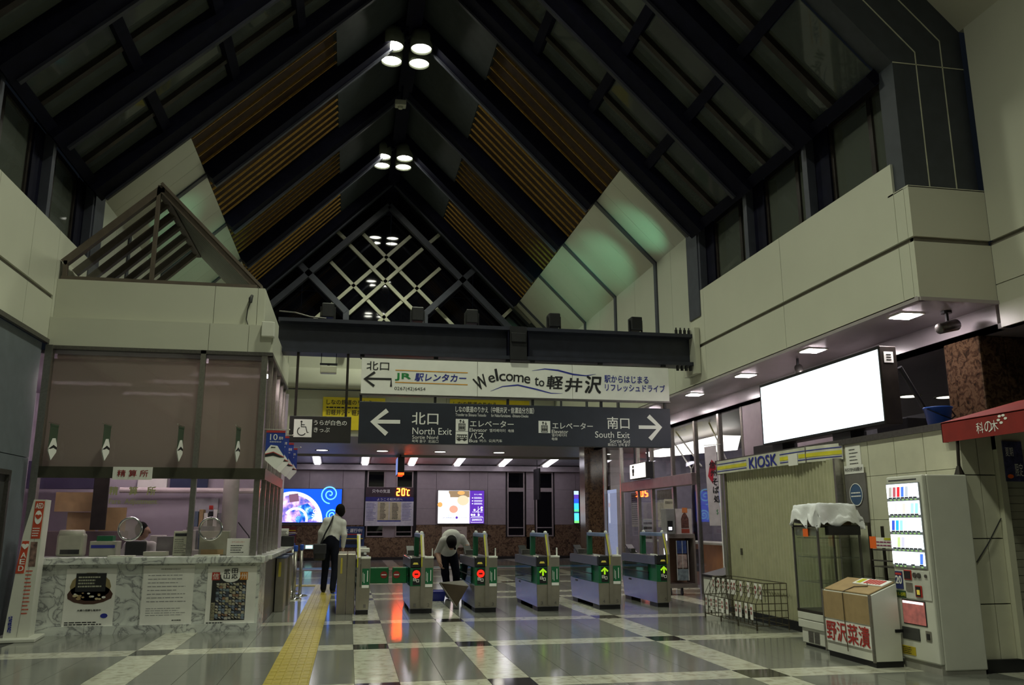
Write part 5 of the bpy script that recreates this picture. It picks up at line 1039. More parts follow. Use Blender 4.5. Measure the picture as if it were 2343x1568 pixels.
# clerk seated behind the office glass
w3 = [((0, 0, 0.55), (0, 0, 0.62), 0.15, 0.15, TR), ((0, 0, 0.66), (0, -0.03, 0.92), 0.15, 0.165, SH, (1, 0.75, 1)), ((0, -0.03, 0.92), (0, -0.05, 1.05), 0.16, 0.12, SH, (1, 0.75, 1)), ((-0.16, -0.05, 1.05), (0.16, -0.05, 1.05), 0.07, 0.07, SH),
      ((0, -0.05, 1.08), (0, -0.07, 1.18), 0.055, 0.052, SK), ((0, -0.06, 1.30), (0, -0.05, 1.28), 0.100, 0.095, HR, (0.9, 1, 1.1)), ((0.06, -0.07, 1.27), (0.06, -0.08, 1.22), 0.07, 0.05, SK), ((0.13, -0.09, 1.265), (0.135, -0.09, 1.25), 0.014, 0.018, SK, (1, 1, 1), 0.01),
      ((-0.17, -0.05, 1.05), (-0.25, -0.15, 0.80), 0.066, 0.052, SH), ((-0.25, -0.15, 0.80), (-0.16, -0.38, 0.80), 0.045, 0.036, SH), ((0.17, -0.05, 1.05), (0.25, -0.15, 0.80), 0.066, 0.052, SH), ((0.25, -0.15, 0.80), (0.16, -0.38, 0.80), 0.045, 0.036, SH),
      ((-0.09, 0, 0.55), (-0.1, -0.42, 0.52), 0.08, 0.065, TR), ((0.09, 0, 0.55), (0.1, -0.42, 0.52), 0.08, 0.065, TR), ((-0.1, -0.42, 0.52), (-0.1, -0.42, 0.10), 0.06, 0.048, TR), ((0.1, -0.42, 0.52), (0.1, -0.42, 0.10), 0.06, 0.048, TR), ((-0.1, -0.42, 0.06), (-0.1, -0.58, 0.045), 0.045, 0.038, BK), ((0.1, -0.42, 0.06), (0.1, -0.58, 0.045), 0.045, 0.038, BK)]
w3 += hand((-0.16, -0.39, 0.80), (0.1, -1, -0.1), 1, (0, 0, -1)) + hand((0.16, -0.39, 0.80), (-0.1, -1, -0.1), -1, (0, 0, -1))
p3 = thing('person', 'clerk in a white shirt seated inside the ticket office', 'person', (-3.05, 13.75, 0.02))
obj('body', body_mesh(w3, 0.014, 0.03), None, p3)
st = thing('office_stool', 'dark office stool under the seated clerk', 'stool', (-3.05, 13.78, 0.02)); obj('seat', MB().lathe([(0.2, 0.40), (0.22, 0.42), (0.22, 0.45), (0.2, 0.46)], n=18), BLACK, st); obj('column', MB().tube([(0, 0, 0.04), (0, 0, 0.41)], 0.03), STEEL_D, st); obj('foot', MB().lathe([(0.24, 0), (0.24, 0.02), (0.05, 0.05)], n=18), STEEL_D, st)
# ================================================================== FAR CONCOURSE
YW = 34.30
def E_(name, c, k=1.0): return em(name, c, POSTER_E * k)
hp = thing('hot_spring_poster', 'glowing blue backlit poster with white spiral swirls', 'poster', (-1.47, YW, 1.42))
wobj('light_box', MB().box(-2.66, -0.31, YW, 34.39, 1.42, 2.74), STEEL_D, hp)
PBL, PWH, PPK, PLB = E_('poster_blue', (0.01, 0.10, 1.0)), E_('poster_white', (0.75, 0.85, 1.0), 1.3), emn('poster_pink', [(0.36, (0.02, 0.08, 0.55)), (0.48, (0.35, 0.22, 0.6)), (0.56, (0.75, 0.5, 0.75)), (0.66, (0.9, 0.85, 1.0))], 3.2, POSTER_E), emn('poster_lightblue', [(0.4, (0.01, 0.07, 0.5)), (0.52, (0.05, 0.3, 0.9)), (0.65, (0.6, 0.8, 1.0))], 4.0, POSTER_E)
wobj('picture', MB().box(-2.64, -0.33, YW - 0.004, YW, 1.44, 2.72), PBL, hp)
def arc(cx, cz, r, a0, a1, n=16): return [(cx + r * math.cos(a0 + (a1 - a0) * i / n), cz + r * math.sin(a0 + (a1 - a0) * i / n)) for i in range(n + 1)]
pk = [(-2.63, 1.45), (-1.15, 1.45), (-1.15, 1.6)] + [(x, z) for x, z in arc(-2.2, 1.45, 1.05, 0.15, 1.9) if x > -2.63]
wobj('print', MB().poly(pk + [(-2.63, 2.4)], YW - 0.007, 0.003), PPK, hp)
wobj('print', MB().poly([(-1.75, 1.46)] + arc(-2.2, 1.45, 0.92, 0.2, 0.9) + [(-2.0, 2.05)], YW - 0.009, 0.002), PLB, hp)
wobj('print', MB().ribbon([p for p in arc(-2.2, 1.45, 1.1, 0.0, 1.95)], 0.14, YW - 0.012, 0.002), PWH, hp)
wobj('print', MB().ribbon(arc(-2.05, 1.55, 0.42, -0.2, 2.6), 0.09, YW - 0.012, 0.002), PWH, hp)
wobj('print', MB().poly(arc(-1.93, 1.56, 0.13, 0, 2 * PI, 12)[:-1], YW - 0.013, 0.002), PLB, hp)
def spiral(cx, cz, r0, r1, turns, wd):
    n = 40; wobj('swirl', MB().ribbon([(cx + (r0 + (r1 - r0) * i / n) * math.cos(-2.2 + turns * 2 * PI * i / n), cz + (r0 + (r1 - r0) * i / n) * math.sin(-2.2 + turns * 2 * PI * i / n)) for i in range(n + 1)], wd, YW - 0.012, 0.002), E_('swirl_blue', (0.15, 0.55, 1.0), 1.2), hp)
spiral(-0.78, 2.52, 0.02, 0.36, 2.1, 0.05); spiral(-0.66, 1.72, 0.02, 0.24, 2.0, 0.05)
wobj('print', MB().poly([(-2.35, 2.5), (-2.0, 2.55), (-1.95, 2.25), (-2.3, 2.2)], YW - 0.014, 0.002), E_('poster_house', (0.25, 0.12, 0.2), 0.8), hp)
text(hp, 'の', PWH, -1.40, -1.20, 1.78, 1.95, YW - 0.016, 0.03, world=True); text(hp, '湯', PWH, -1.45, -1.15, 1.50, 1.76, YW - 0.016, 0.03, world=True)
bp = thing('breakfast_poster', 'glowing white backlit poster of a jam jar with a purple side panel', 'poster', (4.4, YW, 1.38))
wobj('light_box', MB().box(3.45, 5.36, YW, 34.39, 1.37, 2.71), STEEL_D, bp)
wobj('picture', MB().box(3.47, 4.75, YW - 0.004, YW, 1.39, 2.69), emn('bp_white', [(0.35, (0.62, 0.66, 0.78)), (0.5, (0.92, 0.92, 0.96)), (0.62, (1.0, 0.98, 0.96))], 2.2, POSTER_E), bp)
wobj('side_panel', MB().box(4.75, 5.34, YW - 0.004, YW, 1.39, 2.69), E_('bp_purple', (0.10, 0.03, 0.38)), bp)
def blob(root, name, c, cx, cz, rx, rz, k=1.0, y=YW - 0.007, n=16): wobj('print', MB().poly([(cx + rx * math.cos(2 * PI * i / n), cz + rz * math.sin(2 * PI * i / n)) for i in range(n)], y, 0.002), E_(name, c, k), root)
wobj('print', MB().box(3.9, 4.74, YW - 0.006, YW - 0.004, 2.42, 2.68), E_('bp_tan', (0.35, 0.24, 0.14), 0.8), bp)
blob(bp, 'bp_pot', (0.8, 0.82, 0.9), 3.72, 2.45, 0.24, 0.24, 1.0); blob(bp, 'bp_bun', (0.75, 0.38, 0.12), 4.4, 2.6, 0.15, 0.08, 1.0, YW - 0.009); blob(bp, 'bp_bask', (0.7, 0.6, 0.4), 4.48, 2.3, 0.24, 0.2, 1.0, YW - 0.008); blob(bp, 'bp_bun', (0.75, 0.38, 0.12), 3.55, 2.13, 0.1, 0.1, 1.0, YW - 0.009)
blob(bp, 'bp_jarw', (0.95, 0.9, 0.9), 4.1, 2.05, 0.2, 0.26, 1.2, YW - 0.010); blob(bp, 'bp_jam', (0.95, 0.35, 0.25), 4.1, 1.95, 0.175, 0.15, 1.0, YW - 0.012); blob(bp, 'bp_purple', (0.10, 0.03, 0.38), 4.23, 1.62, 0.05, 0.05, 1.0, YW - 0.009)
BW = E_('bp_mark', (0.8, 0.8, 1.0))
for x, z in ((4.95, 1.92), (5.24, 2.02), (5.24, 1.92), (4.84, 1.73), (4.94, 1.73), (5.12, 1.73)): blob(bp, 'bp_mark', (0.8, 0.8, 1.0), x, z, 0.045, 0.045, 1.0)
wobj('map_line', MB().ribbon([(4.85, 1.84), (5.28, 1.84)], 0.018, YW - 0.007).ribbon([(5.1, 2.06), (5.1, 1.66)], 0.018, YW - 0.007).ribbon([(4.83, 1.67), (5.28, 1.67)], 0.012, YW - 0.007).ribbon([(5.0, 1.84), (5.2, 2.0)], 0.018, YW - 0.007), BW, bp)
wobj('frame_line', MB().ribbon([(4.80, 1.43), (5.30, 1.43), (5.30, 1.63), (4.80, 1.63)], 0.018, YW - 0.007, closed=True), BW, bp); text(bp, 'SAWAYA', BW, 4.85, 5.25, 1.49, 1.58, YW - 0.007, 0.04, 0.1, world=True)
for i, z in enumerate((2.4, 2.28, 2.17)): wobj('small_print', textlines(MB().add([(4.84, YW - 0.007, z - 0.02), (4.89, YW - 0.007, z - 0.02), (4.89, YW - 0.007, z + 0.02), (4.84, YW - 0.007, z + 0.02)], [(0, 1, 2, 3)]), 4.93, 5.28, z - 0.04, z + 0.04, YW - 0.007, 2), BW, bp)
text(bp, 'おいしい朝食', BW, 4.93, 5.25, 2.51, 2.57, YW - 0.007, 0.01, world=True)
text(bp, 'GRANCILE PAIRE', E_('bp_grey', (0.3, 0.3, 0.4), 0.8), 3.6, 4.66, 1.60, 1.635, YW - 0.007, world=True)
# temperature board and tourist map
tb_ = thing('temperature_board', 'dark board with red glowing temperature digits above the tourist map', 'sign', (1.55, YW, 2.42))
wobj('board', MB().box(0.60, 2.49, YW - 0.02, 34.39, 2.42, 2.80), pm('temp_dark', (0.05, 0.03, 0.04), 0.5), tb_)
text(tb_, '只今の気温', LETTERW, 0.85, 1.55, 2.58, 2.72, YW - 0.025, 0.01, world=True)
LED = em('temp_led', (1.0, 0.075, 0.004), 70.0)
sg = MB(); 
def seg(x, z, on, w=0.10, h=0.13, t=0.035):
    pos = {'t': [(x, z + 2 * h), (x + w, z + 2 * h)], 'm': [(x, z + h), (x + w, z + h)], 'b': [(x, z), (x + w, z)], 'tl': [(x, z + h), (x, z + 2 * h)], 'tr': [(x + w, z + h), (x + w, z + 2 * h)], 'bl': [(x, z), (x, z + h)], 'br': [(x + w, z), (x + w, z + h)]}
    for k in on: sg.ribbon(pos[k], t, YW - 0.03)
seg(1.82, 2.49, ['t', 'tr', 'm', 'bl', 'b']); seg(2.02, 2.49, ['t', 'tr', 'tl', 'br', 'bl', 'b']); seg(2.24, 2.49, ['t', 'tl', 'bl', 'b'], 0.08, 0.10); sg.box(2.17, 2.20, YW - 0.03, YW - 0.025, 2.70, 2.74)
wobj('digits', sg, LED, tb_)
mp = thing('tourist_board', 'pale tourist information board with a blue heading under the red digits', 'board', (1.55, YW, 1.31))
wobj('board', MB().box(0.60, 2.49, YW - 0.015, 34.39, 1.30, 2.25), pm('board_pale', (0.62, 0.60, 0.66), 0.6), mp); wobj('heading', MB().box(0.60, 2.49, YW - 0.02, 34.39, 2.25, 2.42), pm('heading_blue', (0.03, 0.03, 0.20), 0.5), mp)
text(mp, 'ようこそ軽井沢へ', LETTERW, 1.05, 2.05, 2.28, 2.38, YW - 0.024, world=True)
for a, b in ((1.08, 1.52), (1.55, 2.0)): wobj('column', MB().box(a, b, YW - 0.02, YW - 0.015, 1.52, 2.23), pm('col_cream', (0.62, 0.56, 0.36), 0.6), mp); wobj('small_print', textlines(MB(), a + 0.1, b - 0.1, 1.55, 2.2, YW - 0.022, 12), INK, mp)
for a, b in ((0.64, 1.03), (2.05, 2.44)): wobj('small_print', textlines(MB(), a, b, 1.5, 2.2, YW - 0.022, 12, 0.3), NAVYINK, mp)
wobj('foot_band', MB().box(1.08, 2.0, YW - 0.02, YW - 0.015, 1.47, 1.51), NAVYINK, mp)
q = thing('train_poster', 'dark blue poster with a train and running text on the granite dado', 'poster', (0.2, YW, 0.5)); wobj('sheet', MB().box(-0.35, 0.60, YW + 0.02, 34.37, 0.48, 1.28), pm('train_blue', (0.03, 0.06, 0.16), 0.5), q); text(q, 'バス 運行中!', LETTERW, -0.3, 0.50, 1.05, 1.2, YW + 0.016, 0.02, 0.1, world=True); wobj('print', MB().box(-0.3, 0.5, YW + 0.015, YW + 0.02, 0.96, 1.0), REDINK, q); wobj('print', MB().box(-0.3, 0.55, YW + 0.015, YW + 0.02, 0.80, 0.83), YELLOW, q); wobj('print', MB().box(-0.3, 0.5, YW + 0.014, YW + 0.02, 0.6, 0.76), INK, q)
q = thing('red_poster', 'dark red poster with coloured bands beside the blue spiral poster', 'poster', (-2.3, YW, 0.6)); wobj('sheet', MB().box(-2.7, -2.0, YW + 0.02, 34.37, 0.55, 1.28), pm('redposter', (0.16, 0.03, 0.03), 0.5), q)
for i, m_ in enumerate((YELLOW, LETTERW, NAVYINK)): wobj('band', MB().box(-2.68, -2.02, YW + 0.015, YW + 0.02, 1.12 - 0.08 * i, 1.15 - 0.08 * i), m_, q)
q = thing('wall_poster', 'pale paper poster on the granite dado behind the bending worker', 'poster', (4.0, YW, 0.4)); wobj('sheet', MB().box(3.65, 4.65, YW + 0.02, 34.37, 0.45, 1.26), pm('poster_beige', (0.5, 0.42, 0.36), 0.6), q); wobj('print', textlines(MB(), 3.8, 4.5, 0.6, 1.15, YW + 0.015, 9), pm('print_brown', (0.2, 0.15, 0.14), 0.6), q)
q = thing('emergency_light', 'small glowing exit marker low on the granite dado', 'exit light', (-1.55, YW, 0.42)); wobj('case', MB().bevbox(-1.80, -1.30, YW, 34.38, 0.42, 0.60, 0.01), MACHINE, q); wobj('lens', MB().box(-1.62, -1.36, YW - 0.004, YW, 0.45, 0.57), em('exit_cyan', (0.4, 1.0, 0.95), 2.5), q)
q = thing('side_poster', 'narrow glowing blue and green poster beside the marble column', 'poster', (9.3, YW, 1.38)); wobj('light_box', MB().box(9.08, 9.32, YW, 34.39, 1.38, 2.72), STEEL_D, q)
for i, (c_, z0, z1) in enumerate((((0.5, 0.7, 1.0), 2.55, 2.70), ((0.1, 0.05, 0.4), 2.38, 2.55), ((0.03, 0.1, 1.0), 2.2, 2.38), ((0.05, 0.6, 1.0), 1.95, 2.2), ((0.1, 0.8, 0.3), 1.86, 1.95), ((0.02, 0.05, 0.15), 1.80, 1.86), ((0.1, 0.7, 1.0), 1.5, 1.80), ((0.2, 0.9, 0.2), 1.40, 1.5))): wobj('print', MB().box(9.1, 9.3, YW - 0.004, YW, z0, z1), E_('sp%d' % i, c_), q)
q = thing('corner_poster', 'pale backlit poster right beside the narrow blue poster', 'poster', (9.6, YW, 1.38)); wobj('light_box', MB().box(9.34, 10.2, YW, 34.39, 1.38, 2.72), STEEL_D, q); wobj('picture', MB().box(9.36, 10.18, YW - 0.004, YW, 1.40, 2.70), E_('cp_pale', (0.5, 0.5, 0.62), 0.9), q)
# hanging monitor seen edge-on
q = thing('departure_monitor', 'departure monitor with red figures hanging before the tourist board', 'monitor', (1.75, 31.0, 3.0)); wobj('case', MB().bevbox(1.62, 1.86, 30.4, 31.6, 3.08, 3.72, 0.02), BLACK, q); wobj('screen', MB().box(1.612, 1.62, 30.45, 31.55, 3.12, 3.70), em('mon_blue', (0.3, 0.4, 0.9), 0.8), q); wobj('red_strip', MB().box(1.63, 1.85, 30.39, 30.40, 3.08, 3.16), em('mon_red', (1, 0.08, 0.01), 4), q); wobj('rod', MB().box(1.72, 1.76, 30.9, 31.1, 3.72, 3.85), BLACK, q)
q = thing('hanging_panel', 'thin dark panel hanging between the two tall windows', 'panel', (7.25, 33.0, 2.3)); wobj('panel', MB().box(7.2, 7.26, 32.4, 33.4, 2.3, 3.5), BLACK, q); wobj('rod', MB().box(7.22, 7.24, 32.85, 32.9, 3.5, 3.93), BLACK, q)
FT = em('far_tube', (0.93, 0.88, 1.0), FAR_E)
for i, x in enumerate((-1.3, 0.52, 2.34, 4.16, 5.98, 7.8)):
    names = ('above the blue spiral poster', 'above the tourist board', 'beside the hanging monitor', 'above the breakfast poster', 'before the first tall window', 'before the last tall window')
    q = thing('strip_light', 'ceiling strip light in the far concourse ' + names[i], 'lamp', (x, 32.8, 3.845)); q.rotation_euler = (-0.0907, 0, 0); obj('tray', MB().box(-0.16, 0.16, -1.35, 1.35, -0.05, 0.0), MACHINE, q); obj('diffuser', MB().bevbox(-0.11, 0.11, -1.25, 1.1, -0.11, -0.05, 0.02), FT, q)
DLM = em('downlight_warm', (1.0, 0.95, 0.82), 16)
for i, x in enumerate((-1.0, 1.03, 3.02, 5.1)):
    q = thing('downlight', 'round recessed downlight in the concourse soffit ' + ('nearest the office', 'before the red digits', 'above the breakfast poster', 'nearest the column')[i], 'downlight', (x, 29.4, 3.84)); obj('ring', MB().lathe([(0.24, -0.015), (0.24, 0.0), (0.19, 0.0), (0.19, -0.015)], n=20, cap=False), MACHINE, q); obj('lens', MB().lathe([(0.19, -0.008), (0.0, -0.010)], n=20, cap=False), DLM, q)
# marble column at the end of the glass front
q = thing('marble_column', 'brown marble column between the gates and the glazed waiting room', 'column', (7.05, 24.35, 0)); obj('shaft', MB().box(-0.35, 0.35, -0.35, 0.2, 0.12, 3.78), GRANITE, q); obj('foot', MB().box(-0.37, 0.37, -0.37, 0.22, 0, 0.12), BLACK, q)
q = thing('white_pier', 'plain white pier beside the brown marble column', 'pier', (7.75, 24.2, 0)); obj('shaft', MB().box(-0.3, 0.12, -0.3, 0.3, 0, 3.5), pm('pier_white', (0.5, 0.46, 0.44), 0.5), q)
# ================================================================== WAITING ROOM BEHIND GLASS
gw = struct('wall_glazed', loc=(7.05, 19, 0))
XG = 7.05
for y in (14.4, 15.42, 16.62, 17.95, 19.3, 20.3, 21.66, 23.2): wobj('mullion', MB().box(XG - 0.03, XG + 0.05, y - 0.04, y + 0.04, 0, 3.5), STEEL, gw)
for y0, y1 in grid_y([14.4, 15.42, 16.62, 17.95, 19.3, 20.3, 21.66, 23.2]):
    wobj('pane', MB().box(XG, XG + 0.01, y0 + 0.04, y1 - 0.04, 0.08, 2.2), OPANE, gw); wobj('pane', MB().box(XG, XG + 0.01, y0 + 0.04, y1 - 0.04, 2.4, 3.5), OPANE, gw)
wobj('wall_panel', MB().box(XG - 0.02, XG + 0.06, 11.0, 14.36, 2.36, 3.5), PINKWALL, gw)
wobj('header', MB().bevbox(XG - 0.12, XG + 0.06, 16.62, 21.3, 2.18, 2.42, 0.01), pm('header_bronze', (0.22, 0.17, 0.17), 0.35, 0.6), gw)
q = thing('pendant_trough', 'long glowing white light trough hanging in the waiting room', 'lamp', (8.3, 20, 3.0)); obj('diffuser', MB().hexa([(-0.15, -2.3, 0), (0.2, -2.3, 0), (0.2, 2.5, 0.2), (-0.15, 2.5, 0.2), (-0.25, -2.3, 0.32), (0.3, -2.3, 0.32), (0.3, 2.5, 0.32), (-0.25, 2.5, 0.32)]), em('trough_white', (1.0, 0.97, 0.90), WAIT_E * 0.35), q); obj('hanger', MB().tube([(0, -2.1, 0.32), (-0.0, -1.9, 0.50)], 0.012), STEEL, q); obj('hanger', MB().tube([(0, 2, 0.32), (0, 2, 0.5)], 0.012), STEEL, q)
q = thing('truss_rods', 'thin white tie rods crossing the waiting room window', 'rods', (7.5, 18, 2.2)); wobj('rod', MB().tube([(7.5, 19.3, 3.5), (7.5, 18.0, 2.6), (7.5, 18.0, 2.0)], 0.018, 6).tube([(7.5, 18.8, 3.5), (7.5, 17.4, 2.6)], 0.018, 6).tube([(7.5, 17.9, 2.6), (7.5, 17.7, 2.8)], 0.014, 6).tube([(7.5, 16.9, 3.5), (7.5, 16.0, 2.5), (7.5, 16.0, 2.0)], 0.018, 6), MACHINE, q)
for i, y in enumerate((17.2, 22.5, 23.8)):
    q = thing('room_light', 'small ceiling light in the waiting room, ' + ('nearest the kiosk', 'halfway to the marble column', 'nearest the marble column')[i], 'lamp', (8.9, y, 3.5)); obj('tray', MB().box(-0.12, 0.12, -0.45, 0.45, -0.06, 0), MACHINE, q); obj('diffuser', MB().box(-0.1, 0.1, -0.4, 0.4, -0.09, -0.06), em('room_tube', (1.0, 0.92, 0.95), WAIT_E * 2), q)
# glowing toilet sign
q = thing('toilet_sign', 'glowing white box sign with a black figure over the waiting room door', 'sign', (6.85, 19.6, 2.42)); wobj('case', MB().bevbox(6.80, 6.98, 19.0, 20.2, 2.44, 2.82, 0.015), BLACK, q); wobj('face', MB().box(6.79, 6.80, 19.05, 20.15, 2.46, 2.80), em('wc_white', (1.0, 0.92, 0.8), 2.2), q); wobj('hanger', MB().box(6.87, 6.91, 19.1, 19.14, 2.82, 3.78), BLACK, q); wobj('hanger', MB().box(6.87, 6.91, 20.05, 20.09, 2.82, 3.78), BLACK, q)
fig = MB().prism([(19.95, 2.52), (19.85, 2.52), (19.85, 2.60), (19.83, 2.60), (19.83, 2.69), (19.97, 2.69), (19.97, 2.60), (19.95, 2.60)], 'x', 6.782, 6.79).prism([(19.95, 2.71), (19.85, 2.71), (19.85, 2.77), (19.95, 2.77)], 'x', 6.782, 6.79); wobj('figure', fig, INK, q)
# posters and panels seen through the glass
def panelX(name, label, cat, x, y0, y1, z0, z1, mat, lines=0, lm=None):
    t = thing(name, label, cat, (x, (y0 + y1) / 2, z0)); wobj('sheet', MB().box(x, x + 0.015, y0, y1, z0, z1), mat, t)
    if lines: wobj('print', textlines(MB(), -(y1 - 0.05), -(y0 + 0.05), z0 + 0.05, z1 - 0.05, 0, lines).moved(Matrix(((0, 1, 0, x - 0.004), (-1, 0, 0, 0), (0, 0, 1, 0), (0, 0, 0, 1)))), lm or INK, t)
    return t
panelX('area_map', 'large pale area map inside the waiting room glass', 'map', 7.12, 17.98, 19.2, 1.3, 2.15, pm('map_pale', (0.42, 0.38, 0.36), 0.6, var=0.3, scale=9), 0)
panelX('timetable', 'tall pale timetable inside the waiting room beside the door', 'timetable', 7.12, 20.4, 21.1, 1.3, 2.15, pm('timetable_beige', (0.35, 0.32, 0.32), 0.6), 14)
panelX('lit_window_panel', 'bluish lit glass panel beside the marble column', 'panel', 7.1, 22.3, 23.1, 0.0, 2.3, em('blue_lit', (0.35, 0.40, 0.6), 0.9))
panelX('notice_card', 'grey notice card on the waiting room glass above the gate', 'notice', 7.1, 19.35, 20.2, 0.95, 1.5, pm('card_grey', (0.36, 0.36, 0.42), 0.6), 4)
c = thing('waiting_counter', 'orange wooden counter inside the waiting room', 'counter', (8.2, 19.0, 0)); obj('front', MB().box(-0.2, 0.3, -2.5, 2.5, 0, 0.92), pm('counter_wood', (0.40, 0.17, 0.07), 0.5), c); obj('top', MB().bevbox(-0.28, 0.36, -2.55, 2.55, 0.92, 0.97, 0.01), MACHINE, c); obj('dark_picture', MB().box(-0.22, -0.2, -0.3, 0.2, 0.3, 0.8), INK, c)
# brochure cabinet on castors
c = thing('brochure_cabinet', 'wheeled glass-fronted brochure cabinet with leaflets beside the end gate', 'cabinet', (6.55, 16.4, 0))
FRM = pm('cabinet_frame', (0.26, 0.22, 0.20), 0.4, 0.4)
for a in (MB().box(-0.30, 0.30, -0.04, 0.45, 0.14, 0.22), MB().box(-0.30, 0.30, 0.0, 0.45, 1.10, 1.18), MB().box(-0.30, -0.26, -0.02, 0.45, 0.22, 1.10), MB().box(0.26, 0.30, -0.02, 0.45, 0.22, 1.10)): obj('frame', a, FRM, c)
obj('back', MB().box(-0.26, 0.26, 0.42, 0.45, 0.22, 1.1), pm('cabinet_back', (0.34, 0.20, 0.14), 0.6), c)
for i, (x0, x1, z0, z1, cc) in enumerate(((-0.08, 0.12, 0.80, 1.05, (0.03, 0.06, 0.2)), (-0.08, 0.12, 0.52, 0.78, (0.45, 0.35, 0.32)), (-0.1, 0.14, 0.28, 0.50, (0.25, 0.32, 0.36)))): obj('leaflet', MB().box(x0, x1, 0.02, 0.04, z0, z1), pm('leaf%d' % i, cc, 0.6, var=0.4, scale=14), c)
obj('rack_wire', MB().tube([(-0.1, 0, 0.28), (-0.1, 0, 1.05)], 0.006, 6).tube([(0.14, 0, 0.28), (0.14, 0, 1.05)], 0.006, 6).tube([(0.02, 0, 0.5), (0.02, 0, 1.05)], 0.005, 6), LETTERW, c)
for x in (-0.26, -0.02): obj('castor', MB().tube([(x - 0.015, 0.0, 0.05), (x + 0.015, 0.0, 0.05)], 0.05, 12).box(x - 0.02, x + 0.02, -0.02, 0.02, 0.06, 0.15), BLACK, c)
for z in (1.05, 0.78, 0.50): obj('side_lamp', MB().bevbox(-0.36, -0.30, -0.03, 0.03, z, z + 0.13, 0.01), em('cabinet_glow', (0.95, 0.95, 1.0), 3.0), c)
c = thing('ticket_screen', 'grey box with a lit screen on the brochure cabinet', 'screen', (6.36, 16.35, 1.18)); obj('case', MB().bevbox(-0.12, 0.06, 0.0, 0.3, 0, 0.50, 0.01), pm('case_grey', (0.22, 0.22, 0.22), 0.5), c); obj('screen', MB().box(-0.10, 0.01, -0.006, 0.0, 0.06, 0.26), BLACK, c); obj('glint', MB().box(-0.08, -0.01, -0.01, -0.006, 0.08, 0.14), em('screen_white', (0.9, 0.9, 1), 2.5), c)
c = thing('price_card', 'pale handwritten card standing on the grey screen box', 'card', (6.36, 16.4, 1.68)); obj('sheet', MB().box(-0.13, 0.06, 0.0, 0.01, 0, 0.19), pm('card_pale', (0.5, 0.48, 0.36), 0.6), c); text(c, '営業案内中', INK, -0.11, 0.04, 0.09, 0.15, -0.004)
c = thing('festival_board', 'white board with a dark red doll picture on the brochure cabinet', 'board', (6.62, 16.43, 1.18)); obj('sheet', MB().box(-0.14, 0.2, 0.02, 0.04, 0, 0.50), pm('board_white', (0.55, 0.5, 0.5), 0.6), c); obj('picture', MB().poly([(-0.03, 0.12), (0.13, 0.12), (0.13, 0.3), (0.09, 0.38), (0.05, 0.43), (0.0, 0.38), (-0.03, 0.3)], 0.012, 0.006), pm('doll_dark', (0.12, 0.05, 0.04), 0.6, var=0.6, scale=30), c); obj('red_band', MB().box(-0.03, 0.14, 0.012, 0.02, 0.02, 0.10), pm('doll_red', (0.3, 0.05, 0.03), 0.6), c); obj('orange_tag', MB().box(0.0, 0.11, 0.012, 0.02, 0.42, 0.52), pm('orange_dull', (0.6, 0.2, 0.06), 0.6), c)
c = thing('low_counter', 'low white counter with a sloping black lid beside the kiosk', 'counter', (6.34, 13.72, 0)); obj('body', MB().prism([(-0.32, 0), (0.18, 0), (0.18, 0.62), (-0.32, 0.50)], 'y', -0.3, 0.4), MACHINE, c); obj('lid', MB().prism([(-0.34, 0.50), (0.2, 0.63), (0.2, 0.67), (-0.34, 0.54)], 'y', -0.32, 0.42), BLACK, c)
# nobori banner
c = thing('soba_banner', 'white vertical banner with a red lozenge and black brush characters on a pole', 'banner', (6.36, 14.38, 0))
obj('base', MB().lathe([(0.2, 0), (0.2, 0.04), (0.06, 0.08), (0.03, 0.12)], (0.17, 0, 0), 16), LETTERW, c); obj('pole', MB().tube([(0.17, 0, 0.1), (0.16, 0, 2.85)], 0.012, 8).tube([(-0.10, 0, 2.77), (0.22, 0, 2.80)], 0.008, 6), LETTERW, c)
obj('cloth', MB().hexa([(-0.06, 0, 1.35), (0.145, 0, 1.35), (0.145, 0.006, 1.35), (-0.06, 0.006, 1.35), (-0.095, 0, 2.74), (0.135, 0, 2.78), (0.135, 0.006, 2.78), (-0.095, 0.006, 2.74)]), pm('banner_white', (0.62, 0.58, 0.60), 0.8), c)
obj('lozenge', MB().poly([(-0.05, 2.22), (0.04, 2.08), (0.06, 2.30), (0.12, 2.36), (0.09, 2.46), (0.03, 2.52), (-0.02, 2.36)], -0.004, 0.003), pm('lozenge_red', (0.45, 0.02, 0.04), 0.6), c)
for ch, z, x in (('信', 2.36, 0.0), ('州', 2.22, 0.02), ('そ', 2.06, 0.04), ('ば', 1.92, 0.05), ('処', 1.76, 0.06)): text(c, ch, INK, x - 0.02, x + 0.09, z, z + 0.12, -0.008, 0.03)
text(c, 'S', GREENINK, 0.08, 0.11, 1.55, 1.63, -0.004, 0.02)
# ================================================================== KIOSK (island on the right, facing the gates' side)
kb = struct('wall_kiosk', loc=(XR, 10.5, 0))
wobj('core', MB().box(XR + 0.06, 6.9, 7.62, 13.3, 0.10, 2.36), pm('kiosk_core', (0.2, 0.19, 0.16), 0.7), kb)
for y0, y1 in grid_y([7.55, 8.05, 8.55, 9.05, 9.58]):
    for z0, z1 in ((0.12, 0.78), (0.785, 1.43), (1.435, 1.93), (1.935, 2.34)): wobj('wall_panel', MB().box(XR, XR + 0.06, y0 + 0.005, y1 - 0.005, z0, z1), CREAM, kb)
for x0, x1 in grid_y([XR + 0.0, 6.19, 6.37]):
    for z0, z1 in ((0.12, 0.62), (0.63, 1.24), (1.25, 1.86), (1.87, 2.34)): wobj('wall_panel', MB().box(x0 + 0.005, x1 - 0.005, 7.50, 7.55, z0, z1), CREAM, kb)
wobj('coping', MB().box(XR - 0.03, 6.9, 7.48, 13.3, 2.34, 2.41), STEEL_D, kb)
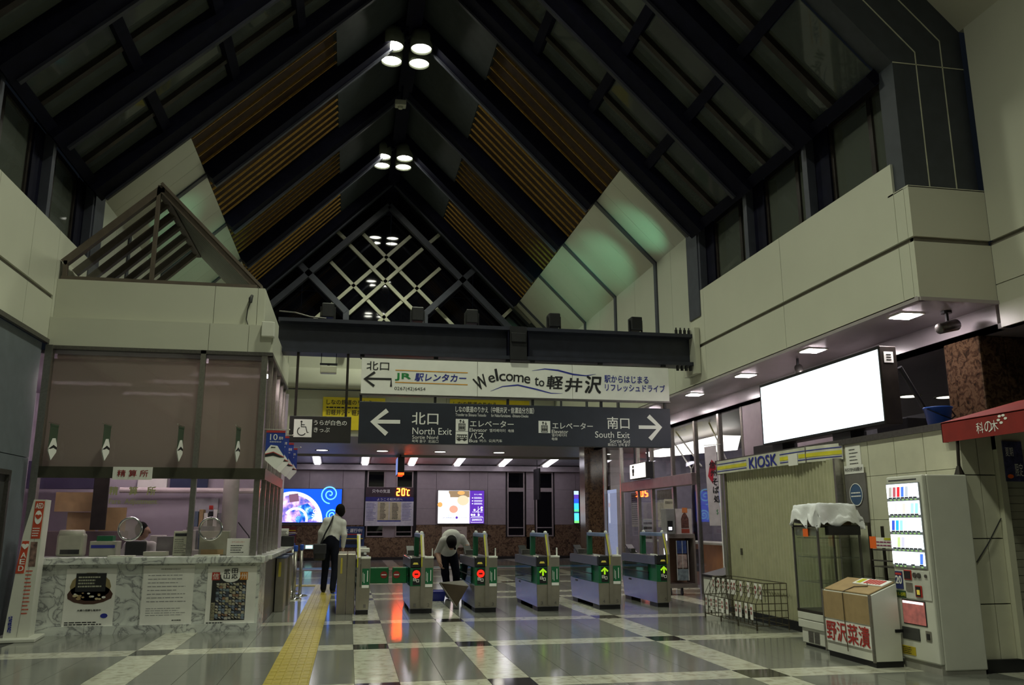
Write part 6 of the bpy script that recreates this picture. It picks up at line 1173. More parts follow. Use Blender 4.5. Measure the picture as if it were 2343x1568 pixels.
wobj('plinth', MB().box(XR + 0.02, 6.9, 7.52, 13.3, 0, 0.12), BLACK, kb)
# folding shutter
sh = thing('kiosk_shutter', 'closed cream corrugated folding shutter under the kiosk sign', 'shutter', (XR - 0.1, 11.2, 0))
cm = MB(); n = 150; y0, y1 = 9.62, 12.75
pts = [(XR - 0.10 + (0.022 if (i // 2) % 2 else 0.0), y0 + (y1 - y0) * i / n) for i in range(n + 1)]
cm.add([(p[0], p[1], z) for z in (0.12, 2.18) for p in pts], [(i, i + 1, n + 2 + i, n + 1 + i) for i in range(n)]); o = wobj('corrugated_leaf', cm, pm('shutter_cream', (0.44, 0.43, 0.28), 0.45, var=0.08), sh)
wobj('bottom_rail', MB().box(XR - 0.12, XR + 0.05, 9.6, 12.78, 0.0, 0.12), BLACK, sh); wobj('edge_stile', MB().box(XR - 0.13, XR + 0.0, 12.75, 12.80, 0.12, 2.18), STEEL, sh); wobj('edge_stile', MB().box(XR - 0.12, XR + 0.0, 9.58, 9.62, 0.12, 2.18), STEEL, sh)
wobj('lock', MB().box(XR - 0.13, XR - 0.1, 12.30, 12.32, 0.92, 1.02), STEEL_D, sh)
# kiosk sign
ks = thing('kiosk_sign', 'curved white KIOSK sign board with yellow and blue stripes', 'sign', (XR - 0.15, 11.2, 2.15), -PI / 2)
# local x runs towards the viewer (-Y), local y into the shop (+X)
KL, KR, KZ0, KZ1 = -1.72, 1.66, 0.02, 0.22
def kx(u):
    return -0.02 if u < 0.75 else -0.02 + 0.16 * ((u - 0.75) / 0.91) ** 2
n = 24; us_ = [KL + (KR - KL) * i / n for i in range(n + 1)]
bm_ = MB(); bm_.add([(u, kx(u) + d, z) for d in (0, 0.08) for z in (KZ0, KZ1) for u in us_], [(i, i + 1, n + 2 + i, n + 1 + i) for i in range(n)] + [(2 * (n + 1) + i, 3 * (n + 1) + i, 3 * (n + 1) + i + 1, 2 * (n + 1) + i + 1) for i in range(n)] + [(n + 1 + i, n + 2 + i, 3 * (n + 1) + i + 1, 3 * (n + 1) + i) for i in range(n)] + [(i, 2 * (n + 1) + i, 2 * (n + 1) + i + 1, i + 1) for i in range(n)])
obj('board', bm_, pm('kiosk_white', (0.66, 0.66, 0.54), 0.18), ks)
def kstripe(u0, u1, z0, z1, mat):
    m = 10; us2 = [u0 + (u1 - u0) * i / m for i in range(m + 1)]
    obj('stripe', MB().add([(u, kx(u) - 0.004, z) for z in (z0, z1) for u in us2], [(i, i + 1, m + 2 + i, m + 1 + i) for i in range(m)]), mat, ks)
KY = pm('kiosk_yellow', (0.72, 0.66, 0.03), 0.4)
for u0, u1 in ((-1.70, -0.66), (0.36, 1.64)):
    kstripe(u0, u1, 0.165, 0.177, NAVYINK); kstripe(u0, u1, 0.052, 0.064, NAVYINK)
for u0, u1 in ((-1.70, -0.66), (0.36, 0.62), (0.86, 1.64)): kstripe(u0, u1, 0.085, 0.135, KY)
text(ks, 'KIOSK', NAVYINK, -0.56, 0.28, 0.035, 0.195, -0.028, 0.03)
for u in (-1.72, 1.02, 1.66): obj('divider', MB().box(u - 0.008, u + 0.008, kx(u) - 0.006, kx(u) + 0.08, KZ0 - 0.01, KZ1 + 0.01), STEEL, ks)
obj('sticker', MB().box(0.60, 0.84, -0.03, -0.02, 0.0, 0.15), PAPER, ks)
obj('canopy', MB().box(KL, KR - 0.3, 0.06, 0.2, KZ0 + 0.03, KZ1 - 0.02), MACHINE, ks)
def facing(name, label, cat, y, z, x=XR): return thing(name, label, cat, (x, y, z), -PI / 2)
c = facing('kiosk_notice', 'white paper notice on the tile wall at the end of the kiosk sign', 'notice', 9.32, 2.05); obj('sheet', MB().box(-0.18, 0.13, -0.01, 0.0, 0.0, 0.27), PAPER, c); obj('print', textlines(MB(), -0.1, 0.08, 0.03, 0.24, -0.013, 5, 0.25), INK, c)
c = facing('opening_board', 'tall grey opening hours board with a blue disc on the tile wall', 'board', 9.32, 1.40); obj('board', MB().box(-0.22, 0.20, -0.02, 0.0, 0.0, 0.58), pm('board_grey', (0.15, 0.14, 0.13), 0.4), c); obj('heading', MB().box(-0.21, 0.19, -0.025, -0.02, 0.58, 0.68), PAPER, c); text(c, 'キオスクからのお知らせ', INK, -0.19, 0.17, 0.605, 0.655, -0.029, 0.01)
dsk = obj('disc', MB().poly([(0.13 * math.cos(k * PI / 12), 0.33 + 0.13 * math.sin(k * PI / 12)) for k in range(24)], -0.026, 0.005), pm('disc_blue', (0.05, 0.10, 0.2), 0.4), c); obj('disc_ring', MB().ribbon([(0.13 * math.cos(k * PI / 12), 0.33 + 0.13 * math.sin(k * PI / 12)) for k in range(24)], 0.008, -0.03, closed=True), LETTERW, dsk); obj('disc_text', textlines(MB(), -0.10, 0.10, 0.29, 0.37, -0.030, 2, 0.35), LETTERW, dsk)
# billboard
bb = facing('light_billboard', 'large blank glowing white billboard standing on the kiosk roof', 'billboard', 10.15, 2.41, 6.02)
obj('cabinet', MB().bevbox(-1.52, 1.47, 0.0, 0.22, 0.10, 1.02, 0.01), DARKMET, bb); obj('screen', MB().box(-1.48, 1.44, -0.004, 0.0, 0.14, 0.98), em('bill_white', (0.82, 0.95, 1.0), BILL_E), bb)
obj('frame', MB().ribbon([(-1.50, 0.12), (1.455, 0.12), (1.455, 1.0), (-1.50, 1.0)], 0.035, -0.008, 0.01, closed=True), BLACK, bb)
obj('leg', MB().box(-1.3, -1.0, 0.03, 0.25, 0.0, 0.10), BLACK, bb); obj('leg', MB().box(0.3, 0.7, 0.03, 0.25, 0.0, 0.10), BLACK, bb)
obj('vent', MB().box(1.47, 1.476, 0.05, 0.17, 0.82, 0.95), LETTERW, bb); obj('vent_slots', MB().box(1.476, 1.48, 0.08, 0.14, 0.85, 0.86).box(1.476, 1.48, 0.08, 0.14, 0.88, 0.89).box(1.476, 1.48, 0.08, 0.14, 0.91, 0.92), INK, bb)
obj('brace', MB().tube([(1.42, 0.28, 0.78), (1.25, 0.85, 0.02)], 0.03, 8), BLACK, bb)
c = thing('blue_bucket', 'blue plastic bucket with a handle standing on the kiosk roof', 'bucket', (6.46, 8.36, 2.41)); obj('pail', MB().lathe([(0.11, 0), (0.145, 0.24), (0.155, 0.24), (0.155, 0.255), (0.14, 0.255), (0.105, 0.01)], n=24), BLUE, c, True); obj('handle', MB().tube([(-0.15, -0.02, 0.235), (-0.08, -0.13, 0.16), (0.03, -0.165, 0.11), (0.12, -0.12, 0.15), (0.15, -0.02, 0.235)], 0.007, 6), NAVY, c)
for i, (y, w_) in enumerate(((12.5, 0.35), (9.2, 0.3))): boxy('roof_box', ('dark equipment box on the kiosk roof beyond the billboard', 'dark equipment box on the kiosk roof behind the billboard')[i], 'box', 6.45, 6.85, y - w_, y + w_, 2.41, 2.62, BLACK)
# soffit lights, spot lamp, projector
SQE = em('soffit_square', (1.0, 0.88, 0.90), SOFFIT_E)
for i, y in enumerate((8.57, 10.63, 12.72, 14.85, 17.1, 19.4)):
    q = thing('square_downlight', 'square recessed downlight in the balcony soffit, ' + ('nearest the balcony corner', 'second from the balcony corner', 'third from the balcony corner', 'fourth from the balcony corner', 'fifth from the balcony corner', 'sixth from the balcony corner')[i], 'downlight', (6.33, y, 3.78)); obj('frame', MB().box(-0.15, 0.15, -0.15, 0.15, -0.012, 0.0), MACHINE, q); obj('lens', MB().box(-0.125, 0.125, -0.125, 0.125, -0.018, -0.012), SQE, q)
c = thing('ceiling_projector', 'dark cylindrical projector under the balcony corner', 'projector', (6.66, 8.3, 3.6)); obj('barrel', MB().tube([(-0.16, -0.05, -0.05), (-0.145, -0.045, -0.045), (0.13, 0.03, 0.03), (0.145, 0.035, 0.033)], [0.045, 0.062, 0.068, 0.05], 14), STEEL_D, c, True); obj('bracket', MB().tube([(0, 0, 0.06), (0, 0, 0.16)], 0.02).lathe([(0.06, 0.15), (0.06, 0.18)], n=12), BLACK, c)
c = thing('spot_lamp', 'small dark spot lamp hanging from the soffit above the billboard', 'spot lamp', (6.42, 11.2, 3.5)); obj('head', MB().tube([(-0.03, -0.1, -0.02), (0.03, 0.06, 0.15)], [0.07, 0.06], 12), STEEL_D, c, True); obj('bracket', MB().tube([(0.0, 0.02, 0.12), (0.02, 0.05, 0.28)], 0.02), BLACK, c)
for i, (x, y) in enumerate(((9.24, 12.63), (9.93, 12.6), (7.5, 9.1))):
    q = thing('round_downlight', 'round downlight in the dark low ceiling ' + ('behind the billboard brace', 'beside the marble pillar', 'above the red awning')[i], 'downlight', (x, y, 3.5)); obj('lens', MB().lathe([(0.16, -0.012), (0.0, -0.014)], n=20, cap=False), em('round_warm', (1, 0.95, 0.8), 3.0), q); obj('ring', MB().lathe([(0.2, -0.015), (0.2, 0), (0.16, 0), (0.16, -0.015)], n=20, cap=False), MACHINE, q)
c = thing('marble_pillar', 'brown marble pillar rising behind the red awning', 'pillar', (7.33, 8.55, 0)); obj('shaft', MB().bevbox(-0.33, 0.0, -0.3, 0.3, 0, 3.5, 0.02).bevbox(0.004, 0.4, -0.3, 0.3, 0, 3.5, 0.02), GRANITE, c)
# red awning of the next shop
aw = thing('red_awning', 'red canvas awning with white brush characters', 'awning', (5.95, 6.2, 2.2), -PI / 2)
obj('valance', MB().box(-1.48, 1.6, 0.0, 0.012, 0.0, 0.20), REDC, aw)
obj('canopy', MB().hexa([(-1.48, 0.0, 0.19), (1.6, 0.0, 0.19), (1.6, 0.75, 0.40), (-1.25, 0.75, 0.40), (-1.48, 0.0, 0.205), (1.6, 0.0, 0.205), (1.6, 0.75, 0.42), (-1.25, 0.75, 0.42)]), REDC, aw)
obj('end_flap', MB().hexa([(-1.48, 0.0, 0.0), (-1.47, 0.0, 0.0), (-1.25, 0.7, 0.0), (-1.26, 0.7, 0.0), (-1.48, 0.0, 0.2), (-1.47, 0.0, 0.2), (-1.25, 0.75, 0.4), (-1.26, 0.75, 0.4)]), REDC, aw)
for ch, x in (('科', -0.98), ('の', -0.87), ('木', -0.79)): text(aw, ch, LETTERW, x, x + 0.095, 0.04, 0.145, -0.004, 0.0)
for k in range(5): obj('leaf_mark', MB().poly([(-0.64 + 0.045 * math.cos(k * 1.1) + 0.022 * math.cos(j * PI / 3), 0.145 + 0.035 * math.sin(k * 1.1) + 0.013 * math.sin(j * PI / 3)) for j in range(6)], -0.004, 0.003), LETTERW, aw)
obj('prop', MB().tube([(-1.30, 0.03, 0.02), (-1.30, 0.01, -0.30)], 0.016, 8).lathe([(0.05, -0.335), (0.02, -0.25)], (-1.30, 0.01, 0), 10), DARKMET, aw)
ss = struct('wall_shop', loc=(7, 7.5, 0))
wobj('post', MB().box(6.37, 6.44, 7.44, 7.55, 0.12, 2.34), CREAM, ss)
for i in range(26): wobj('shutter_slat', MB().box(6.44, 7.6, 7.50 + 0.006 * (i % 2), 7.53 + 0.006 * (i % 2), 0.12 + i * 0.077, 0.194 + i * 0.077), pm('slat_cream', (0.36, 0.35, 0.27), 0.45), ss)
wobj('header', MB().box(6.37, 7.6, 7.45, 7.55, 2.12, 2.36), CREAM, ss); wobj('plinth', MB().box(6.0, 7.6, 7.46, 7.56, 0, 0.12), BLACK, ss); wobj('back', MB().box(6.9, 7.6, 7.56, 7.62, 0, 2.4), CREAM, ss)
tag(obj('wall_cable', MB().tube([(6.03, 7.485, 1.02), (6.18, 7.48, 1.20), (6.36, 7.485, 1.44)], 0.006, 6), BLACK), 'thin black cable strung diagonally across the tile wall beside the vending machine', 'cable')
c = thing('shop_poster', 'dark blue and white poster on the shop shutter under the awning', 'poster', (6.49, 7.44, 1.80)); obj('sheet', MB().box(-0.06, 0.16, -0.01, 0.0, 0.0, 0.40), pm('shop_poster_dark', (0.05, 0.05, 0.12), 0.5, var=0.6, scale=18), c); text(c, '夏期', LETTERW, -0.04, 0.05, 0.25, 0.34, -0.014, 0.0); text(c, '限定', LETTERW, 0.05, 0.14, 0.05, 0.18, -0.014); obj('orange_mark', MB().poly([(-0.01 + 0.035 * math.cos(k * PI / 4), 0.05 + 0.022 * math.sin(k * PI / 4)) for k in range(8)], -0.014, 0.004), ORANGE, c)
# ---- vending machine
vm = thing('vending_machine', 'tall white cigarette vending machine with five lit rows', 'vending machine', (5.47, 7.70, 0), -PI / 2)
HW = 0.285
obj('cabinet', MB().bevbox(-HW, HW, 0.05, 0.50, 0.04, 1.86, 0.012), MACHINE, vm); obj('door', MB().bevbox(-HW, HW, 0.0, 0.055, 0.09, 1.86, 0.015), MACHINE, vm); obj('toe_kick', MB().box(-HW + 0.01, HW - 0.01, 0.02, 0.48, 0, 0.09), pm('toe_grey', (0.35, 0.34, 0.30), 0.5), vm)
obj('top_slot', MB().box(-0.24, 0.2, -0.004, 0.0, 1.815, 1.825), BLACK, vm)
bez = obj('display_bezel', MB().bevbox(-0.275, 0.245, -0.012, 0.0, 0.955, 1.79, 0.01), pm('bezel_grey', (0.30, 0.31, 0.32), 0.4), vm)
VW = em('vend_white', (0.82, 0.95, 1.0), VEND_E)
rows = [(1.64, 1.78), (1.475, 1.61), (1.31, 1.445), (1.145, 1.28), (0.99, 1.115)]
packs = [[(0.42, 0.4, 0.35), (0.45, 0.1, 0.12), (0.75, 0.03, 0.04), (0.08, 0.2, 0.8), (0.5, 0.55, 0.58), (0.8, 0.85, 0.9)], [None, (0.95, 0.7, 0.7), None, (1.0, 0.7, 0.62), None, (0.45, 0.85, 0.88), (0.35, 0.8, 0.85)], [(0.05, 0.10, 0.6), (0.03, 0.45, 0.85), (0.35, 0.75, 0.95), (0.7, 0.9, 0.98), (0.85, 0.95, 1), (0.8, 0.95, 1.0), None], [(0.7, 0.8, 0.8), (0.55, 0.85, 0.3), (0.6, 0.6, 0.75), None, None, None, (0.75, 0.9, 0.98)], [(0.8, 0.9, 0.98), (0.75, 0.85, 0.95), None, None, None, None, (0.08, 0.2, 0.75)]]
for ri, (z0, z1) in enumerate(rows):
    win = obj('lit_row', MB().box(-0.262, 0.232, -0.018, -0.012, z0, z1), VW, vm)
    for i in range(7):
        x = -0.225 + i * 0.065
        cc = packs[ri][i] if i < len(packs[ri]) else None
        if cc: obj('pack', MB().prism([(x, z0 + 0.012), (x + 0.040, z0 + 0.012), (x + 0.054, z0 + 0.112), (x + 0.014, z0 + 0.112)], 'y', -0.024, -0.019), em('pack_%d_%d' % (ri, i), cc, VEND_E * 0.45), win)
        if ri < 4 or i in (0, 1, 2, 4, 6):
            obj('holder', MB().box(x - 0.004, x + 0.045, -0.026, -0.018, z0 - 0.002, z0 + 0.010), BLACK, win); obj('button', MB().box(x + 0.005, x + 0.03, -0.017, -0.012, z0 - 0.022, z0 - 0.010), em('button_green', (0.5, 0.9, 0.3), 0.6), win)
cp = obj('coin_panel', MB().bevbox(-0.12, 0.265, -0.008, 0.0, 0.665, 0.945, 0.006), pm('coin_white', (0.6, 0.6, 0.54), 0.35), vm)
obj('reader', MB().bevbox(-0.115, 0.0, -0.016, -0.008, 0.845, 0.94, 0.006), REDINK, cp); obj('reader_face', MB().box(-0.105, -0.01, -0.02, -0.016, 0.855, 0.93), BLACK, cp)
for x, r in ((0.05, 0.026), (0.115, 0.026), (0.215, 0.016)): obj('coin_knob', MB().tube([(x, -0.008, 0.895), (x, -0.02, 0.895)], r, 14), STEEL_D, cp)
obj('bill_slot', MB().bevbox(-0.10, 0.0, -0.014, -0.008, 0.735, 0.82, 0.006), STEEL, cp); obj('key_box', MB().bevbox(0.04, 0.14, -0.018, -0.008, 0.69, 0.80, 0.006), REDINK, cp); obj('key_face', MB().box(0.055, 0.125, -0.022, -0.018, 0.70, 0.79), BLACK, cp); obj('key_light', MB().box(0.075, 0.115, -0.025, -0.022, 0.715, 0.76), em('key_amber', (0.9, 0.7, 0.1), 0.5), cp)
s20 = obj('age_sticker', MB().box(-0.27, -0.155, -0.006, 0.0, 0.75, 0.92), pm('age_navy', (0.02, 0.03, 0.14), 0.5), vm); obj('age_red', MB().box(-0.26, -0.165, -0.009, -0.006, 0.885, 0.905), REDINK, s20); text(s20, '20', LETTERW, -0.26, -0.165, 0.80, 0.875, -0.009, 0.04)
g11 = obj('hours_sticker', MB().box(-0.275, -0.10, -0.006, 0.0, 0.665, 0.735), pm('hours_green', (0.02, 0.06, 0.02), 0.5), vm); text(g11, '11-5時', YST, -0.26, -0.12, 0.68, 0.72, -0.009, 0.03)
pkw = obj('picture_window', MB().bevbox(-0.20, 0.155, -0.006, 0.0, 0.42, 0.655, 0.004), BLACK, vm); obj('picture', MB().box(-0.19, 0.145, -0.009, -0.006, 0.43, 0.645), pm('vend_picture', (0.40, 0.10, 0.09), 0.5, var=0.5, scale=14, emis=(0.5, 0.18, 0.15), es=0.25), pkw); obj('picture_lamp', MB().box(-0.18, 0.13, -0.012, -0.009, 0.62, 0.642), em('vend_lamp', (1, 1, 0.95), 2.0), pkw)
obj('tray_opening', MB().bevbox(-0.235, 0.03, -0.008, 0.0, 0.275, 0.39, 0.006), pm('tray_dark', (0.05, 0.05, 0.05), 0.3), vm); obj('coin_return', MB().bevbox(0.12, 0.20, -0.008, 0.0, 0.29, 0.385, 0.006), STEEL, vm); obj('coin_hole', MB().box(0.14, 0.18, -0.012, -0.008, 0.305, 0.36), BLACK, vm)
ys_ = obj('yellow_label', MB().box(-0.26, -0.06, -0.006, 0.0, 0.13, 0.21), pm('label_yellow', (0.55, 0.42, 0.02), 0.5), vm); obj('label_print', textlines(MB(), -0.25, -0.07, 0.135, 0.205, -0.009, 4, 0.4), INK, ys_)
# ---- pickle freezer chest
fz = thing('pickle_freezer', 'white chest freezer with cardboard lid and red pickle lettering', 'freezer', (5.13, 8.36, 0), -PI / 2)
FW = 0.44
obj('base', MB().box(-FW + 0.02, FW - 0.02, 0.02, 0.32, 0, 0.06), BLACK, fz)
obj('body', MB().prism([(0.0, 0.06), (0.30, 0.06), (0.30, 0.795), (0.0, 0.68)], 'x', -FW, FW), MACHINE, fz)
obj('front_board', MB().box(-FW + 0.02, FW - 0.02, -0.008, 0.0, 0.40, 0.675), CARD, fz)
obj('lid_board', MB().hexa([(-FW + 0.03, 0.01, 0.69), (FW - 0.03, 0.01, 0.69), (FW - 0.03, 0.30, 0.803), (-FW + 0.03, 0.30, 0.803), (-FW + 0.03, 0.01, 0.70), (FW - 0.03, 0.01, 0.70), (FW - 0.03, 0.30, 0.813), (-FW + 0.03, 0.30, 0.813)]), CARD, fz)
for x in (-FW + 0.01, FW - 0.01): obj('edge_trim', MB().box(x - 0.012, x + 0.012, -0.012, 0.01, 0.05, 0.69), STEEL, fz)
sp_ = obj('sign_sheet', MB().box(-FW + 0.04, FW - 0.02, -0.012, -0.006, 0.165, 0.385), PAPER, fz); text(sp_, '野沢菜漬', pm('pickle_red', (0.42, 0.03, 0.025), 0.6), -FW + 0.06, FW - 0.04, 0.18, 0.375, -0.016, 0.018)
obj('cord', MB().tube([(-0.03, -0.014, 0.68), (-0.02, -0.016, 0.4), (0.0, -0.016, 0.1)], 0.005, 6).tube([(-0.03, -0.012, 0.69), (0.02, 0.10, 0.745), (0.2, 0.14, 0.76), (0.10, 0.20, 0.785)], 0.006, 6), pm('cord_brown', (0.10, 0.07, 0.04), 0.8), fz)
st_ = obj('price_strip', MB().hexa([(-0.12, 0.17, 0.765), (0.40, 0.17, 0.765), (0.40, 0.29, 0.811), (-0.12, 0.29, 0.811), (-0.12, 0.17, 0.774), (0.40, 0.17, 0.774), (0.40, 0.29, 0.820), (-0.12, 0.29, 0.820)]), PAPER, fz)
obj('handle', MB().bevbox(FW, FW + 0.006, 0.24, 0.34, 0.33, 0.36, 0.002), BLACK, fz)
def lidtag(x0, x1): return [(x0, 0.185, 0.778), (x1, 0.185, 0.778), (x1, 0.275, 0.812), (x0, 0.275, 0.812), (x0, 0.185, 0.782), (x1, 0.185, 0.782), (x1, 0.275, 0.8175), (x0, 0.275, 0.8175)]
for i in range(6): obj('strip_print', MB().hexa(lidtag(0.05 + 0.05 * i, 0.085 + 0.05 * i)), REDINK, st_)
obj('strip_yellow', MB().hexa(lidtag(-0.08, 0.0)), YST, st_)
# ---- glass rack standing behind the freezer
rk = thing('display_rack', 'dark metal and glass display rack rising behind the freezer', 'rack', (5.74, 8.36, 0), -PI / 2)
for x in (-0.40, 0.36):
    for y in (0.0, 0.16): obj('upright', MB().box(x - 0.014, x + 0.014, y - 0.012, y + 0.012, 0.0, 1.36 if y > 0 else 1.40), DARKMET, rk)
for z in (0.92, 1.10): obj('shelf', MB().box(-0.4, 0.36, 0.0, 0.17, z, z + 0.012), STEEL_D, rk)
obj('rail', MB().box(-0.40, 0.36, -0.01, 0.006, 0.985, 1.0), STEEL_D, rk)
tg = obj('price_banner', MB().box(-0.30, 0.36, -0.03, -0.024, 1.13, 1.24), PAPER, rk); obj('orange_tag', MB().box(-0.36, -0.25, -0.036, -0.03, 1.12, 1.25), ORANGE, tg); obj('orange_tag', MB().box(0.27, 0.36, -0.036, -0.03, 1.13, 1.25), ORANGE, tg); obj('banner_print', textlines(MB(), -0.24, 0.26, 1.14, 1.21, -0.034, 2, 0.35), pm('print_purple', (0.25, 0.03, 0.12), 0.6), tg); obj('banner_yellow', MB().box(-0.1, 0.12, -0.034, -0.03, 1.215, 1.238), YST, tg)
# ---- tall glass showcase with a cloth on top
sc_ = thing('glass_showcase', 'tall glass showcase with dark frame and white base beside the freezer', 'showcase', (5.28, 9.36, 0), -PI / 2)
SW = 0.285
obj('base', MB().bevbox(-SW + 0.04, SW, 0.02, 0.55, 0.03, 0.20, 0.01), MACHINE, sc_); obj('drawer', MB().bevbox(-SW, SW, 0.0, 0.55, 0.20, 0.29, 0.008), MACHINE, sc_); obj('drawer', MB().bevbox(-SW, SW, 0.0, 0.55, 0.295, 0.38, 0.008), MACHINE, sc_); obj('foot', MB().box(-SW + 0.06, SW - 0.02, 0.05, 0.5, 0, 0.03), BLACK, sc_)
vent = MB()
for x in (-0.10, 0.03):
    for i in range(9): vent.box(x, x + 0.11, 0.014, 0.02, 0.05 + i * 0.014, 0.057 + i * 0.014)
obj('vent_grille', vent, STEEL_D, sc_)
for x in (-SW + 0.012, SW - 0.012):
    for y in (0.012, 0.538): obj('frame_post', MB().box(x - 0.011, x + 0.011, y - 0.010, y + 0.010, 0.38, 1.36), pm('post_grey', (0.12, 0.11, 0.11), 0.4, 0.5), sc_)
obj('frame_top', MB().box(-SW, SW, 0.0, 0.55, 1.345, 1.37), DARKMET, sc_); obj('frame_bottom', MB().box(-SW, SW, 0.0, 0.55, 0.38, 0.41), DARKMET, sc_)
for z in (0.72, 1.0, 1.22): obj('shelf', MB().box(-SW + 0.02, SW - 0.02, 0.05, 0.52, z, z + 0.008), glass('shelf_glass', tint=(0.7, 0.75, 0.7), keep=0.75, haze=(0.4, 0.42, 0.36)), sc_)
for a in (MB().box(-SW + 0.026, SW - 0.026, 0.008, 0.014, 0.41, 1.345), MB().box(SW - 0.014, SW - 0.008, 0.024, 0.526, 0.41, 1.345), MB().box(-SW + 0.008, -SW + 0.014, 0.024, 0.526, 0.41, 1.345)): obj('pane', a, glass('case_glass', tint=(0.92, 0.94, 0.91), keep=0.94, haze=(0.35, 0.36, 0.3)), sc_)
obj('orange_tag', MB().box(-0.02, 0.09, -0.006, 0.0, 1.24, 1.33), ORANGE, sc_); obj('inner_card', MB().box(-0.24, 0.25, 0.02, 0.024, 1.25, 1.34), pm('card_dim', (0.42, 0.40, 0.34), 0.6), sc_); obj('black_header', MB().box(SW, SW + 0.08, 0.1, 0.5, 1.26, 1.36), BLACK, sc_)
cl = MB(); nx, ny = 40, 32
def cz(u, v):
    # local x across the case, local y from its front; overhang bends down, corners hang in points
    x = -0.50 + 1.02 * u; y = -0.22 + 0.92 * v
    ox = max(x - 0.27, 0) - max(-0.24 - x, 0); oy = max(y - 0.52, 0) - max(0.02 - y, 0)
    ax_, ay_ = abs(ox), abs(oy); d = max(ax_, ay_) + 0.3 * min(ax_, ay_)
    px = min(max(x, -0.24), 0.27) + ox * 0.22; py = min(max(y, 0.02), 0.52) + oy * 0.22
    from mathutils import noise
    fold = 1.6 * noise.noise((x * 7, y * 9, 0.3)) + 0.9 * noise.noise((x * 16, y * 13, 2.0))
    z = 1.615 - 0.055 * max(0, -x) + 0.012 * fold - 0.93 * d + 0.05 * fold * min(1, d * 6)
    px += 0.025 * math.sin(17 * y + 3 * x) * min(1, ax_ * 8); py += 0.03 * math.sin(15 * x + 1) * min(1, ay_ * 8)
    if x < -0.24: z = max(z, 1.385 + 0.03 * fold + 0.04 * v); 
    return (px, py, z)
vs = [cz(i / nx, j / ny) for j in range(ny + 1) for i in range(nx + 1)]
cl.add(vs, [(j * (nx + 1) + i, j * (nx + 1) + i + 1, (j + 1) * (nx + 1) + i + 1, (j + 1) * (nx + 1) + i) for j in range(ny) for i in range(nx)])
co = obj('dust_cloth', cl, pm('dust_cloth', (0.78, 0.78, 0.80), 0.9, var=0.04, scale=14, bump=0.5), None, True, loc=(5.28, 9.36, 0)); co.rotation_euler = (0, 0, -PI / 2); tag(co, 'crumpled white dust cloth draped over the glass showcase', 'cloth')
co.modifiers.new('thick', 'SOLIDIFY').thickness = 0.004
boxy('covered_crate', 'shallow crate hidden under the white dust cloth', 'crate', 5.36, 5.76, 9.13, 9.55, 1.372, 1.58, CARD)
# ---- newspaper rack of wire
nr = thing('newspaper_rack', 'empty wire newspaper rack with white name cards before the shutter', 'rack', (5.36, 11.72, 0), -PI / 2)
W2 = 0.84; wire = MB(); R_ = 0.006
def wline(*p, r=R_): wire.tube(p, r, 5)
prof = [(0.0, 0.06), (0.0, 0.34), (0.14, 0.60), (0.46, 0.60), (0.46, 0.06)]
for i in range(15):
    x = -W2 + 2 * W2 * i / 14; wline((x, 0.0, 0.06), (x, 0.0, 0.34)); wline((x, 0.0, 0.34), (x, 0.14, 0.60) , r=0.004); wline((x, 0.14, 0.36), (x, 0.14, 0.60), r=0.004)
for i in range(6):
    y = 0.0 + 0.46 * i / 5
    for x in (-W2, W2): wline((x, y, 0.06), (x, y, 0.34 + 0.26 * min(1, y / 0.14)))
for z in (0.06, 0.16, 0.25, 0.34): wline((-W2, 0, z), (W2, 0, z)); [wline((s * W2, 0, z), (s * W2, 0.46, z)) for s in (-1, 1)]
for z in (0.44, 0.52, 0.60): wline((-W2, 0.14, z), (W2, 0.14, z)); [wline((s * W2, 0.14, z), (s * W2, 0.46, z)) for s in (-1, 1)]
for z in (0.06, 0.60): wline((-W2, 0.46, z), (W2, 0.46, z))
for x in (-W2, -0.28, 0.28, W2):
    for y in (0.0, 0.46): wline((x, y, 0.0), (x, y, 0.08), r=0.012)
obj('wire_frame', wire, pm('rack_wire', (0.10, 0.085, 0.06), 0.4, 0.7), nr)
papers = ['日経', '朝日', '読売', '信濃', '毎日', '産経', '東京', '夕刊', '競馬']
for row, (y, z0, xs_) in enumerate(((-0.012, 0.13, [-0.78, -0.60, -0.42, -0.22, -0.06, 0.24, 0.36, 0.54, 0.70]), (0.125, 0.39, [-0.80, -0.62, -0.45, -0.28, -0.16, -0.08, 0.13, 0.36, 0.58, 0.72]))):
    for i, x in enumerate(xs_):
        k = obj('name_card', MB().box(x, x + 0.075, y - 0.006, y, z0, z0 + 0.20), PAPER, nr); bdy = papers[i % len(papers)]
        for j, ch in enumerate(bdy): text(k, ch, pm('card_red', (0.4, 0.05, 0.04), 0.6), x + 0.018, x + 0.057, z0 + 0.125 - 0.06 * j, z0 + 0.165 - 0.06 * j, y - 0.009, 0.02)
# ---- AED stand at the office corner
ae = thing('aed_stand', 'tall white tapering AED stand with red signs at the office corner', 'stand', (-3.93, 11.83, 0), 0.12)
obj('foot', MB().bevbox(-0.30, 0.22, -0.28, 0.28, 0, 0.04, 0.008), MACHINE, ae)
side = [(-0.17, 0.04), (-0.08, 1.25), (0.0, 1.70), (0.135, 1.70), (0.11, 0.04)]
obj('body', MB().prism(side, 'y', -0.10, 0.22), MACHINE, ae)
obj('groove', MB().ribbon([(-0.02, 0.05), (0.055, 1.2), (0.06, 1.68)], 0.006, -0.103), pm('groove_grey', (0.35, 0.35, 0.32), 0.6), ae)
AR = pm('aed_red', (0.55, 0.07, 0.03), 0.5)
def heart(cx, cz, s): return [(cx + s * 0.9 * math.sin(t) ** 3, cz + s * (0.75 * math.cos(t) - 0.3 * math.cos(2 * t) - 0.12 * math.cos(3 * t))) for t in [2 * PI * k / 18 for k in range(18)]]
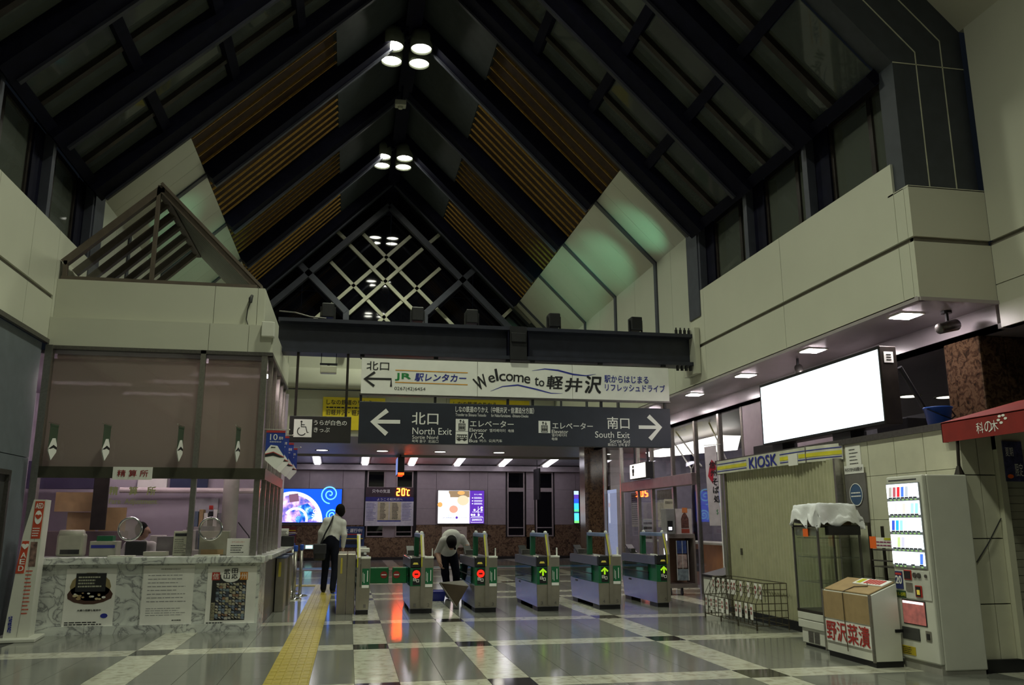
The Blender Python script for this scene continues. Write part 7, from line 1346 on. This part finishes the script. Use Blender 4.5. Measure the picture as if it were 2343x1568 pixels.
r1_ = obj('red_sign', MB().poly([(0.012, 1.22), (0.115, 1.22), (0.125, 1.68), (0.02, 1.68)], -0.104, 0.004), AR, ae); text(r1_, 'AED', LETTERW, 0.03, 0.112, 1.59, 1.655, -0.108, 0.02); obj('heart', MB().poly([(0.07 + 0.04 * math.cos(k * PI / 8), 1.48 + 0.085 * math.sin(k * PI / 8)) for k in range(16)], -0.108, 0.003), LETTERW, r1_); obj('heart_mark', MB().poly(heart(0.07, 1.49, 0.04), -0.111, 0.002), AR, r1_); obj('small_print', textlines(MB(), 0.022, 0.11, 1.24, 1.36, -0.107, 4, 0.4), LETTERW, r1_)
r2_ = obj('red_sign', MB().poly([(-0.115, 0.80), (-0.02, 0.80), (0.0, 1.19), (-0.075, 1.19)], -0.104, 0.004), AR, ae); obj('heart', MB().poly(heart(-0.04, 1.13, 0.045), -0.108, 0.003), LETTERW, r2_)
for ch, z in (('A', 0.99), ('E', 0.91), ('D', 0.83)): text(r2_, ch, LETTERW, -0.085 + (z - 0.83) * 0.08, -0.03 + (z - 0.83) * 0.08, z, z + 0.062, -0.108, 0.03)
obj('photo_print', MB().box(0.02, 0.095, -0.104, -0.1, 0.88, 1.18), pm('aed_photo', (0.2, 0.12, 0.1), 0.5, var=0.6, scale=22), ae); obj('small_print', textlines(MB(), 0.0, 0.08, 0.30, 0.85, -0.104, 12, 0.35), AR, ae); text(ae, '日本光電', NAVYINK, -0.125, -0.09, 0.1, 0.30, -0.104, 0.02)
bpy.data.objects.remove(_fo); 

GROUPS = {'cluster_lamp': 'hall ceiling lamps under the ridge', 'floodlight': 'floodlights on the steel beam', 'pennant': 'anniversary pennants on the office', 'ticket_gate': 'row of ticket gates', 'gate_flap': 'green gate flaps', 'downlight': 'downlights in the concourse soffit', 'square_downlight': 'square downlights under the balcony', 'strip_light': 'strip lights in the far concourse', 'queue_post': 'queue posts beside the office', 'barrier_post': 'steel barrier posts beside the office', 'office_light': 'fluorescent lights in the office', 'speech_ring': 'speech rings in the office glass', 'coin_tray': 'coin trays on the marble counter', 'paper_chart': 'tan charts in the office', 'ring_binder': 'ring binders on the office shelf', 'transfer_board': 'yellow transfer boards', 'round_downlight': 'round downlights in the low ceiling', 'room_light': 'waiting room ceiling lights', 'roller_blind': 'roller blinds of the office', 'paper_stack': 'paper stacks on the office desk', 'roof_box': 'boxes on the kiosk roof', 'wall_notice_board': 'notice boards on the office wall'}
for o in C.objects:
    if o.parent is None and 'category' in o.keys():
        g = GROUPS.get(o.name.split('.')[0])
        if g: o['group'] = g
